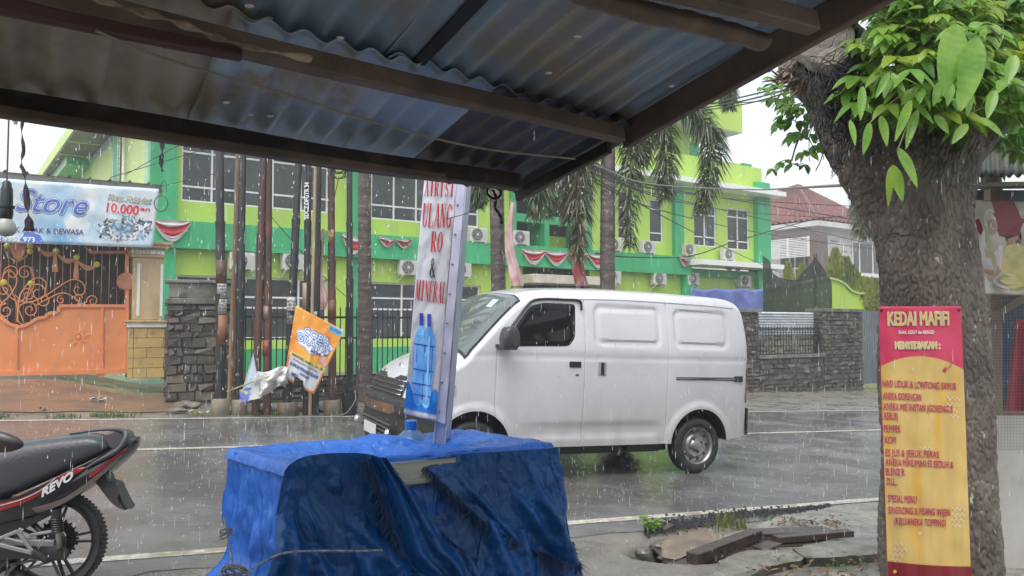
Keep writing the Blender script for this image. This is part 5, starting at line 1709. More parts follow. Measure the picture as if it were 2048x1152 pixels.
# windscreen on the body skin
def topsurf(u, v, out):   # v -1..1 across
    zt = ztop(u)
    z = zt - .001
    R_ = .20 if zt > 1.3 else .14
    wmax = side_w(u, zt - .10)
    w = v * wmax
    # find height for this half width
    lo_, hi_ = zt - .25, zt
    wt = side_w(u, zt)
    if abs(w) <= wt: z = zt + .02 * (1 - (abs(w) / max(wt, .01)) ** 2)
    else:
        for _ in range(20):
            mi_ = (lo_ + hi_) / 2
            if side_w(u, mi_) > abs(w): lo_ = mi_
            else: hi_ = mi_
        z = lo_
    return Vector((u - out * .7, W2 + w, z + out * .75))
def wsfn(p, q, o, m_=0.0):
    u = (.60 - m_ * .5) + (.56 + m_) * q
    return topsurf(u, (p * 2 - 1) * (.945 + m_ * .5), o)
b = MB(); b.grid(lambda p, q: wsfn(p, q, .006, .04), 40, 30); b.build('windscreen_seal', vblk, van, smooth=True)
b = MB(); b.grid(lambda p, q: wsfn(p, q, .013), 40, 30); b.build('windscreen', vws, van, smooth=True)
b = MB(); b.grid(lambda p, q: wsfn(.20 + p * .10, .70 + q * .16, .016), 4, 4); b.build('windscreen_sticker', mat('pale_sticker', (.45, .6, .55), .4), van)
b = MB()
for v0 in (.25, .62):
    b.beam(wsfn(v0, -.02, .02), wsfn(v0 + .26, .25, .03), .012, .02)
b.build('wiper', vblk, van)
# bonnet seam, grille, bumper, lamps, plate
chrome = mat('chrome_strip', (.55, .56, .58), .15, metal=1)
def front(y, z, out=.0):
    # x of the nose at height z and lateral y: invert ztop
    lo_, hi_ = 0.0, .7
    for _ in range(24):
        mi_ = (lo_ + hi_) / 2
        if ztop(mi_) > z + .001 and side_w(mi_, z) > abs(y): hi_ = mi_
        else: lo_ = mi_
    return hi_ - out
def frontpatch(y0, y1, z0, z1, m, name, out=.01, n_=16, nz=8, th=0):
    b = MB(); b.grid(lambda p, q: Vector((front(y0 + (y1 - y0) * p, z0 + (z1 - z0) * q, out), W2 + y0 + (y1 - y0) * p, z0 + (z1 - z0) * q)), n_, nz)
    return b.build(name, m, van, smooth=True)
frontpatch(-.56, .56, .80, 1.0, vblk, 'grille', .012)
b = MB()
for z in (.83, .87, .91, .955): b.tube([(front(y, z, .02), W2 + y, z) for y in [(-.54 + .108 * k) for k in range(11)]], .008, 6)
b.build('grille_bar', chrome, van, smooth=True)
b = MB(); b.tube([(front(.045 * math.cos(a), 1.06, .01) , W2 + .05 * math.cos(a), 1.06 + .045 * math.sin(a)) for a in [k * PI / 10 for k in range(21)]], .007, 6)
b.build('front_emblem', chrome, van, smooth=True)
# bumper: a band hugging the nose
def bump_ring(z, o):
    pts = []
    for k in range(41):
        a = -1 + k / 20
        y = math.copysign(abs(a) ** 1.0, a)
        if abs(a) < .8: pts.append(Vector((-.02 - o + .10 * abs(a) ** 3, W2 + a * .80, z)))
        else: pts.append(Vector((-.02 - o + .0512 + (abs(a) - .8) * 1.75, W2 + math.copysign(.64 + .172 * ((abs(a) - .8) / .2) ** .5 + o * .4, a), z)))
    return pts
b = MB()
rings_ = [bump_ring(z, o) for z, o in ((.325, -.05), (.335, -.01), (.42, .012), (.54, .010), (.60, -.008), (.64, .002), (.75, -.004), (.785, -.05))]
N = 41
vs = [p for r in rings_ for p in r]; fs = [(j * N + i, j * N + i + 1, (j + 1) * N + i + 1, (j + 1) * N + i) for j in range(len(rings_) - 1) for i in range(N - 1)]
b.add(vs, fs); o = b.build('front_bumper', mat('black_brown_bumper', (.016, .015, .015), .6, c2=(.03, .03, .026), scale=3), van, smooth=True); o.modifiers.new('t', 'SOLIDIFY').thickness = .03
b = MB(); b.grid(lambda p, q: Vector((-.074 - .012 * q + .06 * (2 * p - 1) ** 2, W2 - .55 + p * 1.1, .64 + q * .10)), 8, 2); b.build('bumper_insert', mat('brown_bumper_panel', (.20, .10, .05), .35, c2=(.1, .06, .04), scale=5), van)
b = MB()
for z in (.43, .47, .51, .55): b.box(-.088, -.07, W2 - .62, W2 + .62, z, z + .012)
b.build('bumper_slat', mat('slat_grey', (.10, .10, .10), .3), van)
b = MB(); b.box(-.104, -.096, W2 - .22, W2 + .22, .40, .51); pl0 = b.build('number_plate', mat('plate_white', (.6, .6, .6), .4), van, bevel=.005)
for sg in (-1, 1):
    b = MB()
    def hl(p, q):
        u = .13 + .36 * p; z = .83 + .02 * p + q * (.20 - .02 * p) * (.55 + .45 * math.sin(PI * min(1, p + .35)))
        return Vector((u, W2 + sg * (side_w(u, z) + .008 - .0), z))
    b.grid(hl, 12, 8); b.build('headlight', mat('headlight_lens', (.48, .46, .36), .08, spec=.8, c2=(.3, .3, .26), scale=6), van, smooth=True)
    b = MB(); b.lathe([(0, .03), (.04, .02), (.05, 0)], 14, Matrix.Translation((-.09, W2 + sg * .58, .47)) @ Matrix.Rotation(-PI / 2, 4, 'Y')); b.build('fog_light', chrome, van, smooth=True)
    # tail lamp wrapping the rear corner
    b = MB(); b.grid(lambda p, q: Vector((4.035 + .055 * p, W2 + sg * (side_w(4.035 + .055 * p, .92 + q * .42) + .008), .76 + q * .46)), 6, 12); b.build('tail_lamp', mat('red_lamp', (.35, .02, .02), .12), van, smooth=True)
    b = MB(); b.grid(lambda p, q: Vector((4.034 + .056 * p, W2 + sg * (side_w(4.035 + .055 * p, 1.0) + .011), .93 + q * .09)), 6, 2); b.build('indicator_lamp', mat('amber_lamp', (.6, .25, .03), .12), van, smooth=True)
# rear bumper and black corner strip
b = MB(); b.box(4.03, 4.105, .12, 2 * W2 - .12, .37, .60); b.build('rear_bumper', vpaint, van, bevel=.04)
b = MB(); b.box(4.075, 4.10, .085, .118, .40, .70); b.build('bumper_strip', vblk, van, bevel=.006)
# handles, rail, mirror, fuel etc.
def sbox(u0, u1, z0, z1, out0, out1, m, name, bev=.006):
    b = MB(); w = side_w((u0 + u1) / 2, (z0 + z1) / 2); b.box(u0, u1, W2 - w - out1, W2 - w - out0, z0, z1); return b.build(name, m, van, bevel=bev)
sbox(1.70, 1.835, 1.135, 1.195, -.01, .012, vblk, 'door_handle'); sbox(1.775, 1.815, 1.05, 1.068, -.01, .006, vblk, 'door_lock')
sbox(2.035, 2.14, 1.055, 1.20, -.01, .006, mat('handle_recess', (.35, .35, .37), .3), 'handle_recess', .015); sbox(2.07, 2.105, 1.065, 1.19, 0, .018, vblk, 'door_handle')
sbox(3.02, 3.93, 1.015, 1.05, -.01, .004, vblk, 'door_rail'); b = MB(); w = side_w(3.4, 1.03)
b.box(3.02, 3.82, W2 - w - .012, W2 - w - .005, 1.028, 1.037); b.build('rail_strip', chrome, van); sbox(3.82, 3.94, 1.0, 1.065, 0, .016, vblk, 'rail_end')
# mirrors
mloc = (Matrix.Translation(org_) @ MV).inverted() @ P(1019, 675, 7.6)
for sg in (-1, 1):
    yb = W2 + sg * side_w(1.08, 1.40); my = mloc.y if sg < 0 else 2 * W2 - mloc.y
    M0 = Matrix.Translation((mloc.x, my, mloc.z)) @ Matrix.Rotation(-.10, 4, 'Y') @ Matrix.Diagonal((.088, .085, .105, 1))
    bm = bmesh.new(); bmesh.ops.create_icosphere(bm, subdivisions=4, radius=1)
    V = [];
    for v in bm.verts:
        c = v.co.copy(); s_ = (abs(c.x) ** 5 + abs(c.y) ** 4 + abs(c.z) ** 5) ** .21; c = c / s_
        c.x *= 1.0 - .18 * max(0, c.z); c.x += .25 * max(0, c.z) * (c.x < 0)
        V.append(M0 @ c)
    F_ = [tuple(x.index for x in f.verts) for f in bm.faces]; bm.free()
    b = MB(); b.add(V, F_); mh = b.build('mirror', mat('mirror_shell', (.045, .047, .05), .3), van, smooth=True)
    b = MB(); b.beam((mloc.x + .02, yb - sg * .03, 1.335), (mloc.x + .02, my, mloc.z - .10), .15, .035, up=(0, 0, 1)); b.build('mirror_arm', vblk, mh, bevel=.008)
# wheels
tyre = mat('tyre_rubber', (.016, .016, .017), .55, c2=(.03, .03, .028), scale=8)
rim = mat('steel_rim', (.36, .36, .37), .35, metal=.7, c2=(.25, .25, .26), scale=5)
def wheel_at(cu, y, sgn, parent):
    M0 = Matrix.Translation((cu, y, .30)) @ Matrix.Rotation(sgn * PI / 2, 4, 'X')
    e = empty('wheel', (0, 0, 0)); e.parent = parent
    b = MB(); Rt = .305
    b.lathe([(.185, -.08), (.20, .075), (.24, .088), (.275, .085), (Rt - .012, .070), (Rt, .05), (Rt, -.05), (Rt - .012, -.070), (.27, -.085), (.2, -.08)], 48, M0)
    b.build('tyre', tyre, e, smooth=True)
    b = MB()
    b.lathe([(.205, .070), (.200, .080), (.190, .072), (.180, .04), (.178, .02), (.150, .015), (.135, .035), (.115, .055), (.10, .05), (.07, .045), (.055, .06), (.05, .075), (.03, .08), (0, .08)], 48, M0)
    b.build('rim', rim, e, smooth=True, auto=40)
    b = MB()
    for k in range(10):
        a = k * PI / 5
        for dr, hh in ((.158, .022),):
            M1 = M0 @ Matrix.Translation((dr * math.cos(a), dr * math.sin(a), .024)) @ Matrix.Rotation(a, 4, 'Z')
            b.lathe([(.014, 0), (.014, .004), (0, .004)], 10, M1)
    for k in range(4):
        a = k * PI / 2 + .4
        M1 = M0 @ Matrix.Translation((.078 * math.cos(a), .078 * math.sin(a), .045)); b.lathe([(.011, 0), (.011, .016), (0, .018)], 6, M1)
    b.build('rim_hole', mat('dark_hole', (.03, .03, .03), .5), e)
for cu in (.70, 3.36):
    wheel_at(cu, .115, 1, van); wheel_at(cu, 2 * W2 - .115, -1, van)
b = MB(); b.box(.9, 3.0, .25, 2 * W2 - .25, .22, .34); b.tube([(3.36, .15, .30), (3.36, 1.5, .30)], .04, 8); b.box(2.55, 3.05, .2, .6, .24, .33); b.tube([(.70, .15, .30), (.70, 1.5, .30)], .03, 8)
b.build('underbody', vblk, van)
# plate lettering kept unreadable small marks are left out; roof gutter
b = MB()
for far in (-1, 1):
    b.tube([(x, W2 + far * (side_w(x, ztop(x) - .115) + .003), ztop(x) - .115) for x in [1.35 + k * .1 for k in range(26)]], .006, 5)
b.build('roof_gutter', mat('gutter_white', (.5, .5, .52), .3), van, smooth=True)
# ================================================================ cart under a blue tarpaulin
blue = mat('blue_tarpaulin', (.004, .115, .50), .24, c2=(.003, .090, .42), scale=3, c3=(.01, .16, .58), scale3=2.0, lo3=.55, hi3=.75, bump=.5, bscale=38, bdist=.004)
navyt = mat('navy_tarpaulin', (.003, .068, .245), .32, c2=(.002, .045, .16), spec=.3, scale=3, c3=(.004, .10, .36), scale3=1.7, bump=.6, bscale=34, bdist=.004)
for m_, st_ in ((blue, 0), (navyt, 0)):
    nt = m_.node_tree; L = nt.links.new       # fine woven crinkle
    b_ = nt.nodes['Principled BSDF']; bp0 = b_.inputs['Normal'].links[0].from_node
    tc = nt.nodes.new('ShaderNodeTexCoord'); w_ = nt.nodes.new('ShaderNodeTexNoise'); w_.inputs['Scale'].default_value = 17; w_.inputs['Detail'].default_value = 8; w_.inputs['Distortion'].default_value = 1.5
    mp = nt.nodes.new('ShaderNodeMapping'); mp.inputs['Scale'].default_value = (1, 1, .35)
    L(tc.outputs['Object'], mp.inputs[0]); L(mp.outputs[0], w_.inputs['Vector'])
    bp = nt.nodes.new('ShaderNodeBump'); bp.inputs['Strength'].default_value = .7; bp.inputs['Distance'].default_value = .02
    L(w_.outputs['Fac'], bp.inputs['Height']); L(bp0.outputs[0], bp.inputs['Normal']); L(bp.outputs[0], b_.inputs['Normal'])
ZTOP = CAMZ - .55
def onz(x, y, z):
    r = ray(x, y); k = (z - CAMZ) / r.z; return Vector((r.x * k, r.y * k, z))
cN, cL, cR, cF = onz(578, 934, ZTOP), onz(456, 899, ZTOP), onz(1106, 889, ZTOP), onz(868, 870, ZTOP)
ex = (cR - cN); cw = ex.length; ex.normalize()
ey = (cL - cN); cd = ey.length; ey.normalize()
CA = math.atan2(ex.y, ex.x)
ey = Vector((-math.sin(CA), math.cos(CA), 0))
cd = max((cL - cN).dot(ey), .2); SH = (cL - cN).dot(ex) / cd
print('cart', cw, cd, SH)
stall = empty('covered_cart', (cN.x, cN.y, 0), CA, 'low cart wrapped in bright and navy blue tarpaulins under the tin awning', 'cart')
def cp(x, y, z): return Vector((x, y, z))
GZ = zroad(0) - .0
# bright cover: rounded box skirt with folds
def perim(s):   # s 0..1 round the rectangle, starting at near-left corner going right ; returns point and outward normal
    per = 2 * (cw + cd); d = (s % 1.0) * per; r = .035
    segs = [((0, 0), (cw, 0), (0, -1)), ((cw, 0), (cw, cd), (1, 0)), ((cw, cd), (0, cd), (0, 1)), ((0, cd), (0, 0), (-1, 0))]
    for i, (a, b_, n_) in enumerate(segs):
        L = math.hypot(b_[0] - a[0], b_[1] - a[1])
        if d <= L:
            t = d / L
            x, y = a[0] + (b_[0] - a[0]) * t, a[1] + (b_[1] - a[1]) * t
            # blend normals at corners
            prv, nx = segs[i - 1][2], segs[(i + 1) % 4][2]
            w0 = max(0, 1 - d / .05) * .5; w1 = max(0, 1 - (L - d) / .05) * .5
            n2 = Vector((n_[0] * (1 - w0 - w1) + prv[0] * w0 + nx[0] * w1, n_[1] * (1 - w0 - w1) + prv[1] * w0 + nx[1] * w1)).normalized()
            return x, y, n2, i
        d -= L
    return 0, 0, Vector((0, -1)), 0
def drape(s, q, off=0.0, flare=.22, foldn=15, seed=0, zt=ZTOP, amp=1.0):
    x, y, n_, i = perim(s)
    z = zt - (zt - GZ) * q
    f = flare * q ** 1.6 * (1.6 if i == 3 else .8)
    fold = amp * (.050 * math.sin(s * 2 * PI * foldn + 2.3 * mn.noise(Vector((s * 9, q * 1.3, seed)))) * sstep(.05, .75, q) + .05 * fb(s * 11, q * 2.4, seed, 4) * sstep(0, .35, q) + .012 * fb(s * 34, q * 7, seed + 3, 3))
    cinch = -.055 * math.exp(-((q - .43) / .10) ** 2) * (1 if i in (0, 3) else .4)
    d = off + f + fold + cinch
    return Vector((x + SH * y + n_.x * d, y + n_.y * d, z + .01 * fb(s * 8, q, 5)))
b = MB(); b.grid(lambda p, q: drape(p, q), 520, 110, closed_u=True)
o = b.build('cover_skirt', blue, stall, smooth=True)
def topf(p, q):
    p = -.012 + 1.024 * p; q = -.03 + 1.06 * q
    lip = .045 * (max(0, -p, p - 1) / .012 + max(0, -q, q - 1) / .03)
    x, y = cw * p, cd * q
    dip = .035 * math.sin(PI * p) * math.sin(PI * q) + .03 * max(0, 1 - abs(p - .42) / .25) * math.sin(PI * q)
    w = .026 * fb(x * 5, y * 6, 1, 4) + .009 * fb(x * 20, y * 12, 4, 3)
    e_ = .25 + max(0, min(p, 1 - p, q, 1 - q)) * 6
    return Vector((x + SH * y, y, ZTOP + .010 - min(lip, .05) - max(0, dip) + w * min(1, e_) + .02 * math.exp(-((p - .56) / .05) ** 2 - ((q - .9) / .2) ** 2)))
b = MB(); b.grid(topf, 120, 60); b.build('cover_top', blue, stall, smooth=True)
# navy sheets thrown over the front: defined by photo outline laid on the front face and pushed out
def front_uz(x, y, off=0.0):
    # photo pixel to cart-front coordinates
    n_ = Vector((math.sin(CA), -math.cos(CA), 0)); o_ = Vector((cN.x, cN.y, 0)) + n_ * off
    r = ray(x, y); k = (n_.dot(o_) - 0) / (n_.dot(r))
    p = Vector((r.x * k, r.y * k, CAMZ + r.z * k)) - Vector((cN.x, cN.y, 0))
    return p.x * math.cos(CA) + p.y * math.sin(CA), p.z
def sheet(topline, botline, m, name, off, amp, seed, foldn=9, fr=0, bulge=0.0, nx=160, nz=90, foldang=.6, fan=()):
    tl = catmull([(*front_uz(x, y), 0) for x, y in topline], 10); bl = catmull([(*front_uz(x, y), 0) for x, y in botline], 10)
    def ev(l, p):
        i = p * (len(l) - 1); k = min(int(i), len(l) - 2); return l[k].lerp(l[k + 1], i - k)
    def fn(p, q):
        a, c = ev(tl, p), ev(bl, p); v = a.lerp(c, q)
        u, z = v.x, v.y
        f = amp * (math.sin((u * 1.0 + (1 - z) * foldang) * foldn * 2 + 1.6 * mn.noise(Vector((u * 3, z * 3, seed)))) * .5 + fb(u * 4, z * 4, seed, 4)) * (.15 + .85 * sstep(0, .5, q)) + .010 * fb(u * 16, z * 14, seed + 1, 3)
        dz = max(0, ZTOP - z)
        for (fu, fk, fa_) in fan: f += fa_ * sstep(.02, .3, dz) * math.exp(-((u - fu - fk * dz) / (.016 + .05 * dz)) ** 2)
        dn = off + abs(f) * .6 + f * .4 + bulge * math.sin(PI * q) * math.sin(PI * min(1, p)) + .30 * max(0, (ZTOP - z)) ** 1.8 * .8
        return Vector((u, -dn, z))
    b = MB(); b.grid(fn, nx, nz)
    o = b.build(name, m, stall, smooth=True)
    return fn, o
# left navy/blue sheet humped over the front-left corner
fnL, _ = sheet([(556, 960), (570, 925), (620, 905), (720, 903), (770, 925), (812, 985), (850, 1040), (866, 1066)],
               [(500, 1240), (560, 1240), (640, 1240), (740, 1240), (830, 1240), (900, 1240), (960, 1240), (1010, 1240)], navyt, 'front_sheet', .060, .075, 11, 10, foldang=-.9, nx=240, nz=120, fan=((.0, -.22, .07), (.0, -.02, .09), (.02, .22, .05), (.03, .60, .05), (.30, 1.1, .04), (.34, .75, .05), (.36, .35, .05)))
# right navy sheet with a diagonal frayed edge
fnR, _ = sheet([(836, 918), (900, 906), (960, 902), (1020, 898), (1070, 895), (1107, 892)],
               [(838, 926), (900, 985), (960, 1040), (1020, 1075), (1090, 1100), (1118, 1070)], navyt, 'right_sheet', .045, .030, 23, 6, nz=110, fan=((.62, .9, .03), (.85, .65, .04), (1.02, .35, .05), (1.12, .12, .04), (cw, -.05, .04)))
fnD, _ = sheet([(960, 1030), (1010, 1045), (1060, 1062), (1128, 1075)], [(900, 1240), (980, 1240), (1060, 1240), (1150, 1240)], navyt, 'lower_sheet', .028, .045, 31, 6, bulge=.02, fan=((.75, .3, .05), (.95, .1, .05), (1.15, .0, .05)))
fnM, _ = sheet([(850, 1028), (900, 1020), (960, 1028), (1010, 1045)], [(880, 1240), (900, 1240), (960, 1240), (1000, 1240)], navyt, 'middle_sheet', .020, .02, 41, 6)
# twisted strip falling from the hump
tw = MB()
TL = [(708, 905), (724, 935), (742, 985), (758, 1040), (775, 1090), (812, 1130), (850, 1165)]
TR = [(752, 905), (782, 945), (812, 985), (845, 1030), (870, 1062), (905, 1095), (935, 1165)]
tl = catmull([(*front_uz(x, y), 0) for x, y in TL], 10); tr = catmull([(*front_uz(x, y), 0) for x, y in TR], 10)
def fnT(p, q):
    i = q * (len(tl) - 1); k = min(int(i), len(tl) - 2)
    a, c = tl[k].lerp(tl[k + 1], i - k), tr[k].lerp(tr[k + 1], i - k); v = a.lerp(c, p)
    return Vector((v.x, -(.115 + .05 * math.sin(p * PI) + .018 * math.sin(p * 16 + q * 5) + .01 * fb(p * 6, q * 9, 3)) - .2 * max(0, ZTOP - v.y) ** 1.6, v.y))
tw.grid(fnT, 40, 90); tw.build('twisted_strip', navyt, stall, smooth=True)
# frayed threads along the torn edges
rs = random.Random(12)
th = MB()
def frays(fn, qs, n_, ln, edge):
    for i in range(n_):
        t = rs.random()
        p = fn(t, 1.0) if edge == 'bot' else (fn(0.0, t) if edge == 'left' else fn(1.0, t))
        l_ = ln * (.3 + rs.random()); d = Vector((rs.gauss(-.2, .5), -abs(rs.gauss(.2, .2)), rs.gauss(-1, .4))).normalized()
        q = [p, p + d * l_ * .5 + Vector((rs.gauss(0, .1), rs.gauss(0, .1), 0)) * l_, p + d * l_ + Vector((rs.gauss(0, .3), -.05, rs.gauss(0, .2))) * l_]
        th.tube(q, [.0019, .0014, .0008], 3, cap=False)
frays(fnR, 1, 900, .05, 'bot'); frays(fnT, 1, 420, .045, 'left'); frays(fnL, 1, 0, .03, 'right'); frays(fnT, 1, 120, .02, 'right')
th.build('frayed_edge', mat('navy_threads', (.008, .035, .10), .6), stall)
# frame rail glimpsed between the sheets and the posts inside
alu = mat('dull_aluminium', (.34, .34, .30), .35, metal=.6, c2=(.22, .22, .19), scale=9, stretch=(.2, 1, 3))
b = MB()
(u0, z0), (u1, z1) = front_uz(700, 925), front_uz(900, 906)
zr = ZTOP + .0
b.box(u0, u1, -.052, -.022, zr - .105, zr - .012); b.box(u0, u1, -.058, -.0525, zr - .030, zr - .012); b.box(u0, u1, -.057, -.0525, zr - .103, zr - .085); b.box(u0, u1, -.055, -.0525, zr - .062, zr - .056)
b.build('frame_rail', alu, stall)
b = MB()
for x0_ in (.05, cw - .05):
    for y in (.05, cd - .05):
        x = x0_ + SH * y; b.box(x - .02, x + .02, y - .02, y + .02, GZ, ZTOP - .03)
b.build('frame_post', alu, stall)
b = MB(); b.box(.05 + max(0, SH * cd), cw - .05 + min(0, SH * cd), .05, cd - .05, .45, ZTOP - .06); b.build('cart_body', mat('cart_inside', (.02, .09, .35), .5), stall)
# rope tied round
ropem = mat('striped_rope', (.34, .33, .30), .7, c2=(.14, .15, .18), scale=60, bump=.5, bscale=120)
def stp(x, y, off):
    u, z = front_uz(x, y, off); return Vector((u, -off, z))
def twist(b, pts, r):
    cv = catmull(pts, 10); L = 0
    for ph in (0, PI * 2 / 3, PI * 4 / 3):
        q = []; s_ = 0
        for i, p in enumerate(cv):
            if i: s_ += (p - cv[i - 1]).length
            a = s_ * 260 + ph
            q.append(p + Vector((0, math.cos(a), math.sin(a))) * r * .5)
        b.tube(q, r * .62, 5)
def dens(pts, step=.006):
    cv = catmull(pts, 6); out = [cv[0]]
    for a, c in zip(cv[:-1], cv[1:]):
        n_ = max(1, int((c - a).length / step))
        for k in range(1, n_ + 1): out.append(a.lerp(c, k / n_))
    return out
def rope(b, pts, r=.0042):
    cv = dens(pts)
    for ph in (0, PI * 2 / 3, PI * 4 / 3):
        q = []; s_ = 0
        for i, p in enumerate(cv):
            if i: s_ += (p - cv[i - 1]).length
            a = s_ * 200 + ph
            q.append(p + Vector((.3 * math.cos(a), math.cos(a), math.sin(a))) * r * .55)
        b.tube(q, r * .6, 4)
b = MB()
rope(b, [stp(765, 1101, .33), stp(700, 1102, .31), stp(640, 1102, .30), stp(575, 1105, .30), stp(530, 1122, .33), stp(495, 1142, .36), stp(470, 1148, .38), stp(440, 1152, .38)])
rope(b, [stp(468, 1144, .38), stp(462, 1110, .34), stp(455, 1075, .28), stp(450, 1050, .24), stp(447, 1034, .22)])
for k in range(5):
    c = stp(467 + 3 * k, 1143 + (k % 2) * 4, .40)
    rope(b, [c + Vector((.03 * math.cos(a + k) * 1.3, -.012 * math.sin(a * 2), .022 * math.sin(a + k * .7))) for a in [j * PI / 5 for j in range(11)]], .0035)
for k in range(3):
    c = stp(452, 1062 + 4 * k, .27)
    rope(b, [c + Vector((.02 * math.cos(a), -.012 * math.sin(a), .010 * math.sin(a + k))) for a in [j * PI / 5 for j in range(11)]], .003)
r_ = b.build('tie_rope', ropem, smooth=True); r_.location = stall.location; r_.rotation_euler = stall.rotation_euler
tagp(r_, 'grey twisted rope tied round the blue tarpaulin with knots at its left corner', 'rope')

# ---------------------------------------------------------------- column and water refill banner
colm = mat('lilac_grey_metal', (.34, .38, .50), .3, metal=.3, c2=(.28, .32, .44), scale=4)
colm2 = mat('blue_column_face', (.16, .26, .50), .3, metal=.2)
DB = 3.92
def bp(x, y, dd=0.0): return P(x, y, DB + dd)
cb = empty('banner_column', bp(872, 870), 0, 'leaning square grey metal column with rivets rising from the blue tarpaulin', 'column')
cb0 = bp(872, 870)
b = MB()
A0, A1 = bp(866, 900), bp(912, 330); B0, B1 = bp(889, 900), bp(936, 330)
th_ = Vector((.02, .085, 0))
b.add([A0 - cb0, B0 - cb0, B1 - cb0, A1 - cb0, A0 + th_ - cb0, B0 + th_ - cb0, B1 + th_ - cb0, A1 + th_ - cb0], [(0, 1, 2, 3), (7, 6, 5, 4), (1, 5, 6, 2), (0, 3, 7, 4), (3, 2, 6, 7), (0, 4, 5, 1)])
b.build('post', colm, cb, bevel=.004)
b = MB()
for f_ in (.02, .98):
    a, c = A0.lerp(B0, f_) - cb0, A1.lerp(B1, f_) - cb0
    b.beam(a + Vector((0, -.004, 0)), c + Vector((0, -.004, 0)), .006, .006)
b.build('edge_bead', mat('bright_edge', (.5, .53, .62), .25, metal=.4), cb)
b = MB()
for k in range(15):
    f_ = .06 + k * .064
    for s_ in (.9,):
        p = A0.lerp(B0, s_).lerp(A1.lerp(B1, s_), f_) - cb0; b.lathe([(0, .004), (.004, .002), (.006, 0)], 8, Matrix.Translation(p + Vector((0, -.004, 0))) @ Matrix.Rotation(PI / 2, 4, 'X'))
b.build('rivet', mat('rivet_metal', (.25, .26, .3), .3, metal=.8), cb)
wbn = empty('water_banner', bp(838, 838), 0, 'narrow white banner with red lettering and two blue bottles on the leaning column', 'banner')
o0 = bp(838, 838)
WQ = [(851, 330), (918, 330), (872, 842), (808, 828)]     # TL TR BR BL
WW, WHT = .16, 1.27
def ww(v):
    p, q = v.x / WW, v.z / WHT
    x, y = quad(WQ, p, q)
    dd = -.035 * (1 - p) + .010 * math.sin(p * 5 + q * 4) + .006 * fb(p * 4, q * 12, 2) + .02 * (1 - q) ** 3 * math.sin(p * 6)
    return bp(x, y, dd - .012 + v.y * 2.2) - o0
wmat = mat('wet_white_vinyl', (.60, .61, .66), .3, c2=(.55, .56, .63), scale=3)
b = MB(); b.grid(lambda p, q: ww(Vector((p * WW, 0, q * WHT))), 24, 120); o = b.build('sheet', wmat, wbn, smooth=True); o.modifiers.new('t', 'SOLIDIFY').thickness = -.0015
# return flap wrapped on the column side
b = MB(); b.grid(lambda p, q: bp(*quad([(918, 330), (934, 330), (890, 848), (872, 842)], p, q), .0 - .012 + .004 * math.sin(q * 40) * p - .003) - o0, 6, 120); o = b.build('side_flap', mat('lilac_vinyl', (.50, .50, .62), .3, c2=(.45, .45, .58), scale=5), wbn, smooth=True)
for k in range(9):
    b = MB(); p = bp(*quad([(918, 330), (934, 330), (890, 848), (872, 842)], .25, .04 + k * .115), -.02) - o0; b.lathe([(0, .005), (.004, .003), (.0065, 0)], 8, Matrix.Translation(p) @ Matrix.Rotation(PI / 2, 4, 'X'))
    b.build('eyelet', mat('rivet_metal', (.25, .26, .3), .3, metal=.8), wbn)
# serif letters built from thick and thin strokes (x 0..1, z 0..1)
T_, t_ = .27, .10
def stroke(b, p0, p1, w, sc, ox, oz, slant=0):
    (x0, z0), (x1, z1) = p0, p1
    d = Vector((x1 - x0, z1 - z0)); L = d.length or 1; n_ = Vector((-d.y, d.x)) / L * w / 2
    b.poly([(ox + sc[0] * (x0 + n_.x), oz + sc[1] * (z0 + n_.y * sc[0] / sc[1])), (ox + sc[0] * (x0 - n_.x), oz + sc[1] * (z0 - n_.y * sc[0] / sc[1])),
            (ox + sc[0] * (x1 - n_.x), oz + sc[1] * (z1 - n_.y * sc[0] / sc[1])), (ox + sc[0] * (x1 + n_.x), oz + sc[1] * (z1 + n_.y * sc[0] / sc[1]))], b.yy, ww); b.yy -= .00003
def arcs(b, cx, cz, rx, rz, a0, a1, w0, w1, sc, ox, oz):
    n_ = 14
    for k in range(n_):
        a, c = R(a0 + (a1 - a0) * k / n_), R(a0 + (a1 - a0) * (k + 1) / n_)
        wa = w0 + (w1 - w0) * abs(math.cos(a)); wc = w0 + (w1 - w0) * abs(math.cos(c))
        P_ = []
        for an, w in ((a, wa), (c, wc)):
            P_.append(((cx + (rx) * math.cos(an)), (cz + rz * math.sin(an)))); P_.append(((cx + (rx - w) * math.cos(an)), (cz + (rz - w * .45) * math.sin(an))))
        q = [P_[0], P_[1], P_[3], P_[2]]
        b.poly([(ox + sc[0] * x, oz + sc[1] * z) for x, z in q], b.yy, ww)
    b.yy -= .00003
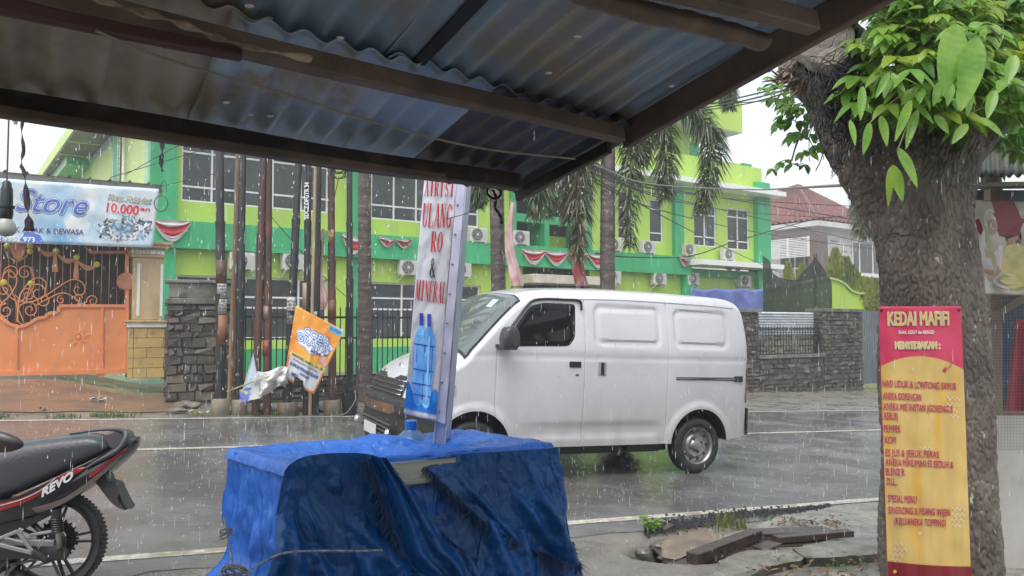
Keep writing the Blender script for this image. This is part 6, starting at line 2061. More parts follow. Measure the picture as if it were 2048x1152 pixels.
def glyph(b, ch, ox, oz, w, h):
    sc = (w, h)
    S = lambda p0, p1, wd: stroke(b, p0, p1, wd, sc, ox, oz)
    def ser(x, z, l=.26): S((x - l / 2, z), (x + l / 2, z), .05 * w / w)
    zl, zh = .02, .98
    if ch == 'I': S((.5, 0), (.5, 1), T_ * 1.2); ser(.5, zl, .5); ser(.5, zh, .5)
    elif ch == 'A': S((.15, 0), (.5, 1), t_); S((.5, 1), (.85, 0), T_); S((.26, .32), (.72, .32), t_); ser(.15, zl); ser(.85, zl, .32)
    elif ch == 'L': S((.25, 0), (.25, 1), T_); ser(.25, zh, .42); S((.05, .03), (.9, .03), t_); S((.9, 0), (.9, .28), t_)
    elif ch == 'N': S((.16, 0), (.16, 1), t_); S((.16, .98), (.84, .02), T_); S((.84, 0), (.84, 1), t_); ser(.16, zl, .3); ser(.12, zh, .26); ser(.84, zh, .3)
    elif ch == 'M': S((.1, 0), (.1, 1), t_); S((.12, .98), (.48, .1), T_ * .85); S((.48, .1), (.84, .98), t_); S((.86, 0), (.86, 1), T_); ser(.1, zl); ser(.86, zl, .3); ser(.08, zh, .2); ser(.9, zh, .2)
    elif ch == 'E': S((.25, 0), (.25, 1), T_); S((.05, .97), (.85, .97), t_); S((.05, .03), (.9, .03), t_); S((.3, .52), (.65, .52), t_); S((.85, .97), (.85, .72), t_); S((.9, .03), (.9, .28), t_); S((.65, .42), (.65, .62), t_)
    elif ch == 'U': S((.2, 1), (.2, .3), T_); S((.82, 1), (.82, .3), t_); arcs(b, .51, .3, .40, .30, 180, 360, t_, T_ * .8, sc, ox, oz); ser(.2, zh, .38); ser(.82, zh, .28)
    elif ch == 'O': arcs(b, .5, .5, .46, .5, 0, 360, t_, T_, sc, ox, oz)
    elif ch == 'G': arcs(b, .5, .5, .46, .5, 45, 330, t_, T_, sc, ox, oz); S((.82, .05), (.82, .42), T_ * .8); ser(.8, .43, .36); S((.84, .72), (.84, .95), t_)
    elif ch == 'R': S((.22, 0), (.22, 1), T_); ser(.22, zl, .4); S((.05, .97), (.5, .97), t_); arcs(b, .48, .75, .34, .25, -90, 90, t_, T_ * .8, sc, ox, oz); S((.25, .50), (.5, .50), t_); S((.48, .5), (.85, .02), T_); ser(.88, zl, .2)
    elif ch == 'S': arcs(b, .5, .73, .34, .27, 40, 250, t_, T_ * .8, sc, ox, oz); arcs(b, .5, .28, .36, .28, -140, 80, t_, T_ * .8, sc, ox, oz); S((.8, .72), (.8, .96), t_); S((.17, .04), (.17, .28), t_); S((.25, .66), (.75, .38), T_ * .9)
    elif ch == '&': arcs(b, .42, .77, .22, .22, 0, 360, t_, T_ * .5, sc, ox, oz); arcs(b, .40, .26, .32, .26, 80, 330, t_, T_ * .8, sc, ox, oz); S((.28, .66), (.88, .02), T_); S((.62, .14), (.88, .5), t_); ser(.86, .52, .26); ser(.88, .02, .2)
def word(m, txt, x0, x1, z0, z1, bold=0):
    b = MB(); b.yy = -.003; n_ = len(txt); adv = (x1 - x0) / n_
    for i, ch in enumerate(txt):
        if ch != ' ': glyph(b, ch, x0 + i * adv, z0, adv * .94, z1 - z0)
    b.build('lettering', m, wbn)
redl = mat('banner_red_letters', (.50, .025, .02), .4); blkl = mat('banner_black_letters', (.05, .055, .06), .4)
def wq(y): return WHT * (1 - (y - 330) / (836 - 330))
word(redl, 'AIRISI', .004, .150, wq(393), wq(362)); word(redl, 'ULANG', .006, .150, wq(455), wq(407)); word(redl, 'RO', .058, .118, wq(504), wq(463))
word(blkl, '&', .062, .096, wq(556), wq(516)); word(redl, 'MINERAL', .006, .156, wq(604), wq(562))
# printed bottles
def wb_(x, y):
    p = None
    # invert quad roughly
    q = 1 - (y - 330) / (835 - 330)
    xl = 808 + (851 - 808) * q; xr = 872 + (918 - 872) * q
    return (x - xl) / (xr - xl) * WW, q * WHT
bl1 = mat('bottle_print_blue', (.10, .32, .72), .35, c2=(.20, .50, .85), scale=14, stretch=(3, 1, .4)); bl2 = mat('bottle_print_dark', (.03, .07, .42), .35); bl3 = mat('bottle_print_light', (.28, .55, .85), .35)
b = MB(); b.grid(lambda p, q: ww(Vector((p * WW, -.002, .03 + .0 + q * (.30 - .06 * math.sin(p * 9) + .04 * math.sin(p * 23)) * .45))), 20, 8); b.build('water_print', mat('bright_blue_print', (.03, .30, .80), .35, c2=(.01, .18, .65), scale=12), wbn, smooth=True)
for k, (bx0, bx1, y0) in enumerate(((829, 841, 644), (848, 866, 643))):
    xt = 843 if k == 0 else 858.5
    pts_l = [(xt - 4, 628), (xt - 4, 652), (xt - 12, 672), (xt - 14, 690), (xt - 15, 716), (xt - 16.5, 740), (xt - 19, 768), (xt - 18, 790), (xt - 15, 808), (xt - 9, 815)]
    pts_r = [(xt + 4, 628), (xt + 3.5, 652), (xt + 11, 672), (xt + 12, 690), (xt + 10.5, 716), (xt + 8, 740), (xt + 5, 768), (xt + 3, 790), (xt + 0, 808), (xt - 5, 815)]
    b = MB()
    for (l0, r0, l1, r1) in zip(pts_l[:-1], pts_r[:-1], pts_l[1:], pts_r[1:]):
        if l1[1] <= 652: continue
        b.poly([wb_(*l0), wb_(*l1), wb_(*r1), wb_(*r0)], -.004 - k * .001, ww)
    b.build('bottle_print', bl1, wbn)
    b = MB()
    b.poly([wb_(*pts_l[0]), wb_(*pts_l[1]), wb_(*pts_r[1]), wb_(*pts_r[0])], -.0055, ww)
    for yy_ in (690, 740, 768, 785):
        i = min(range(len(pts_l)), key=lambda i: abs(pts_l[i][1] - yy_)); l0, r0 = pts_l[i], pts_r[i]
        b.poly([wb_(l0[0], l0[1]), wb_(l0[0], l0[1] + 2.2), wb_(r0[0], r0[1] + 2.2), wb_(r0[0], r0[1])], -.0058, ww)
    for dx in (-9, 6):
        b.poly([wb_(xt + dx, 690), wb_(xt + dx - 6, 800), wb_(xt + dx - 5, 800), wb_(xt + dx + 1.2, 690)], -.0058, ww)
    b.build('bottle_outline', bl2 if k == 0 else bl2, wbn)
    b = MB(); b.poly([wb_(xt - 1, 672), wb_(xt - 8, 800), wb_(xt - 4, 800), wb_(xt + 2, 672)], -.0056, ww); b.build('bottle_highlight', bl3, wbn)

# blue gallon bottle standing on the cart
gb = bp(822, 893, .06); zt = P(823, 840, gb.y).z
gl = empty('water_bottle', (gb.x, gb.y, ZTOP - .13), 0, 'translucent blue plastic water bottle with a blue cap poking up behind the tarpaulin', 'bottle')
H = zt - (ZTOP - .13); s_ = .055
b = MB(); b.lathe([(0, 0), (.10, 0), (.105, .02), (.105, H - .13), (.085, H - .095), (.042, H - .055), (.026, H - .045), (.026, H - .028)], 28)
b.build('bottle_body', mat('blue_bottle_plastic', (.10, .26, .52), .1, trans=.55, spec=.5), gl, smooth=True)
b = MB(); b.lathe([(.029, H - .045), (.031, H - .03), (.031, H - .004), (.025, H), (0, H)], 24); b.build('cap', mat('blue_cap', (.01, .14, .5), .3), gl, smooth=True, auto=40)
# ================================================================ tin awning overhead
RVa = Vector((2600 - 1024, F, -(618 - 650) * 1.0 + 0)).normalized()
def vdir(x, y): return ray(x, y).normalized()
EV = vdir(2600, 618)                 # along the beams, to the right
RV = vdir(20, 983)                   # along the corrugations, away and down
AN = P(1035, 385, 3.62)              # outer lower corner of the front beam
NV = EV.cross(RV).normalized()
if NV.z < 0: NV = -NV
def onroof(x, y, off=0.0):
    """photo pixel to roof coordinates (a along the eave from AN, b up the slope)"""
    r = ray(x, y); o_ = AN + NV * off; c0 = Vector((0, 0, CAMZ))
    k = (o_ - c0).dot(NV) / r.dot(NV); p = c0 + r * k - o_
    # solve p = a EV + b (-RV)
    e, f = EV, -RV
    ee, ff, ef = e.dot(e), f.dot(f), e.dot(f); pe, pf = p.dot(e), p.dot(f)
    D = ee * ff - ef * ef
    return (pe * ff - pf * ef) / D, (pf * ee - pe * ef) / D
def rw(a, b_, h=0.0): return AN + EV * a - RV * b_ + NV * h
aw = empty('tin_awning', AN, 0, 'rusty corrugated tin awning on rough dark timber beams above the foreground', 'awning')
def loc(p): return p - AN
tinb = mat('blue_painted_tin', (.31, .42, .55), .40, metal=.15, c2=(.27, .36, .46), scale=1.6, c3=(.34, .30, .24), scale3=2.6, lo3=.5, hi3=.68, bump=.15, bscale=14)
tinb2 = mat('mottled_blue_tin', (.36, .47, .60), .40, metal=.15, c2=(.30, .26, .20), scale=2.3, lo=.44, hi=.56, c3=(.24, .17, .12), scale3=5, lo3=.58, hi3=.7)
tinr = mat('rusty_brown_tin', (.46, .42, .35), .55, metal=0, c2=(.22, .18, .14), scale=1.7, c3=(.46, .41, .34), scale3=6, lo3=.5, hi3=.7, bump=.2, bscale=18)
tind = mat('dark_rusty_tin', (.09, .065, .06), .5, metal=.2, c2=(.055, .05, .055), scale=2, c3=(.06, .08, .10), scale3=4)
dwood = mat('dark_wet_timber', (.040, .028, .021), .5, c2=(.025, .018, .014), scale=3, stretch=(1, 1, 1), c3=(.07, .05, .035), scale3=9, bump=.4, bscale=30)
bwood = mat('brown_timber', (.17, .115, .085), .55, c2=(.09, .065, .048), scale=3, c3=(.12, .08, .055), scale3=7, bump=.4, bscale=26)
plwood = mat('split_pale_timber', (.5, .38, .26), .6, c2=(.16, .11, .07), scale=8)
wave, amp = .105, .012
def tinsheet(a0, a1, b0, b1, h, m, seed, sag=0.0):
    """corrugations run up the slope"""
    n_ = int((a1 - a0) / wave * 8); b = MB()
    def fn(p, q):
        a = a0 + (a1 - a0) * p; bb_ = b0 + (b1 - b0) * q
        jag = .012 * mn.noise(Vector((a * 9, seed, 0))) * (q < .01)
        return loc(rw(a + .008 * math.sin(bb_ * 2 + seed), bb_ + jag, h + amp * math.sin(2 * PI * a / wave) + .012 * mn.noise(Vector((a * 1.5, bb_ * 1.5, seed)))))
    b.grid(fn, n_, 24)
    o = b.build('roof_sheet', m, aw, smooth=True)
    sd = o.modifiers.new('t', 'SOLIDIFY'); sd.thickness = .0012
    return o
# lower row: from the front beam up to the second beam
aR = 0.0
def A(x, y): return onroof(x, y)[0]
def B_(x, y): return onroof(x, y)[1]
b2 = B_(760, 200)                    # second beam line
bL0 = -.10
bounds = []
aa = [A(-60, 150), A(175, 150), A(425, 230), A(700, 270), A(870, 330), A(1190, 320) + .06]
mats_ = [tinr, tinr, tinb2, tinb, tind]
for i in range(5):
    tinsheet(aa[i] - (.05 if i else .3), aa[i + 1] + .05, bL0, b2 + .18, .045 + .006 * (i % 2), mats_[i], i)
tinsheet(aa[0] - 1.2, aa[0] - .26, bL0, b2 + .18, .045, tinr, 9)
# upper row
b5 = b2 + 2.6
ab = [A(-100, -60) - 1.5, A(480, 20) , A(850, 120), A(1170, 180), A(1265, 262) + .12]
for i, m_ in enumerate([tinr, tinb, tinb, tinb]):
    tinsheet(ab[i] - (.06 if i else 0), ab[i + 1] + (.05 if i < 3 else 0), b2 - .10, b5, .075 + .006 * (i % 2), m_, 20 + i)

# beams
def rbeam(x0, y0, x1, y1, w, h, m, name, ext0=0.0, ext1=0.0, drop=0.0, seg=24, wob=.012, seed=0):
    (a0, c0), (a1, c1) = onroof(x0, y0, -drop), onroof(x1, y1, -drop)
    d = Vector((a1 - a0, c1 - c0)); d.normalize()
    a0 -= d.x * ext0; c0 -= d.y * ext0; a1 += d.x * ext1; c1 += d.y * ext1
    b = MB(); b.beam(loc(rw(a0, c0, -drop)), loc(rw(a1, c1, -drop)), w, h, up=NV, seg=seg, wob=wob, seed=seed)
    return b.build(name, m, aw, bevel=.006)
rbeam(0, 208, 1030, 367, .045, .072, dwood, 'front_beam', .8, .02, drop=.02, seed=1)
rbeam(0, 222, 1000, 374, .03, .03, bwood, 'front_batten', .8, -.3, drop=.055, seed=2)
rbeam(488, 88, 1245, 272, .04, .06, bwood, 'beam', 2.2, .0, drop=.02, seed=3)
rbeam(0, 12, 480, 102, .02, .036, mat('maroon_batten', (.085, .035, .036), .6), 'painted_batten', .6, .0, drop=.075, seed=4)
b = MB(); q = catmull([loc(rw(*onroof(x, y, -.08), -.08)) for x, y in ((180, -10), (260, 18), (340, 40), (400, 62), (450, 80), (520, 98), (620, 118))], 8)
b.tube(q, [.010 + .006 * math.sin(i * .7) for i in range(len(q))], 6, flat=.6); b.build('split_pole', plwood, aw)
# sagging third beam and upper ones
b = MB(); q = catmull([loc(rw(*onroof(x, y, -.03), -.03)) for x, y in ((1120, -30), (1200, -2), (1290, 24), (1380, 44), (1450, 62), (1525, 84))], 8)
b.tube(q, [.034 + .007 * mn.noise(Vector((i * .5, 0, 0))) for i in range(len(q))], 9, flat=.8); b.build('beam', bwood, aw, smooth=True)
rbeam(1405, -8, 1625, 46, .045, .06, bwood, 'beam', 1.0, .0, drop=.03, seed=6)
# verge board on the right: from the lower front corner up to the top right
rbeam(1255, 270, 1745, -12, .035, .10, bwood, 'verge_board', .03, 1.2, drop=-.015, seed=7)
rbeam(1268, 275, 1752, -4, .012, .055, mat('grey_verge_strip', (.20, .19, .18), .45), 'verge_strip', .0, 1.2, drop=-.055, seed=8, wob=.004)
rbeam(1040, 392, 1212, 296, .028, .05, dwood, 'rafter', .02, .02, drop=.0, seed=9)
rbeam(835, 130, 968, -10, .05, .006, mat('dark_joint', (.012, .012, .014), .6), 'lap_joint', 0, .3, drop=-.055, wob=.004)
# bright holes through the sheets: pale beads coloured as the light showing there
rs = random.Random(3)
for x, y in ((192, 60), (1155, 73), (1097, 146), (1343, 172), (500, 230), (498, 12), (680, 76), (452, 205), (540, 232)):
    b = MB(); c = loc(rw(*onroof(x, y, .03), .03)); b.lathe([(0, -.006), (.008, -.003), (.010, 0), (.008, .003), (0, .004)], 9, Matrix.Translation(c) @ Matrix.Diagonal((1.2, .8, .8, 1)))
    b.build('roof_hole_glint', mat('hole_light_white', (.75, .78, .8), .3), aw, smooth=True)
# cord strung beneath
cord = mat('dirty_cord', (.25, .22, .16), .6)
b = MB(); q = catmull([rw(*onroof(x, y, -.10), -.10) for x, y in ((192, 62), (330, 118), (560, 185), (760, 248), (960, 296), (1150, 318))], 14)
b.tube(q, .0035, 6)
tagp(b.build('slack_cord', cord, smooth=True), 'dirty pale line strung slanting under the tin awning', 'line')
# strap and rags hanging off the front beam
blkp = mat('black_strap', (.015, .014, .016), .5)
def rib(pts, w, m, name, label, cat, d, tw=1.0):
    q = catmull([P(x, y, d) for x, y in pts], 8); b = MB(); n_ = len(q)
    vs = []; fs = []
    for i, p in enumerate(q):
        ww_ = w if not hasattr(w, '__len__') else w[0] + (w[1] - w[0]) * (i / (n_ - 1)) ** 3
        a = tw * math.sin(i * .5) ; sd = Vector((math.cos(a), math.sin(a), 0)) * ww_
        vs += [p - sd, p + sd]
    for i in range(n_ - 1): fs.append((2 * i, 2 * i + 1, 2 * i + 3, 2 * i + 2))
    b.add(vs, fs); o = b.build(name, m, smooth=True); o.modifiers.new('t', 'SOLIDIFY').thickness = .002
    return tagp(o, label, cat)
rib([(47, 225), (44, 260), (47, 300), (43, 330), (50, 350), (53, 390), (57, 430), (59, 462)], (.006, .018), mat('dark_purple_strap', (.03, .018, .03), .5), 'hanging_strap', 'long dark strap hanging beside the bulb socket with a frayed flared end', 'strap', 3.0)
rib([(322, 270), (325, 300), (322, 320), (325, 343)], .009, blkp, 'hanging_strap', 'short black strap hanging from the beam in front of the green pilaster', 'strap', 3.2)
rib([(985, 380), (992, 395), (990, 415), (1000, 430), (1004, 448)], .008, blkp, 'hanging_strap', 'black strap tail hanging at the right end of the front beam', 'strap', 3.55)
b = MB(); q = catmull([P(x, y, 3.5) for x, y in ((990, 360), (975, 378), (978, 392), (992, 397), (1002, 388), (996, 372), (990, 362))], 6); b.tube(q, .006, 6)
q = catmull([P(x, y, 3.5) for x, y in ((985, 395), (960, 415), (930, 428), (900, 436), (895, 440))], 8); b.tube(q, .0016, 5)
tagp(b.build('strap_knot', blkp, smooth=True), 'black knot tied round the front beam end, wired to the banner column', 'knot')
# plastic rag tied at the left end, torn orange rag
def rag(x, y, d, s, m, name, label, seed):
    c = P(x, y, d); b = MB()
    def fn(p, q):
        a = p * 2 * PI; r = s * (.5 + .35 * mn.noise(Vector((math.cos(a) * 1.4, math.sin(a) * 1.4, q * 3 + seed)))) * (math.sin(PI * min(.97, q + .08)) ** .6)
        return c + Vector((r * math.cos(a), r * .6 * math.sin(a), -s * 1.3 * (q - .4)))
    b.grid(fn, 28, 18, closed_u=True); o = b.build(name, m, smooth=True); return tagp(o, label, 'rag')
rag(32, 222, 3.0, .065, mat('dirty_plastic', (.16, .14, .13), .4, c2=(.32, .31, .30), scale=20, lo=.5, hi=.55), 'plastic_rag', 'bunched dirty plastic bag tied to the beam above the bulb socket', 3)
b = MB(); c = P(30, 192, 2.98)
for k in range(3):
    b.tube([c + Vector((.045 * math.cos(i * PI / 8 + k), -.02, .014 * math.sin(i * PI / 8) + .008 * k)) for i in range(15)], .004, 5)
tagp(b.build('tie_string', mat('white_string', (.40, .38, .38), .5), smooth=True), 'white string wound round the plastic bag on the beam', 'string')
b = MB(); PT = [(372, 283), (385, 291), (396, 294), (402, 300), (411, 297), (418, 290), (423, 283), (400, 278)]
b.poly([(0, 0)] * 0 or [(P(x, y, 3.3).x, P(x, y, 3.3).z) for x, y in PT], 3.3); o = b.build('orange_rag', mat('orange_rag', (.28, .05, .015), .5, c2=(.12, .08, .02), scale=18), smooth=True); o.modifiers.new('t', 'SOLIDIFY').thickness = .004
tagp(o, 'torn orange scrap of cloth caught under the front beam', 'rag')
# bulb in its socket
so = P(14, 360, 3.0)
lb = empty('bulb_socket', so, 0, 'black bulb socket with an unlit milky bulb hanging on a wire at the far left', 'lamp')
k = 1 / pxm(3.0)
b = MB(); b.lathe([(0, .0), (5 * k, -2 * k), (8 * k, -6 * k), (9 * k, -14 * k), (11 * k, -18 * k), (12 * k, -50 * k), (15 * k, -52 * k), (15 * k, -57 * k), (12.5 * k, -58 * k), (13 * k, -68 * k), (11 * k, -80 * k), (0, -82 * k)], 24)
b.build('socket', mat('black_bakelite', (.012, .018, .018), .3), lb, smooth=True, auto=40)
b = MB(); b.lathe([(10 * k, -78 * k), (17 * k, -88 * k), (19 * k, -100 * k), (18 * k, -106 * k), (12 * k, -112 * k), (0, -115 * k)], 24); b.build('bulb', mat('milky_bulb', (.36, .37, .32), .3), lb, smooth=True)
b = MB(); b.tube([Vector((0, 0, 0)), Vector((0, 0, 130 * k))], .003, 6); b.build('flex', mat('grey_flex', (.08, .08, .09), .5), lb)

# ================================================================ awning drips and rain
water = bpy.data.materials.new('falling_water'); water.use_nodes = True
nt = water.node_tree; bb = nt.nodes['Principled BSDF']
bb.inputs['Base Color'].default_value = (.88, .90, .92, 1); bb.inputs['Roughness'].default_value = .12; bb.inputs['Specular IOR Level'].default_value = .8
tr = nt.nodes.new('ShaderNodeBsdfTransparent'); mx = nt.nodes.new('ShaderNodeMixShader'); mx.inputs[0].default_value = .5
nt.links.new(tr.outputs[0], mx.inputs[1]); nt.links.new(bb.outputs[0], mx.inputs[2]); nt.links.new(mx.outputs[0], nt.nodes['Material Output'].inputs['Surface'])
def drop(b, c, r, l):
    n_ = 5; vs = [c + Vector((0, 0, l / 2))]
    for zz_, rr in ((.15, .8), (-.25, 1.0)):
        for k in range(n_): vs.append(c + Vector((r * rr * math.cos(k * 2 * PI / n_), r * rr * math.sin(k * 2 * PI / n_), l * zz_)))
    vs.append(c + Vector((0, 0, -l / 2)))
    fs = [(0, 1 + k, 1 + (k + 1) % n_) for k in range(n_)] + [(1 + k, 6 + k, 6 + (k + 1) % n_, 1 + (k + 1) % n_) for k in range(n_)] + [(11, 6 + (k + 1) % n_, 6 + k) for k in range(n_)]
    b.add(vs, fs)
rs = random.Random(77)
b = MB()
for x, d in ((17, 3.7), (120, 3.7), (152, 3.7), (258, 3.7), (380, 3.72), (410, 3.72), (455, 3.7), (482, 3.7), (520, 3.7), (553, 3.7), (586, 3.7), (612, 3.7), (653, 3.7), (752, 3.7), (780, 3.7), (806, 3.7), (1072, 3.8), (1115, 3.8), (1140, 3.8), (1164, 3.8)):
    ytop = 215 + .155 * x if x < 1035 else 300
    a = P(x, ytop, d)
    z = a.z - .02; g = 0
    while z > .06:
        if rs.random() < .75:
            drop(b, Vector((a.x + rs.gauss(0, .004), d + rs.gauss(0, .01), z)), .0016 + .0018 * rs.random(), .006 + .012 * rs.random())
        g += .02
        z -= .016 + .05 * rs.random() + g * .12
        if a.z - z > .55 and rs.random() < .3: z -= .15
for x, y0, y1 in ((322, 170, 330), (258, 20, 330), (482, 0, 290), (470, 195, 300), (1068, 262, 280)):
    for k in range(7):
        p = P(x + rs.gauss(0, 1), y0 + (y1 - y0) * rs.random(), 2.6); drop(b, p, .0014, .010 + .016 * rs.random())
b.build('roof_drips', water)
tagp(bpy.data.objects['roof_drips'], kind='stuff')
b = MB()
for i in range(13000):
    d = 3.9 + 20 * rs.random() ** 1.25
    x = rs.random() * 2150 - 50; y = rs.random() * 1100 + 60
    p = P(x, y, d)
    if p.z < .1 or p.z > 9: continue
    if y < 250 and x < 1500: continue
    r = (.0007 + .0012 * rs.random()) * (1 + .25 * (d > 8)); l = .010 + .075 * rs.random() ** 2.2
    drop(b, p, r, l)
b.build('rain', water); tagp(bpy.data.objects['rain'], kind='stuff')
# splashes on the road: little crowns
b = MB()
for i in range(4200):
    s = -9 + 22 * rs.random(); t = 3.2 + 9.4 * rs.random()
    X, Y = xy(s, t); z = zroad(X) + .006
    r = .004 + .010 * rs.random(); h = .006 + .026 * rs.random() ** 2
    for k in range(5):
        a = k * 2 * PI / 5 + rs.random(); c = Vector((X + r * math.cos(a), Y + r * math.sin(a), z))
        o_ = Vector((math.cos(a) * r * .9, math.sin(a) * r * .9, h * (.5 + rs.random()))); w = Vector((-math.sin(a), math.cos(a), 0)) * .0016
        b.add([c - w, c + w, c + o_], [(0, 1, 2)])
    if rs.random() < .5: drop(b, Vector((X, Y, z + h * 1.6)), .002, .006)
b.build('rain_splashes', water); tagp(bpy.data.objects['rain_splashes'], kind='stuff')
# ================================================================ big roadside tree
DT = 4.65
barkm = mat('fissured_bark', (.19, .155, .125), .58, c2=(.075, .062, .052), scale=4, lo=.35, hi=.65, c3=(.42, .41, .38), scale3=26, lo3=.66, hi3=.69, stretch=(1, 1, .6), bump=.9, bscale=30, bdist=.012)
def ridge_nodes(m):
    nt = m.node_tree; L = nt.links.new; b_ = nt.nodes['Principled BSDF']
    old = b_.inputs['Base Color'].links[0].from_socket
    g = nt.nodes.new('ShaderNodeNewGeometry')
    mr = nt.nodes.new('ShaderNodeMapRange'); mr.inputs['From Min'].default_value = .46; mr.inputs['From Max'].default_value = .56
    L(g.outputs['Pointiness'], mr.inputs['Value'])
    return
tree = empty('roadside_tree', (P(1875, 900, DT).x, DT, 0), 0, 'big old roadside tree with deeply cracked bark, a sawn limb and fresh green shoots', 'tree')
T0 = Vector(tree.location)
def tp_(x, y, dd=0.0): return P(x, y, DT + dd) - T0
def barktube(pts, rad, name, seed, rough_=1.0, nu=220, ns=None, endcap=False):
    cv = catmull([Vector((*p, 0)) if len(p) == 2 else Vector(p) for p in pts], 10)
    rv = catmull([(r, 0, 0) for r in rad], 10)
    L = sum((cv[i + 1] - cv[i]).length for i in range(len(cv) - 1)); n_ = len(cv)
    # resample
    m_ = int(L / .0065); b = MB(); ref = Vector((0, -1, 0)); acc = [0]
    for i in range(n_ - 1): acc.append(acc[-1] + (cv[i + 1] - cv[i]).length)
    vs = []; j = 0
    for i in range(m_ + 1):
        s_ = L * i / m_
        while j < n_ - 2 and acc[j + 1] < s_: j += 1
        t = (s_ - acc[j]) / max(1e-6, acc[j + 1] - acc[j]); c = cv[j].lerp(cv[j + 1], t); r = rv[j].x + (rv[j + 1].x - rv[j].x) * t
        tn = (cv[min(j + 1, n_ - 1)] - cv[max(j - 0, 0)]).normalized()
        u = (ref - tn * ref.dot(tn)).normalized(); w = tn.cross(u)
        for k in range(nu):
            a = 2 * PI * k / nu; ca, sa = math.cos(a), math.sin(a)
            # plates of bark: stretched cells
            q = Vector((ca * r * 36, sa * r * 36, s_ * 12.5 + seed))
            q += Vector((mn.noise(q * .45), mn.noise(q * .45 + Vector((9, 0, 0))), .5 * mn.noise(q * .6 + Vector((0, 9, 0))))) * .9
            dd, pp = mn.voronoi(q)
            e1_ = dd[1] - dd[0]
            h = .010 * sstep(.0, .22, e1_) - .006 + .006 * mn.noise(pp[0] * 3.7) + .004 * mn.noise(Vector((ca * r * 50, sa * r * 50, s_ * 18)))
            big = .045 * mn.noise(Vector((ca * 1.3, sa * 1.3, s_ * 1.4 + seed))) * (r / .3)
            fin = .005 * mn.noise(Vector((ca * r * 60, sa * r * 60, s_ * 40)))
            rr = r + (h + fin) * rough_ + big
            vs.append(c + (u * ca + w * sa) * rr)
    fs = [(i * nu + k, i * nu + (k + 1) % nu, (i + 1) * nu + (k + 1) % nu, (i + 1) * nu + k) for i in range(m_) for k in range(nu)]
    if endcap: fs.append(tuple(m_ * nu + k for k in range(nu)))
    b.add(vs, fs)
    o = b.build(name, barkm, tree, smooth=True)
    if len(pts) >= 8:
        # sharp creases shade darker through real self shadowing; nothing painted
        pass
    return o
px = 1 / pxm(DT)
barktube([tp_(1893, 1420, .1), tp_(1890, 1300, .05), tp_(1887, 1180), tp_(1879, 1000), tp_(1868, 800), tp_(1858, 620), tp_(1845, 480), tp_(1836, 400), tp_(1850, 310, .05), tp_(1880, 200, .15), tp_(1915, 80, .25), tp_(1930, -80, .3), tp_(1940, -260, .35)],
         [144 * px, 124 * px, 110 * px, 103 * px, 97 * px, 93 * px, 92 * px, 97 * px, 100 * px, 92 * px, 84 * px, 80 * px, 76 * px], 'trunk', 1.0, nu=420)
barktube([tp_(1845, 470, .03), tp_(1800, 370, .0), tp_(1755, 290, -.02), tp_(1722, 230, -.03), tp_(1695, 160, -.05), tp_(1672, 112, -.12), tp_(1656, 92, -.24)],
         [80 * px, 88 * px, 86 * px, 80 * px, 72 * px, 64 * px, 58 * px], 'limb', 5.0, 1.3, nu=200)
barktube([tp_(1735, 250, -.02), tp_(1690, 205, -.04), tp_(1640, 170, -.05), tp_(1590, 140, -.05), tp_(1560, 152, -.05)], [60 * px, 52 * px, 42 * px, 26 * px, 9 * px], 'broken_limb', 8.0, 1.5, nu=120)
barktube([tp_(1925, 330, .03), tp_(1960, 300, .02), tp_(2000, 255, .0), tp_(2060, 215, 0), tp_(2140, 190, 0)], [26 * px, 19 * px, 15 * px, 13 * px, 11 * px], 'limb', 11.0, .5, nu=60)
# sawn face of the limb with growth rings
cutm = mat('sawn_wood', (.15, .125, .10), .6, c2=(.08, .07, .06), scale=9, c3=(.20, .18, .15), scale3=14, bump=.5, bscale=30)
b = MB(); cc = tp_(1652, 88, -.26); ax = Vector((-.30, -.85, .35)).normalized(); u_ = ax.cross(Vector((0, 0, 1))).normalized(); w_ = u_.cross(ax)
def fn(p, q):
    a = 2 * PI * p; r = 56 * px * q * (1 + .08 * math.sin(a * 3 + 1) + .05 * mn.noise(Vector((math.cos(a) * 2, math.sin(a) * 2, 0))))
    return cc + (u_ * math.cos(a) + w_ * math.sin(a)) * r + ax * (.0022 * math.sin(q * 60 + .8 * math.sin(a * 2)) + .012 * fb(math.cos(a) * q * 3, math.sin(a) * q * 3, 2) + (.02 if q < .97 else -.05))
b.grid(fn, 60, 40, closed_u=True); b.build('sawn_face', cutm, tree, smooth=True)
# torn splinters on the broken limb
b = MB(); rs = random.Random(31)
for k in range(60):
    a = tp_(1600 + rs.gauss(0, 26), 150 + rs.gauss(0, 14), -.14 + rs.random() * .12); dd = (Vector((-.7, rs.gauss(0, .4), rs.gauss(-.3, .7)))).normalized() * (.03 + .07 * rs.random())
    b.tube([a, a + dd * .6, a + dd], [.009, .006, .001], 4)
b.build('splinters', mat('torn_wood', (.16, .10, .06), .6, c2=(.08, .05, .035), scale=9), tree)
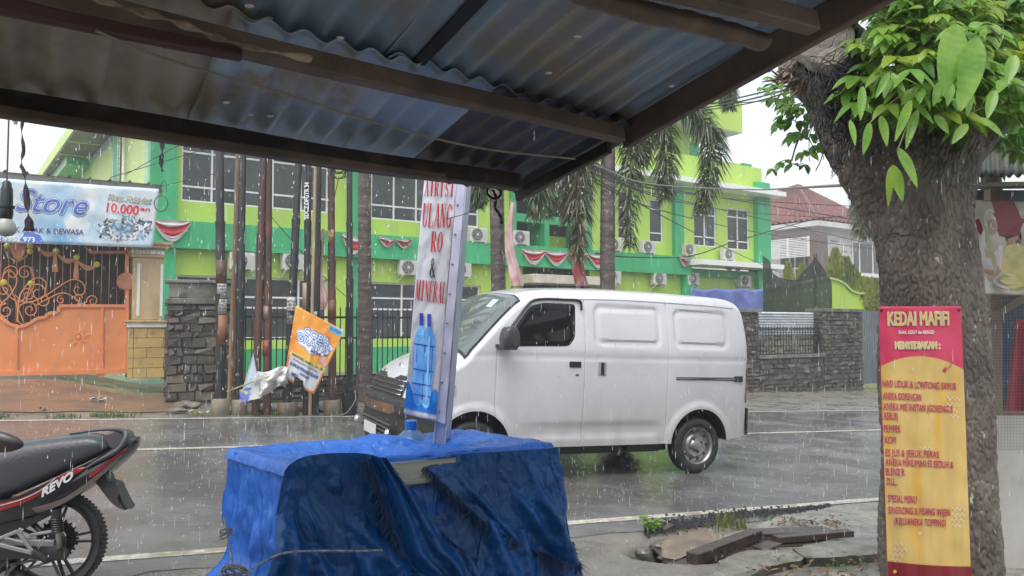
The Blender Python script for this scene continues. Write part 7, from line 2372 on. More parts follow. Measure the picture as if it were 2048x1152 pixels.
# black cable tangle strapped on the trunk
b = MB(); rs = random.Random(9)
for k in range(95):
    c = P(1688 + rs.gauss(0, 18), 200 + rs.gauss(0, 30), DT - .42 + rs.gauss(0, .04)); R0 = .04 + .12 * rs.random(); ph = rs.random() * 6; el = .5 + rs.random() * .9; tl_ = rs.gauss(0, .5)
    pts = [c + Vector((R0 * math.cos(a + ph), .04 * math.sin(2 * a + ph), R0 * el * math.sin(a + ph) + tl_ * R0 * math.cos(a + ph))) for a in [j * PI / 7 for j in range(int(5 + rs.random() * 11))]]
    b.tube(pts, .0022 + .0016 * rs.random(), 4)
for k in range(46):
    x0, y0 = 1700 + rs.gauss(0, 30), 220 + rs.gauss(0, 36)
    pts = [P(x0, y0, DT - .42), P(x0 + rs.gauss(-10, 12), y0 + 30 + rs.random() * 20, DT - .44), P(x0 + rs.gauss(-16, 20), y0 + 50 + rs.random() * 55, DT - .42)]
    b.tube(catmull(pts, 4), .0018 + .0014 * rs.random(), 4)
for k in range(16):
    y_ = 145 + k * 5; b.tube(catmull([P(1640 + k, y_ + 10, DT - .36), P(1690, y_ - 4, DT - .5), P(1745, y_ - 16 + rs.gauss(0, 6), DT - .44), P(1790 + rs.gauss(0, 12), y_ - 20, DT - .3)], 5), .0025, 4)
for k in range(5):
    b.tube(catmull([P(1700, 250, DT - .4), P(1680 + 6 * k, 290, DT - .42), P(1668 + 5 * k, 330, DT - .42), P(1663 + 3 * k, 345 - k * 9, DT - .42)], 5), .0028, 4)
tagp(b.build('cable_tangle', cab, smooth=True), 'tangled bundle of black cables tied round the fork of the big tree', 'cable bundle')
# leaves
lf1 = leafmat('young_leaves', (.27, .44, .07), (.10, .26, .025), rough=.24, scale=5, tl=.42)
lf2 = leafmat('mature_leaves', (.14, .31, .035), (.05, .15, .02), rough=.25, scale=5, tl=.35)
lf3 = leafmat('yellow_leaves', (.32, .42, .05), (.22, .36, .04), rough=.3, scale=2.0, tl=.45)
def leaf(b, base, dirn, up, L, W, curl=.25, fold=.18, N=7):
    dirn = dirn.normalized(); sd = dirn.cross(up)
    if sd.length < .05: sd = dirn.cross(Vector((1, 0, 0)))
    sd.normalize(); nn_ = sd.cross(dirn).normalized()
    vs = []; fs = []
    for i in range(N + 1):
        t = i / N
        w = W / 2 * (math.sin(PI * t ** .82) ** .75) * (1 - .12 * t) if 0 < i < N else 0.0006
        c = base + dirn * (L * (t + 0)) - nn_ * (curl * L * t * t) + Vector((0, 0, -1)) * (.10 * L * t * t)
        ed = nn_ * (fold * w) + nn_ * ((.006 if N < 10 else .006) * L * math.sin(t * (22 if N < 10 else 62)))
        vs += [c - sd * w + ed, c - sd * w * .5 + ed * .35 + nn_ * .004 * L, c - nn_ * .006 * L, c + sd * w * .5 + ed * .35 + nn_ * .004 * L, c + sd * w + ed]
    for i in range(N):
        for k in range(4): fs.append((i * 5 + k, i * 5 + k + 1, i * 5 + 6 + k, i * 5 + 5 + k))
    b.add(vs, fs)
def compound(b, stem, p0, p1, n_, L, W, rs, droop=.5, terminal=True):
    """pinnate leaf: rachis from p0 to p1 with paired leaflets"""
    mid = p0.lerp(p1, .5) + Vector((0, 0, .12 * (p1 - p0).length))
    cv = catmull([p0, mid, p1], 6); stem.tube(cv, [.0032 * (1 - .6 * i / len(cv)) for i in range(len(cv))], 5)
    for k in range(n_):
        t = .35 + .62 * k / max(1, n_ - 1) if n_ > 1 else .8
        idx = t * (len(cv) - 1); i = min(int(idx), len(cv) - 2); p = cv[i].lerp(cv[i + 1], idx - i); tn = (cv[i + 1] - cv[i]).normalized()
        hz_ = tn.cross(Vector((0, 0, 1)));
        if hz_.length < .1: hz_ = Vector((1, 0, 0))
        hz_.normalize()
        for sg in (-1, 1):
            dr = (hz_ * sg * (.75 + .3 * rs.random()) + tn * (.35 + .3 * rs.random()) + Vector((0, 0, -droop * (.6 + .8 * rs.random()))) + Vector((rs.gauss(0, .12), rs.gauss(0, .12), 0)))
            up = (Vector((0, 0, 1)) + Vector((rs.gauss(0, .25), -.45 + rs.gauss(0, .25), 0))).normalized()
            leaf(b, p, dr, up, L * (.75 + .5 * rs.random()), W * (.8 + .4 * rs.random()), curl=.1 + .25 * rs.random())
    if terminal:
        tn = (cv[-1] - cv[-2]).normalized(); leaf(b, cv[-1], tn + Vector((0, 0, -droop * .6)), Vector((0, -.5, .9)), L * 1.05, W)
rs = random.Random(21)
b = [MB(), MB(), MB()]; stem = MB()
def bunch(cx, cy, sx, sy, n_, d0, d1, L, W, reach, mi, droop=.5, pairs=(2, 4)):
    L *= .80; W *= .98; droop *= .7; n_ = int(n_ * 1.7)
    for k in range(n_):
        x, y = cx + rs.gauss(0, sx), cy + rs.gauss(0, sy); d = d0 + (d1 - d0) * rs.random()
        p0 = P(x, y, d) - T0; a = rs.random() * 2 * PI
        dr = Vector((math.cos(a), .6 * math.sin(a) - .25, .25 * rs.gauss(0, 1) + .1)).normalized()
        compound(b[mi if rs.random() < .75 else rs.choice([0, 1, 2])], stem, p0, p0 + dr * reach * (.6 + .7 * rs.random()), rs.randint(*pairs), L, W, rs, droop)
# main shoots over the trunk
bunch(1860, 60, 48, 42, 50, 3.9, 4.5, .105, .048, .20, 0); bunch(1870, 120, 80, 50, 26, 3.9, 4.4, .085, .042, .16, 2)
bunch(1815, 185, 34, 30, 9, 3.8, 4.2, .15, .060, .20, 0, .8)
bunch(1900, 200, 70, 40, 20, 3.9, 4.4, .15, .062, .22, 0, .7)
bunch(1990, 130, 60, 70, 46, 3.8, 5.0, .15, .060, .25, 0, .6)
bunch(1850, 215, 90, 22, 10, 3.9, 4.4, .14, .055, .2, 0); bunch(2025, 215, 36, 36, 18, 4.2, 5.4, .15, .058, .25, 1, .6)
bunch(1960, 60, 90, 50, 50, 4.8, 6.0, .17, .065, .30, 1, .5)
bunch(1880, 20, 120, 30, 46, 4.6, 5.6, .16, .065, .30, 1, .5)
bunch(2030, 20, 50, 60, 30, 4.2, 5.2, .15, .06, .25, 2, .5)
bunch(1790, 60, 16, 34, 10, 4.0, 4.5, .10, .045, .14, 0, .5)
bunch(1800, 10, 28, 18, 14, 4.0, 4.6, .12, .05, .2, 0)
# left hanging spray against the sky
for (x, y, n_) in ((1590, 195, 5), (1610, 225, 5), (1630, 250, 5), (1585, 240, 4), (1600, 280, 4), (1640, 290, 3), (1585, 325, 3), (1670, 300, 3), (1560, 180, 3), (1650, 210, 4)):
    bunch(x, y, 9, 9, n_, 4.7, 5.1, .085, .045, .10, 1, .6, (1, 2))
stem.tube(catmull([tp_(1665, 200, .1), tp_(1620, 220, .2), tp_(1598, 270, .25), tp_(1583, 322, .25)], 6), .005, 5)
stem.tube(catmull([tp_(1665, 200, .1), tp_(1610, 190, .2), tp_(1570, 180, .25)], 6), .004, 5)
# hand placed big leaves
def big(x0, y0, x1, y1, W, d=3.7, mi=0, up=(0, -1, .35)):
    p0, p1 = P(x0, y0, d) - T0, P(x1, y1, d - .05) - T0
    leaf(b[mi], p0, p1 - p0, Vector(up), (p1 - p0).length, W, curl=.06, fold=.14, N=40)
big(1914, 48, 1888, 175, .125, 3.4, 0); big(1955, 74, 1925, 205, .115, 3.35, 0)
for (x0, y0, x1, y1, w, mi) in ((1795, 295, 1838, 365, .085, 0), (1785, 330, 1806, 395, .07, 0), (1780, 335, 1778, 405, .045, 2), (1740, 245, 1728, 302, .055, 0), (1762, 232, 1775, 285, .055, 0),
        (1822, 200, 1792, 272, .055, 0), (1835, 220, 1812, 288, .05, 0), (1820, 198, 1870, 240, .05, 0), (1725, 172, 1722, 232, .05, 0), (1780, 145, 1752, 188, .045, 0), (1780, 145, 1812, 180, .045, 0),
        (1880, 165, 1868, 205, .055, 0), (1902, 165, 1896, 205, .055, 0), (1922, 175, 1918, 215, .055, 0), (1940, 180, 1936, 225, .05, 0), (1870, 230, 1898, 262, .05, 0), (1935, 248, 1905, 280, .055, 0),
        (1960, 235, 2010, 268, .06, 0), (1700, 240, 1712, 285, .04, 0), (1990, 180, 1975, 230, .06, 0), (2030, 110, 2015, 160, .07, 0), (1840, 110, 1870, 150, .07, 1)):
    big(x0, y0, x1, y1, w * .85, 3.55 + .25 * rs.random(), mi, (rs.gauss(0, .25), -1, .4))
for s_, e_ in (((1850, 190), (1795, 300)), ((1870, 130), (1905, 55)), ((1900, 120), (1950, 82)), ((1850, 170), (1740, 245)), ((1860, 175), (1822, 198)), ((1800, 180), (1780, 145)), ((1870, 170), (1940, 180))):
    p0, p1 = P(*s_, 4.0) - T0, P(*e_, 3.6) - T0; stem.tube(catmull([p0, p0.lerp(p1, .5) + Vector((0, 0, .03)), p1], 5), .003, 5)
for k in range(12):
    p0 = tp_(1870 + rs.gauss(0, 60), 260 + rs.gauss(0, 20), -.3); p1 = tp_(1870 + rs.gauss(0, 130), 40 + rs.gauss(0, 50), -.3 + rs.random() * .6)
    stem.tube(catmull([p0, p0.lerp(p1, .5) + Vector((rs.gauss(0, .08), -.05, 0)), p1], 6), [.010 * (1 - .7 * i / 12) for i in range(13)], 6)
stem.build('shoots', mat('green_shoot', (.18, .22, .05), .5, c2=(.14, .10, .05), scale=4), tree, smooth=True)
for k, (m_, nm_) in enumerate(((lf1, 'crown'), (lf2, 'crown'), (lf3, 'crown'))):
    b[k].build(nm_, m_, tree, smooth=True)
# ---------------------------------------------------------------- another tree beyond on the far right
ft = empty('background_tree', (4.6, 7.6, 0), 0, 'leafy tree filling the upper right corner behind the big trunk', 'tree')
b1 = MB(); rs = random.Random(41)
for k in range(900):
    x = 1985 + rs.gauss(0, 50) + 60 * rs.random(); y = 60 + 260 * rs.random(); d = 6.6 + 2.4 * rs.random()
    if y > 330: continue
    p = P(x, y, d) - ft.location
    leaf(b1, p, Vector((rs.gauss(0, 1), rs.gauss(0, 1), -.5 + rs.gauss(0, .4))), Vector((rs.gauss(0, .4), -.3, 1)), .15 + .06 * rs.random(), .065)
b1.build('crown', lf2, ft, smooth=True)
b1 = MB(); b1.tube([Vector((0, 0, 0)), Vector((0, 0, 2)), Vector((-.2, -.3, 3.2)), Vector((-.5, -.6, 4.6))], [.14, .12, .08, .03], 10); b1.build('trunk', bark0, ft, smooth=True)

# ================================================================ menu banner on the trunk
MQ = [(1757, 613), (1922, 612), (1943, 1190), (1776, 1190)]   # TL TR BR BL in the photograph
DM = DT - .46
MW, MH = .45, 1.6
mb_ = empty('menu_banner', P(1840, 900, DM), 0, 'tall pink and mustard menu banner tied to the trunk of the big tree', 'banner')
m0 = Vector(mb_.location)
def mw(v):
    p, q = v.x / MW, v.z / MH
    x, y = quad(MQ, p, q)
    d = DM + .045 * (p - .5) ** 2 * 4 + .008 * math.sin(p * 22 + q * 2) * (.3 + .7 * sstep(1, .6, q)) + .01 * fb(p * 3, q * 5, 5)
    P_ = P(x, y, d) - m0; P_.y += v.y * 1.7; return P_
pink = mat('pink_print_vinyl', (.62, .055, .12), .32, c2=(.55, .04, .10), scale=3)
must = mat('mustard_print_vinyl', (.66, .47, .16), .34, c2=(.58, .40, .13), scale=2.4, c3=(.66, .40, .08), scale3=4, stretch=(4, 1, .5))
maro = mat('maroon_print_vinyl', (.20, .015, .025), .34)
def mz(y): return MH * (1 - (y - 612) / (1190 - 612))
def mxx(x, y):
    q = (y - 612) / 578; xl = 1757 + 19 * q; xr = 1922 + 21 * q; return (x - xl) / (xr - xl) * MW
b = MB(); NU, NV = 40, 140
b.v = [tuple(mw(Vector((MW * i / NU, 0, MH * j / NV)))) for j in range(NV + 1) for i in range(NU + 1)]
def zc(p):   # top edge of the mustard circle
    t = (p - .46) / .62; return mz(748) + (mz(712) - mz(748)) * (1 - t * t * 1.0)
for j in range(NV):
    for i in range(NU):
        b.f.append((j * (NU + 1) + i, j * (NU + 1) + i + 1, (j + 1) * (NU + 1) + i + 1, (j + 1) * (NU + 1) + i)); b.m.append(0)
o = b.build('sheet', pink, mb_, smooth=True); o.modifiers.new('t', 'SOLIDIFY').thickness = -.0015
b = MB()
b.grid(lambda p, q: mw(Vector((MW * (.002 + .996 * p), -.0022, mz(1140) + (zc(p) - mz(1140)) * q))), 40, 120); b.build('mustard_field', must, mb_, smooth=True)
b = MB(); b.grid(lambda p, q: mw(Vector((MW * (.002 + .996 * p), -.0035, 0.002 + (mz(1133) + .03 * (1 - p) ** 2 + .0) * q))), 40, 8); b.build('maroon_foot', maro, mb_, smooth=True)
crimson = mat('crimson_letters', (.50, .015, .075), .4); wl = mat('white_letters', (.74, .72, .68), .4); gold = mat('gold_letters', (.62, .50, .10), .4)
def ml(txt, x0, x1, y, hpx, m, bold=.0, yo=-.007, slope=0.0, outline=None):
    X, Z = mxx(x0, y), mz(y); W_ = mxx(x1, y) - X; h = hpx / 578 * MH
    rot = -slope
    if outline:
        t = MB(); t.text(txt, X, Z, h, W_, y=yo + .0012, bold=bold + outline[1], rot=rot, warp=mw); t.build('lettering', outline[0], mb_)
    t = MB(); t.text(txt, X, Z, h, W_, y=yo, bold=bold, rot=rot, warp=mw); t.build('lettering', m, mb_)
ml('KEDAI MAFIFI', 1775, 1896, 650, 27, gold, .0006, -.006, .0, (wl, .0026))
ml('ENAK, LEZAT dan BERGIZI', 1796, 1866, 667, 6.5, wl, .0006, -.005)
ml('MENYEDIAKAN :', 1789, 1878, 697, 14, gold, .0006, -.007, .0, (wl, .003))
L_ = [('NASI UDUK & LONTONG SAYUR', 1763, 1911, 772), ('ANEKA GORENGAN', 1764, 1841, 797), ('ANEKA MIE INSTAN (GORENG &', 1765, 1904, 818), ('REBUS)', 1766, 1794, 837), ('PEMPEK', 1766, 1800, 862), ('KOPI', 1768, 1790, 885),
      ('ES JUS & JERUK PERAS', 1769, 1876, 910), ('ANEKA MINUMAN ES SEDUH &', 1769, 1905, 929), ('BLENDER', 1770, 1808, 948), ('DLL..', 1772, 1793, 968), ('SPESIAL MENU :', 1774, 1836, 1002), ('SINGKONG & PISANG WIJEN', 1775, 1898, 1025), ('(KEJU/ANEKA TOPPING)', 1787, 1890, 1047)]
for s_, x0, x1, y in L_:
    ml(s_, x0, x1, y, 14, crimson, .0004, -.005, .05, (mat('pale_outline', (.74, .55, .36), .4), .0013))
# wavy marks, sparkle and arrow
b = MB()
def wavy(x, y, n_=3, w=9):
    for k in range(n_ * 8):
        a, c = k / 8, (k + 1) / 8
        def pt(t, o_): return (mxx(x + t * w, y), mz(y - 3 * math.sin(t * 2 * PI)) + o_)
        b.poly([pt(a, -.003), pt(c, -.003), pt(c, .003), pt(a, .003)], -.0045, mw)
for x, y, n_ in ((1892, 797, 3.4), (1892, 809, 3.4), (1896, 821, 2.4), (1898, 832, 2), (1837, 896, 3), (1842, 923, 2), (1902, 1017, 3), (1902, 1029, 3), (1900, 1040, 2.6), (1902, 1050, 2), (1788, 1087, 2.4), (1786, 1098, 2.6), (1778, 1108, 3), (1782, 1119, 2.4)):
    wavy(x, y, int(n_ + .5), 9)
for x, y in ((1825, 738), (1838, 1066)):
    for k in range(4):
        a = k * PI / 4; X, Z = mxx(x, y), mz(y); dx, dz = .018 * math.cos(a), .018 * math.sin(a); b.poly([(X - dx, Z - dz), (X + dz * .08, Z - dx * .08), (X + dx, Z + dz), (X - dz * .08, Z + dx * .08)], -.0046, mw)
b.build('print_marks', mat('pale_marks', (.72, .66, .50), .4), mb_)
b = MB(); q = catmull([(mxx(1903, 718), mz(718), 0), (mxx(1902, 728), mz(728), 0), (mxx(1895, 736), mz(736), 0), (mxx(1886, 741), mz(741), 0)], 5)
for a, c in zip(q[:-1], q[1:]): b.poly([(a.x, a.y - .003), (c.x, c.y - .003), (c.x, c.y + .003), (a.x, a.y + .003)], -.0047, mw)
b.poly([(mxx(1883, 741), mz(741)), (mxx(1890, 733), mz(733)), (mxx(1891, 745), mz(745))], -.0048, mw); b.build('print_arrow', crimson, mb_)
b = MB(); b.disc(mxx(1788, 1142), mz(1142), .010, -.006, 14, warp=mw); b.build('print_marks', gold, mb_)
b = MB()
for x in (1762, 1917):
    c = mw(Vector((mxx(x, 620), -.004, mz(620)))); b.tube([c + Vector((.006 * math.cos(k), 0, .006 * math.sin(k))) for k in range(7)], .002, 4)
    b.tube([c, c + Vector((.03 if x > 1800 else -.02, .08, .02))], .0018, 4)
b.build('eyelet_string', cab, mb_)

# ================================================================ neighbouring food stall at the right edge
S5 = 5.6
old = mat('weathered_grey_tin', (.12, .105, .07), .45, c2=(.07, .07, .055), scale=3, c3=(.16, .14, .05), scale3=3)
rst = empty('street_stall', P(1990, 900, S5), 0, 'timber framed street stall with wire mesh behind the tree at the right edge', 'stall')
r0 = Vector(rst.location)
def sp_(x, y, dd=0.0): return P(x, y, S5 + dd) - r0
def sbeam(x0, y0, x1, y1, w, h, m, name, d0=0, d1=None, up=(0, 1, 0)):
    b = MB(); b.beam(sp_(x0, y0, d0), sp_(x1, y1, d0 if d1 is None else d1), w, h, up=up); return b.build(name, m, rst, bevel=.004)
b = MB()
def fn(p, q):
    x = 1932 + 260 * p; a = sp_(x, 352 - 2 * p, -.5 + 2.0 * q); a.z += .25 * q + .012 * math.sin(p * 90); return a
b.grid(fn, 160, 4); o = b.build('roof_sheet', old, rst, smooth=True); o.modifiers.new('t', 'SOLIDIFY').thickness = .004
sbeam(1936, 372, 2200, 368, .03, .11, old, 'fascia', -.42)
pw = mat('grey_brown_post', (.20, .155, .11), .55, c2=(.13, .10, .07), scale=5, stretch=(1, 1, .3))
sbeam(1986, 380, 1988, 1300, .085, .085, pw, 'post', .1)
sbeam(1968, 642, 2052, 592, .05, .06, pw, 'brace', .06); sbeam(1975, 590, 2100, 590, .05, .05, pw, 'rail', .12)
sbeam(1980, 828, 2200, 828, .04, .05, pw, 'rail', .12)
b = MB(); a, c = sp_(1985, 832, .0), sp_(2200, 1400, .0); b.box(a.x, c.x, a.y, a.y + .02, c.z, a.z); b.build('lower_panel', mat('whitewashed_panel', (.46, .45, .42), .45, c2=(.38, .37, .34), scale=2, c3=(.3, .29, .26), scale3=1.1), rst)
b = MB(); a, c = sp_(1960, 600, .9), sp_(2200, 840, .9); b.box(a.x, c.x, a.y, a.y + .03, c.z, a.z + .9); b.build('back_panel', mat('blue_black_inside', (.015, .03, .055), .5, c2=(.02, .02, .025), scale=2), rst)
b = MB(); a, c = sp_(1985, 650, .6), sp_(2018, 800, .6); b.box(a.x, c.x, a.y, a.y + .3, c.z, a.z); b.build('blue_crate', mat('blue_crate', (.02, .07, .20), .4, c2=(.015, .04, .12), scale=6), rst)
mesh_ = mat('wire_mesh', (.20, .20, .19), .4, metal=.4)
b = MB()
for k in range(22):
    x = 1972 + k * 6.2; b.tube([sp_(x, 595, -.04), sp_(x, 900, -.04)], .0011, 3, cap=False)
for k in range(50):
    y = 595 + k * 6.2; b.tube([sp_(1972, y, -.042), sp_(2110, y, -.042)], .0011, 3, cap=False)
b.build('wire_mesh', mesh_, rst)
b = MB()
def fn(p, q): return sp_(2048 - 12 * p - 22 * (1 - q) * (1 - p) * 1.2 + 60 * p, 640 + 192 * (1 - q), .2 - .03 * math.sin(p * 20)) 
b.grid(lambda p, q: sp_(2030 - 20 * (1 - q) + 120 * p, 640 + 190 * (1 - q), .2 - .04 * math.sin(p * 20 + q)), 30, 12); b.build('red_curtain', mat('faded_red_cloth', (.28, .035, .05), .55, c2=(.2, .03, .04), scale=4), rst, smooth=True)
# printed banner under its roof
VQ = [(1946, 400), (2110, 404), (2110, 592), (1962, 588)]
vb = empty('food_banner', P(2000, 500, S5 - .25), 0, 'faded red and cream food banner showing people eating, hung under the right stall roof', 'banner')
v0 = Vector(vb.location)
def vw(v):
    x, y = quad(VQ, v.x, v.z); q = P(x, y, S5 - .25 + .015 * math.sin(v.x * 14 + v.z * 3) + .01 * fb(v.x * 4, v.z * 4, 1)) - v0; q.y += v.y; return q
b = MB(); b.grid(lambda p, q: vw(Vector((p, 0, q))), 40, 40); o = b.build('sheet', mat('faded_cream_print', (.42, .38, .30), .4, c2=(.30, .30, .26), scale=3, c3=(.48, .46, .42), scale3=5), vb, smooth=True); o.modifiers.new('t', 'SOLIDIFY').thickness = -.002
b = MB(); b.poly([(0.0, .70), (.12, .55), (.3, .62), (1, .66), (1, 1), (0, 1)], -.003, vw); b.build('print_area', mat('faded_maroon_print', (.20, .02, .03), .4, c2=(.14, .02, .03), scale=4), vb)
def vblob(cx, cz, rx, rz, m, yo): bb_ = MB(); bb_.disc(cx, cz, rz, yo, 22, rx=rx, warp=vw); bb_.build('printed_figure', m, vb)
skn = mat('faded_skin_print', (.34, .22, .14), .4, c2=(.28, .18, .12), scale=9); drk = mat('faded_hair_print', (.05, .035, .035), .4); whp = mat('faded_white_print', (.50, .48, .46), .4, c2=(.42, .4, .38), scale=6); ylp = mat('faded_yellow_print', (.46, .38, .16), .4, c2=(.3, .3, .12), scale=9)
vblob(.17, .42, .16, .30, whp, -.004); vblob(.20, .78, .09, .13, whp, -.005); vblob(.21, .72, .055, .085, skn, -.006)
vblob(.48, .30, .20, .26, ylp, -.005); vblob(.47, .62, .10, .10, drk, -.0065); vblob(.47, .55, .085, .11, skn, -.007); vblob(.435, .57, .012, .010, drk, -.008); vblob(.50, .57, .012, .010, drk, -.008); vblob(.47, .49, .03, .012, drk, -.008)
vblob(.17, .26, .12, .06, skn, -.007); vblob(.40, .14, .24, .08, whp, -.009); vblob(.40, .16, .15, .05, ylp, -.010); vblob(.15, .30, .10, .16, mat('faded_apron_print', (.36, .30, .20), .4), -.0055)
# ================================================================ broken slabs, planks and weeds by the tree
slabm = mat('mossy_slab', (.22, .21, .16), .22, c2=(.12, .12, .09), scale=3.4, rvar=.3, c3=(.13, .14, .07), scale3=6, bump=.5, bscale=26)
slabs = mat('wet_slab_side', (.10, .095, .075), .35, c2=(.05, .05, .04), scale=6, c3=(.07, .085, .03), scale3=8, bump=.6, bscale=24)
def slab(pts, z1, th, label, name='broken_slab', m=None, tilt=None, drop=0.35, cat_='slab'):
    """pts: photo pixels of the top outline, at height z1 above the ground plane there"""
    V = [GR(x, y, z1 + (tilt(x, y) if tilt else 0)) for x, y in pts]
    # densify & jitter
    out = []
    N = len(V)
    for i in range(N):
        a, c = V[i], V[(i + 1) % N]; L = (c - a).length; k = max(1, int(L / .035))
        for j in range(k):
            p = a.lerp(c, j / k); n_ = mn.noise_vector(p * 14) * .012; out.append(p + Vector((n_.x, n_.y, n_.z * .3)))
    cen = sum(out, Vector()) / len(out)
    c0 = Vector((cen.x, cen.y, cen.z))
    b = MB(); M_ = len(out); vs = []; 
    rings = 7
    vs.append(cen - c0)
    for r in range(1, rings + 1):
        f_ = r / rings
        for p in out:
            q = cen.lerp(p, f_); q = q + Vector((0, 0, .006 * fb(q.x * 9, q.y * 9, 2) - (.006 if r == rings else 0))); vs.append(q - c0)
    for p in out:
        q = p + Vector((0, 0, -th)) + mn.noise_vector(p * 20) * .010 + (cen - p) * .03; vs.append(q - c0)
    fs = [(0, 1 + k, 1 + (k + 1) % M_) for k in range(M_)]; 
    for r in range(rings - 1):
        for k in range(M_):
            k2 = (k + 1) % M_; fs.append((1 + r * M_ + k, 1 + (r + 1) * M_ + k, 1 + (r + 1) * M_ + k2, 1 + r * M_ + k2))
    mi0 = len(fs)
    for k in range(M_):
        k2 = (k + 1) % M_; fs.append((1 + (rings - 1) * M_ + k, 1 + rings * M_ + k, 1 + rings * M_ + k2, 1 + (rings - 1) * M_ + k2))
    b.add(vs, fs); b.m = [0] * mi0 + [1] * (len(fs) - mi0)
    o = b.build(name, [m or slabm, slabs], smooth=False); o.location = c0
    o.data.polygons.foreach_set('use_smooth', [True] * len(o.data.polygons)); o.data.set_sharp_from_angle(angle=R(45))
    return tagp(o, label, cat_)
slab([(1420, 1240), (1432, 1150), (1450, 1118), (1500, 1098), (1560, 1092), (1630, 1112), (1780, 1096), (1820, 1096), (1840, 1240)], .05, .03, 'mossy concrete planter top behind the base of the menu banner') if False else None
# drain lip: raised slab with dark undercut front, then the earth below it
slab([(1440, 1118), (1480, 1102), (1530, 1096), (1580, 1098), (1610, 1112), (1600, 1120), (1540, 1130), (1500, 1150), (1498, 1200), (1430, 1210), (1425, 1150)], .07, .13, 'rounded mossy slab corner at the bottom, left of the tree base')
slab([(1585, 1096), (1640, 1082), (1760, 1072), (1850, 1068), (1850, 1100), (1760, 1106), (1680, 1112), (1615, 1114)], .075, .16, 'long grey slab reaching right towards the menu banner')
slab([(1340, 1064), (1372, 1056), (1440, 1050), (1470, 1056), (1455, 1075), (1400, 1098), (1352, 1118), (1325, 1112), (1322, 1090)], .0, .08, 'brown tilted slab sunk in the hole left of the planks', m=mat('brown_slab', (.26, .19, .12), .3, c2=(.14, .11, .08), scale=3, rvar=.2))
slab([(1395, 1098), (1440, 1072), (1470, 1058), (1500, 1060), (1470, 1080), (1430, 1104)], -.02, .10, 'grey stone wedge standing in the hole beside the planks')
rock(GR(1372, 1052) + Vector((0, 0, -.03)), .055, 7, 'rubble_rock', rockm, 'small round stone at the upper edge of the hole')
rock(GR(1285, 1098) + Vector((0, 0, -.02)), .05, 12, 'rubble_rock', rockm, 'dark stone at the left rim of the hole')
rock(GR(1318, 1078) + Vector((0, 0, -.05)), .07, 17, 'rubble_rock', rockm, 'dark stone below the young green plant')
# earth and litter inside the planter on the right
b = MB(); rs = random.Random(14)
soil = mat('dark_soil', (.05, .042, .03), .6, c2=(.09, .075, .05), scale=9, bump=.8, bscale=40)
def planter(u, v):
    x = 1500 + 360 * u; y = 1112 + 130 * v; p = GR(x, y, -.02 - .02 * math.sin(v * 3)); p.z += .02 * fb(p.x * 8, p.y * 8, 1); return p
b.grid(planter, 50, 24); tagp(b.build('soil', soil, smooth=True), kind='structure')
lit = mat('fallen_leaf_litter', (.20, .12, .05), .5, c2=(.10, .07, .04), scale=20); lit2 = leafmat('weed_leaves', (.10, .20, .03), (.16, .26, .05))
b = MB(); b2 = MB()
for k in range(260):
    if k < 150: x, y = 1500 + 300 * rs.random(), 1118 + 60 * rs.random()
    else: x, y = 1560 + 140 * rs.random() + rs.gauss(0, 12), 1050 + rs.gauss(4, 7)
    p = GR(x, y, .03); z_ = .02 + .03 * rs.random()
    leaf(b, p + Vector((0, 0, z_)), Vector((rs.gauss(0, 1), rs.gauss(0, 1), .1)), Vector((rs.gauss(0, .3), rs.gauss(0, .3), 1)), .04 + .03 * rs.random(), .02)
tagp(b.build('leaf_litter', lit), kind='stuff')
for k in range(90):
    x, y = 1690 + rs.gauss(0, 34), 1130 + rs.gauss(0, 9); p = GR(x, y, .03)
    leaf(b2, p, Vector((rs.gauss(0, 1), rs.gauss(0, 1), .8)), Vector((0, 0, 1)), .022, .013)
tagp(b2.build('small_weeds', lit2), kind='stuff')
# planks
plm = mat('wet_dark_plank', (.045, .032, .027), .2, c2=(.08, .055, .042), scale=4, stretch=(.4, 4, 4), rvar=.2, c3=(.045, .035, .03), scale3=10, bump=.3, bscale=30)
def plank(x0, y0, x1, y1, w, h, z0, z1, label, roll=0.0, nm='wooden_plank'):
    a, c = GR(x0, y0, z0), GR(x1, y1, z1)
    b = MB(); L = (c - a).length; d = (c - a).normalized(); ang = math.atan2(d.y, d.x)
    b.beam(Vector((0, 0, 0)), c - a, w, h, up=(0, math.sin(roll), math.cos(roll)), seg=10, wob=.004, seed=x0)
    o = b.build(nm, plm, bevel=.004); o.location = a
    return tagp(o, label, 'plank', 'dark wet planks thrown over the broken pavement')
plank(1385, 1118, 1512, 1068, .10, .075, .02, .07, 'thick squared timber lying uppermost across the hole')
plank(1345, 1132, 1545, 1088, .13, .025, -.03, .02, 'flat plank under the thick timber nearest the viewer')
plank(1516, 1066, 1660, 1060, .17, .025, .06, .06, 'broad flat board on the right of the pile with a long crack')
plank(1550, 1078, 1700, 1066, .085, .045, .055, .06, 'squared dark batten in front of the broad flat board')
plank(1555, 1092, 1600, 1090, .08, .02, .01, .01, 'short board end peeping out below the dark batten')
plank(1300, 1085, 1335, 1118, .07, .015, -.05, -.06, 'splintered thin board standing in the left of the hole', .8)
plank(1520, 1098, 1550, 1085, .12, .012, .03, .045, 'thin glossy board between the thick timber and the batten')
plank(1300, 1072, 1345, 1050, .06, .02, -.02, .03, 'thin broken board end at the upper left rim of the hole')
for x_, y_, s_, sd, lb in ((1272, 1112, .035, 21, 'small dark stone lowest on the left rim of the hole'), (1300, 1128, .05, 22, 'dark chunk of concrete in the bottom left of the hole'), (1338, 1098, .055, 23, 'dark wet chunk lying in the middle of the hole'), (1420, 1050, .05, 24, 'low dark rock under the grass tuft by the road edge')):
    rock(GR(x_, y_) + Vector((0, 0, -.06)), s_, sd, 'rubble_rock', slabs, lb, dims=(1.4, 1, .8))
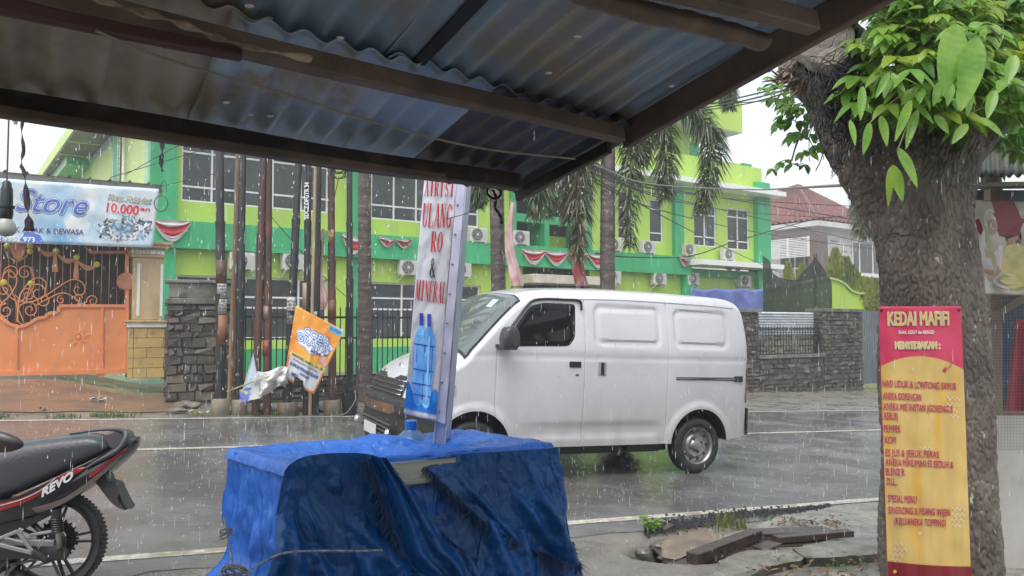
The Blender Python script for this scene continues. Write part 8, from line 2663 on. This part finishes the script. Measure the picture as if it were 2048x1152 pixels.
# green sapling
sap = GR(1298, 1068); sp0 = empty('young_plant', (sap.x, sap.y, ground_z(sap.x, sap.y)), 0, 'small bright green broadleaf seedling at the edge of the hole', 'plant')
b = MB(); st2 = MB(); rs = random.Random(5)
for k in range(4):
    top_ = Vector((rs.gauss(0, .03), rs.gauss(0, .03), .10 + .05 * rs.random())); st2.tube([Vector((0, 0, -.02)), top_ * .6, top_], [.003, .002, .001], 5)
    for j in range(8):
        t = .35 + .65 * j / 7; a = rs.random() * 6.28; leaf(b, top_ * t, Vector((math.cos(a), math.sin(a), .35)), Vector((0, -.3, 1)), .055 + .02 * rs.random(), .032)
b.build('leaves', lf1, sp0, smooth=True); st2.build('stem', mat('green_shoot', (0, 0, 0)), sp0)

# ================================================================ parked underbone motorcycle
MD = 4.45
MP = Plane(105, MD, 6.0, 0.0)
mc = empty('motorcycle', MP.world(0, 0, 0), R(6), 'black and red underbone motorcycle, rear half with wet seat and white lettering on its flank', 'motorcycle')
def mq(x, y, off=0.0): return MP.uz(x, y, off)
def mv(x, y, off=0.0):
    u, z = MP.uz(x, y, off); return Vector((u, off, z))
gloss = mat('black_gloss_plastic', (.012, .012, .014), .15, coat=.4); matte = mat('black_matte_plastic', (.022, .023, .025), .42); seatm = mat('wet_black_seat', (.055, .058, .064), .25, bump=.25, bscale=55)
redm = mat('dark_red_panel', (.26, .015, .02), .22, coat=.4); greym = mat('grey_cast_metal', (.30, .31, .33), .4, metal=.5); stl = mat('dirty_steel', (.16, .15, .14), .4, metal=.7, c2=(.08, .06, .05), scale=8)
def lens(outline, name, m, y0, y1, inset=.25, parent=None, n_=5):
    """a puffed-out solid with the traced outline: rounds from y0 (far) to y1 (near)"""
    pts = [Vector((*mq(x, y, y1), 0)) for x, y in outline]; N = len(pts)
    pts = catmull(pts + [pts[0]], 5)[:-1]; N = len(pts)
    c = sum(pts, Vector()) / N; b = MB(); vs = []; prof = []
    for k in range(n_ + 1):
        a = PI * k / n_; prof.append(((1 - inset) + inset * math.sin(a), y0 + (y1 - y0) * (1 - math.cos(a)) / 2))
    for f_, yy in prof:
        for p in pts: q = c.lerp(p, f_); vs.append((q.x, yy, q.y))
    fs = [tuple(range(N))] + [(j * N + i, j * N + (i + 1) % N, (j + 1) * N + (i + 1) % N, (j + 1) * N + i) for j in range(len(prof) - 1) for i in range(N)] + [tuple(range((len(prof) - 1) * N + N - 1, (len(prof) - 1) * N - 1, -1))]
    b.add(vs, fs); return b.build(name, m, parent or mc, smooth=True, auto=50)
# seat: lofted body along the bike
def seat():
    top = [(-140, 905), (-60, 895), (0, 893), (40, 884), (90, 877), (140, 872), (185, 870), (210, 880), (225, 893)]
    bot = [(-140, 1010), (-60, 1012), (0, 1003), (40, 990), (90, 968), (140, 944), (185, 922), (210, 908), (226, 898)]
    t = catmull([(*mq(x, y, -.05), 0) for x, y in top], 7); bo = catmull([(*mq(x, y, -.10), 0) for x, y in bot], 7); b = MB(); n_ = len(t); m_ = 28
    vs = []
    for i in range(n_):
        f_ = i / (n_ - 1); hw = .125 * (1 - .25 * f_) * (math.sqrt(max(.001, 1 - (max(0, f_ - .72) / .28) ** 2.5)))
        hw = max(hw, .004)
        for k in range(m_):
            a = 2 * PI * k / m_; ca, sa = math.cos(a), math.sin(a)
            y = math.copysign(abs(ca) ** .65, ca) * hw; s_ = math.copysign(abs(sa) ** .75, sa)
            mid = (t[i].y + bo[i].y) / 2; h = (t[i].y - bo[i].y) / 2
            vs.append((t[i].x, y, mid + h * s_))
    fs = [(i * m_ + k, (i + 1) * m_ + k, (i + 1) * m_ + (k + 1) % m_, i * m_ + (k + 1) % m_) for i in range(n_ - 1) for k in range(m_)]
    b.add(vs, fs); return b.build('seat', seatm, mc, smooth=True)
st_o = seat()
# beads of water on the seat
b = MB(); rs = random.Random(8)
stv = st_o.data
ok = [p for p in stv.polygons if p.normal.z > .35]
for k in range(520):
    p = rs.choice(ok); c = p.center + Vector((rs.gauss(0, .006), rs.gauss(0, .006), 0)); r = .0015 + .0022 * rs.random()
    b.lathe([(r, -.0005), (r * .8, r * .45), (0, r * .6)], 6, Matrix.Translation(c) @ p.normal.to_track_quat('Z', 'Y').to_matrix().to_4x4() @ Matrix.Diagonal((1.4, .8, 1, 1)))
b.build('water_beads', mat('water_bead', (.03, .035, .04), .05), st_o, smooth=True)
# tail and flank panels
lens([(-140, 1008), (0, 1002), (60, 980), (130, 946), (175, 925), (215, 903), (240, 888), (258, 880), (258, 897), (245, 918), (210, 950), (165, 985), (120, 1010), (60, 1036), (0, 1052), (-140, 1075)], 'tail_fairing', gloss, .115, -.115, .10)
lens([(-140, 1030), (-30, 1012), (20, 1002), (70, 985), (110, 958), (150, 938), (172, 935), (160, 944), (120, 962), (80, 990), (40, 1010), (0, 1022), (-140, 1060)], 'red_panel', redm, -.10, -.121, .05, n_=3)
lens([(60, 1018), (120, 1000), (170, 968), (235, 915), (250, 905), (230, 928), (180, 972), (130, 1006), (80, 1026)], 'grey_panel', mat('brown_grey_panel', (.11, .09, .08), .25), -.10, -.120, .05, n_=3)
lens([(176, 950), (215, 922), (250, 897), (248, 903), (212, 932), (180, 957)], 'red_panel', redm, -.10, -.1225, .05, n_=3)
b = MB(); (u0, z0) = mq(84, 994, -.127); (u1, z1) = mq(150, 954, -.127)
an = math.atan2(z1 - z0, u1 - u0)
b.text('REVO', u0, z0, .036, math.hypot(u1 - u0, z1 - z0), y=-.127, bold=.003, shear=.55, rot=an); b.build('lettering', mat('silver_letters', (.60, .62, .64), .25), mc)
b = MB(); q = catmull([mv(x, y, -.124) for x, y in ((-120, 1042), (-20, 1016), (40, 1000), (82, 980), (110, 957))], 6)
b.tube(q, .0022, 5); b.build('pinstripe', mat('pinstripe_white', (.5, .5, .52), .3), mc)
# grab rail loops each side
for sg in (-1, 1):
    b = MB()
    pts = [mv(x, y, o_ * sg) for x, y, o_ in ((172, 937, .128), (190, 925, .130), (215, 912, .128), (238, 898, .120), (250, 880, .105), (252, 866, .085), (240, 860, .065), (215, 859, .055), (180, 862, .055), (140, 868, .06))]
    cv = catmull(pts, 7); n_ = len(cv)
    b.tube(cv, [.008 + .011 * math.sin(PI * min(1, i / n_ * 1.25)) for i in range(n_)], 8, flat=.8)
    b.build('grab_rail', mat('grab_rail_plastic', (.06, .063, .068), .25), mc, smooth=True)
lens([(205, 868), (232, 862), (250, 868), (256, 884), (244, 895), (222, 900), (212, 890)], 'tail_cowl', mat('tail_smoke', (.09, .08, .085), .2), .07, -.07, .2)
lens([(228, 905), (258, 880), (256, 896), (240, 925), (215, 942), (205, 945)], 'tail_lamp_lens', mat('tail_smoke', (0, 0, 0)), .06, -.06, .2)
# rear mudguard, plate bracket
lens([(178, 958), (208, 948), (216, 962), (232, 968), (238, 980), (252, 1008), (259, 1020), (248, 1012), (240, 990), (236, 1000), (250, 1020), (243, 1020), (226, 1010), (205, 985), (192, 968)], 'rear_mudguard', mat('mudguard_plastic', (.05, .05, .048), .4), .05, -.05, .06)
# exposed frame below the flank
lens([(-140, 1060), (0, 1045), (60, 1034), (100, 1015), (112, 1022), (80, 1042), (40, 1062), (10, 1080), (-30, 1100), (-140, 1120)], 'side_cover', matte, .08, -.09, .1)
# wheel
wc = mq(107, 1082); 
rW = mq(212, 1082)[0] - wc[0]
we = empty('wheel', (0, 0, 0)); we.parent = mc
M0 = Matrix.Translation((wc[0], 0, wc[1])) @ Matrix.Rotation(PI / 2, 4, 'X')
b = MB(); tr_ = rW
b.lathe([(tr_ * .79, -.022), (tr_ * .84, -.036), (tr_ * .92, -.040), (tr_ * .98, -.026), (tr_, 0), (tr_ * .98, .026), (tr_ * .92, .040), (tr_ * .84, .036), (tr_ * .79, .022)], 72, M0)
for k in range(72):
    for sg in (-1, 1):
        a = k * 2 * PI / 72; M1 = M0 @ Matrix.Rotation(a, 4, 'Z'); b.box(tr_ * .955, tr_ * .998, -.003, .009, sg * .012, sg * .033, M1 @ Matrix.Rotation(.25 * sg, 4, 'X'))
b.build('tyre', tyre, we, smooth=True, auto=40)
b = MB(); b.lathe([(tr_ * .80, -.026), (tr_ * .78, -.028), (tr_ * .74, -.018), (tr_ * .73, 0), (tr_ * .74, .018), (tr_ * .78, .028), (tr_ * .80, .026)], 72, M0)
blackalloy = mat('black_alloy', (.03, .03, .032), .25, metal=.3)
b.lathe([(.0, .035), (.045, .035), (.05, .02), (.05, -.02), (.045, -.035), (0, -.035)], 24, M0)
for k in range(5):
    a = k * 2 * PI / 5 + .1
    d = Vector((math.cos(a), 0, math.sin(a))); c0 = Vector((wc[0], 0, wc[1])); n2 = Vector((-d.z, 0, d.x))
    for sg in (-1, 1): b.beam(c0 + d * .04 + n2 * .008 * sg, c0 + d * (tr_ * .76) + n2 * .026 * sg, .018, .012, up=n2)
b.build('rim', blackalloy, we, smooth=True, auto=40)
b = MB(); b.lathe([(.0, .045), (.07, .045), (.078, .035), (.078, .02)], 30, M0 @ Matrix.Translation((0, 0, 0))); b.build('brake_drum', stl, we, smooth=True, auto=40)
b = MB()
for k in range(22):
    a = k * 2 * PI / 22; M1 = M0 @ Matrix.Rotation(a, 4, 'Z'); b.box(.095, .112, -.006, .006, -.052, -.046, M1)
b.lathe([(.05, -.052), (.10, -.052), (.10, -.046), (.05, -.046)], 30, M0); b.build('sprocket', stl, we)
# shock absorber with coil
def shock(off):
    b = MB(); A_, B_s = mv(112, 1018, off), mv(117, 1076, off); ax = (B_s - A_)
    b.tube([A_, A_ + ax * .35], .026, 14); b.build('shock_absorber', matte, mc, smooth=True, auto=40)
    b = MB(); pts = [];
    for i in range(110):
        t = i / 109; a = t * 2 * PI * 6.5; c = A_ + ax * (.28 + .52 * t); pts.append(c + Vector((math.cos(a) * .026, math.sin(a) * .026, 0)))
    b.tube(pts, .0055, 6); b.build('coil_spring', gloss, mc, smooth=True)
    b = MB(); b.tube([A_ + ax * .2, B_s, B_s + ax * .35], [.012, .014, .012], 10); b.build('shock_rod', mat('old_grey_metal', (.3, .28, .22), .4, metal=.5), mc, smooth=True)
shock(-.10)
# swing arm, chain case, footrest bracket, foot peg, exhaust
b = MB(); b.beam(mv(-60, 1080, -.075), mv(110, 1086, -.075), .03, .035, up=(0, 0, 1)); b.beam(mv(60, 1070, -.072), mv(108, 1062, -.078), .022, .018); b.build('swing_arm', greym, mc, bevel=.005)
lens([(-60, 1088), (40, 1092), (100, 1088), (130, 1098), (136, 1112), (118, 1122), (60, 1118), (-60, 1120)], 'chain_case', matte, -.055, -.085, .06)
b = MB()
def bar(p, q, w, y=-.125, th=.012): 
    a, c = mv(*p, y), mv(*q, y); b.beam(a, c, th, w, up=(0, 0, 1))
for p, q, w in (((-20, 1085), (36, 1062), .020), ((36, 1062), (66, 1105), .020), ((-20, 1085), (66, 1106), .022), ((36, 1060), (46, 1064), .03), ((10, 1075), (48, 1085), .012)): bar(p, q, w)
b.build('footrest_bracket', greym, mc, bevel=.004)
b = MB(); b.tube([mv(68, 1104, -.12), mv(96, 1122, -.23)], [.016, .014], 10)
for k in range(6): 
    p = mv(68, 1104, -.12).lerp(mv(96, 1122, -.23), .2 + k * .14); b.tube([p, p + Vector((.003, -.006, -.002))], .0175, 10)
b.build('foot_peg', mat('rubber_peg', (.02, .02, .02), .6), mc, smooth=True, auto=40)
b = MB(); q = [mv(x, y, -.13) for x, y in ((72, 1096), (86, 1078), (90, 1074), (88, 1082), (74, 1100))]; b.tube(catmull(q, 4), .0035, 5); b.build('brake_lever', chrome, mc, smooth=True)
b = MB(); b.tube(catmull([mv(x, y, .13) for x, y in ((-80, 1120), (20, 1108), (70, 1100), (100, 1098))], 6), [.02] * 4 + [.03] * 15, 12); b.build('exhaust', stl, mc, smooth=True)
b = MB()
for p, q, w in (((-40, 1100), (20, 1130), .02), ((20, 1130), (110, 1112), .014), ((50, 1140), (118, 1116), .012), ((10, 1150), (40, 1122), .016), ((100, 1110), (122, 1160), .010)): b.beam(mv(*p, -.06), mv(*q, -.06), .014, w)
b.build('stand_linkage', stl, mc)
lens([(-140, 1075), (-40, 1062), (0, 1072), (24, 1092), (30, 1118), (10, 1140), (-30, 1160), (-140, 1170)], 'engine_case', mat('engine_grey', (.07, .07, .072), .4, metal=.4, c2=(.04, .04, .04), scale=8), .09, -.07, .15)
b = MB(); b.tube([mv(62, 1040, -.05), mv(82, 1064, -.05), mv(95, 1070, -.06)], [.012, .016, .010], 8); b.build('hose', matte, mc, smooth=True)
# front half, mostly out of the picture
lens([(-420, 985), (-330, 960), (-250, 1000), (-140, 1010), (-120, 1070), (-200, 1090), (-320, 1100), (-400, 1060)], 'front_fairing', gloss, .12, -.12, .15)
lens([(-470, 1000), (-420, 900), (-380, 860), (-350, 880), (-380, 970), (-420, 1060)], 'leg_shield', gloss, .16, -.16, .2)
fwc = (wc[0] - 1.23, wc[1]); M0 = Matrix.Translation((fwc[0], 0, fwc[1])) @ Matrix.Rotation(PI / 2, 4, 'X')
fe = empty('wheel', (0, 0, 0)); fe.parent = mc
b = MB(); b.lathe([(tr_ * .79, -.022), (tr_ * .84, -.033), (tr_ * .92, -.036), (tr_, 0), (tr_ * .92, .036), (tr_ * .84, .033), (tr_ * .79, .022)], 60, M0); b.build('tyre', tyre, fe, smooth=True)
b = MB(); b.lathe([(tr_ * .80, -.026), (tr_ * .73, 0), (tr_ * .80, .026)], 60, M0)
for k in range(5):
    a = k * 2 * PI / 5; d = Vector((math.cos(a), 0, math.sin(a))); c0 = Vector((fwc[0], 0, fwc[1])); b.beam(c0, c0 + d * tr_ * .76, .02, .02, up=Vector((0, 1, 0)))
b.build('rim', blackalloy, fe)
b = MB()
for sg in (-1, 1): b.tube([Vector((fwc[0], sg * .07, fwc[1])), Vector((fwc[0] + .13, sg * .07, fwc[1] + .42)), Vector((fwc[0] + .22, sg * .05, fwc[1] + .62))], .018, 8)
b.tube([Vector((fwc[0] + .24, -.33, fwc[1] + .72)), Vector((fwc[0] + .22, 0, fwc[1] + .66)), Vector((fwc[0] + .24, .33, fwc[1] + .72))], .014, 8); b.build('fork', stl, mc, smooth=True)
# mirror that enters the picture at the left edge
b = MB(); c = mv(12, 884, -.42)
bm = bmesh.new(); bmesh.ops.create_icosphere(bm, subdivisions=3, radius=1)
V = []
for v in bm.verts:
    p = v.co; V.append(c + Vector((p.x * .105 - .02, p.y * .03, p.z * .045 * (1.15 - .25 * p.x) - .22 * p.x * .06)))
b.add(V, [tuple(x.index for x in f.verts) for f in bm.faces]); bm.free()
b.build('mirror', mat('mirror_back', (.03, .022, .020), .25), mc, smooth=True)
b = MB(); b.tube([c + Vector((-.06, 0, -.01)), c + Vector((-.25, .05, -.06)), Vector((fwc[0] + .26, -.28, fwc[1] + .74))], .006, 6); b.build('mirror_stalk', matte, mc, smooth=True)

# unseen shop front, added to keep the rain-grey light off everything under the awning
sf = empty('unseen_shop_front', (-1.5, -1.9, 0), 0, 'dim timber shop front behind the viewer under the tin awning', 'stall')
shw = mat('unseen_shop_boards', (.24, .21, .17), .7, c2=(.16, .13, .11), scale=2, stretch=(6, 1, .5))
b = MB(); b.box(-5, 5.2, -.1, 0, -.1, 2.5); b.build('wall', shw, sf)
b = MB(); b.box(-1.2, 1.2, .0, .7, .0, .85); b.build('counter', bwood, sf, bevel=.01)
# ================================================================ rain haze
hzm = bpy.data.materials.new('rain_haze'); hzm.use_nodes = True
nt = hzm.node_tree; nt.nodes.clear()
pv = nt.nodes.new('ShaderNodeVolumePrincipled'); pv.inputs['Color'].default_value = (.93, .95, .97, 1); pv.inputs['Density'].default_value = .0042; pv.inputs['Anisotropy'].default_value = .2
ou = nt.nodes.new('ShaderNodeOutputMaterial'); nt.links.new(pv.outputs[0], ou.inputs['Volume'])
b = MB(); b.box(-300, 300, -60, 480, -14, 24)
o = b.build('haze', hzm); tagp(o, kind='stuff')
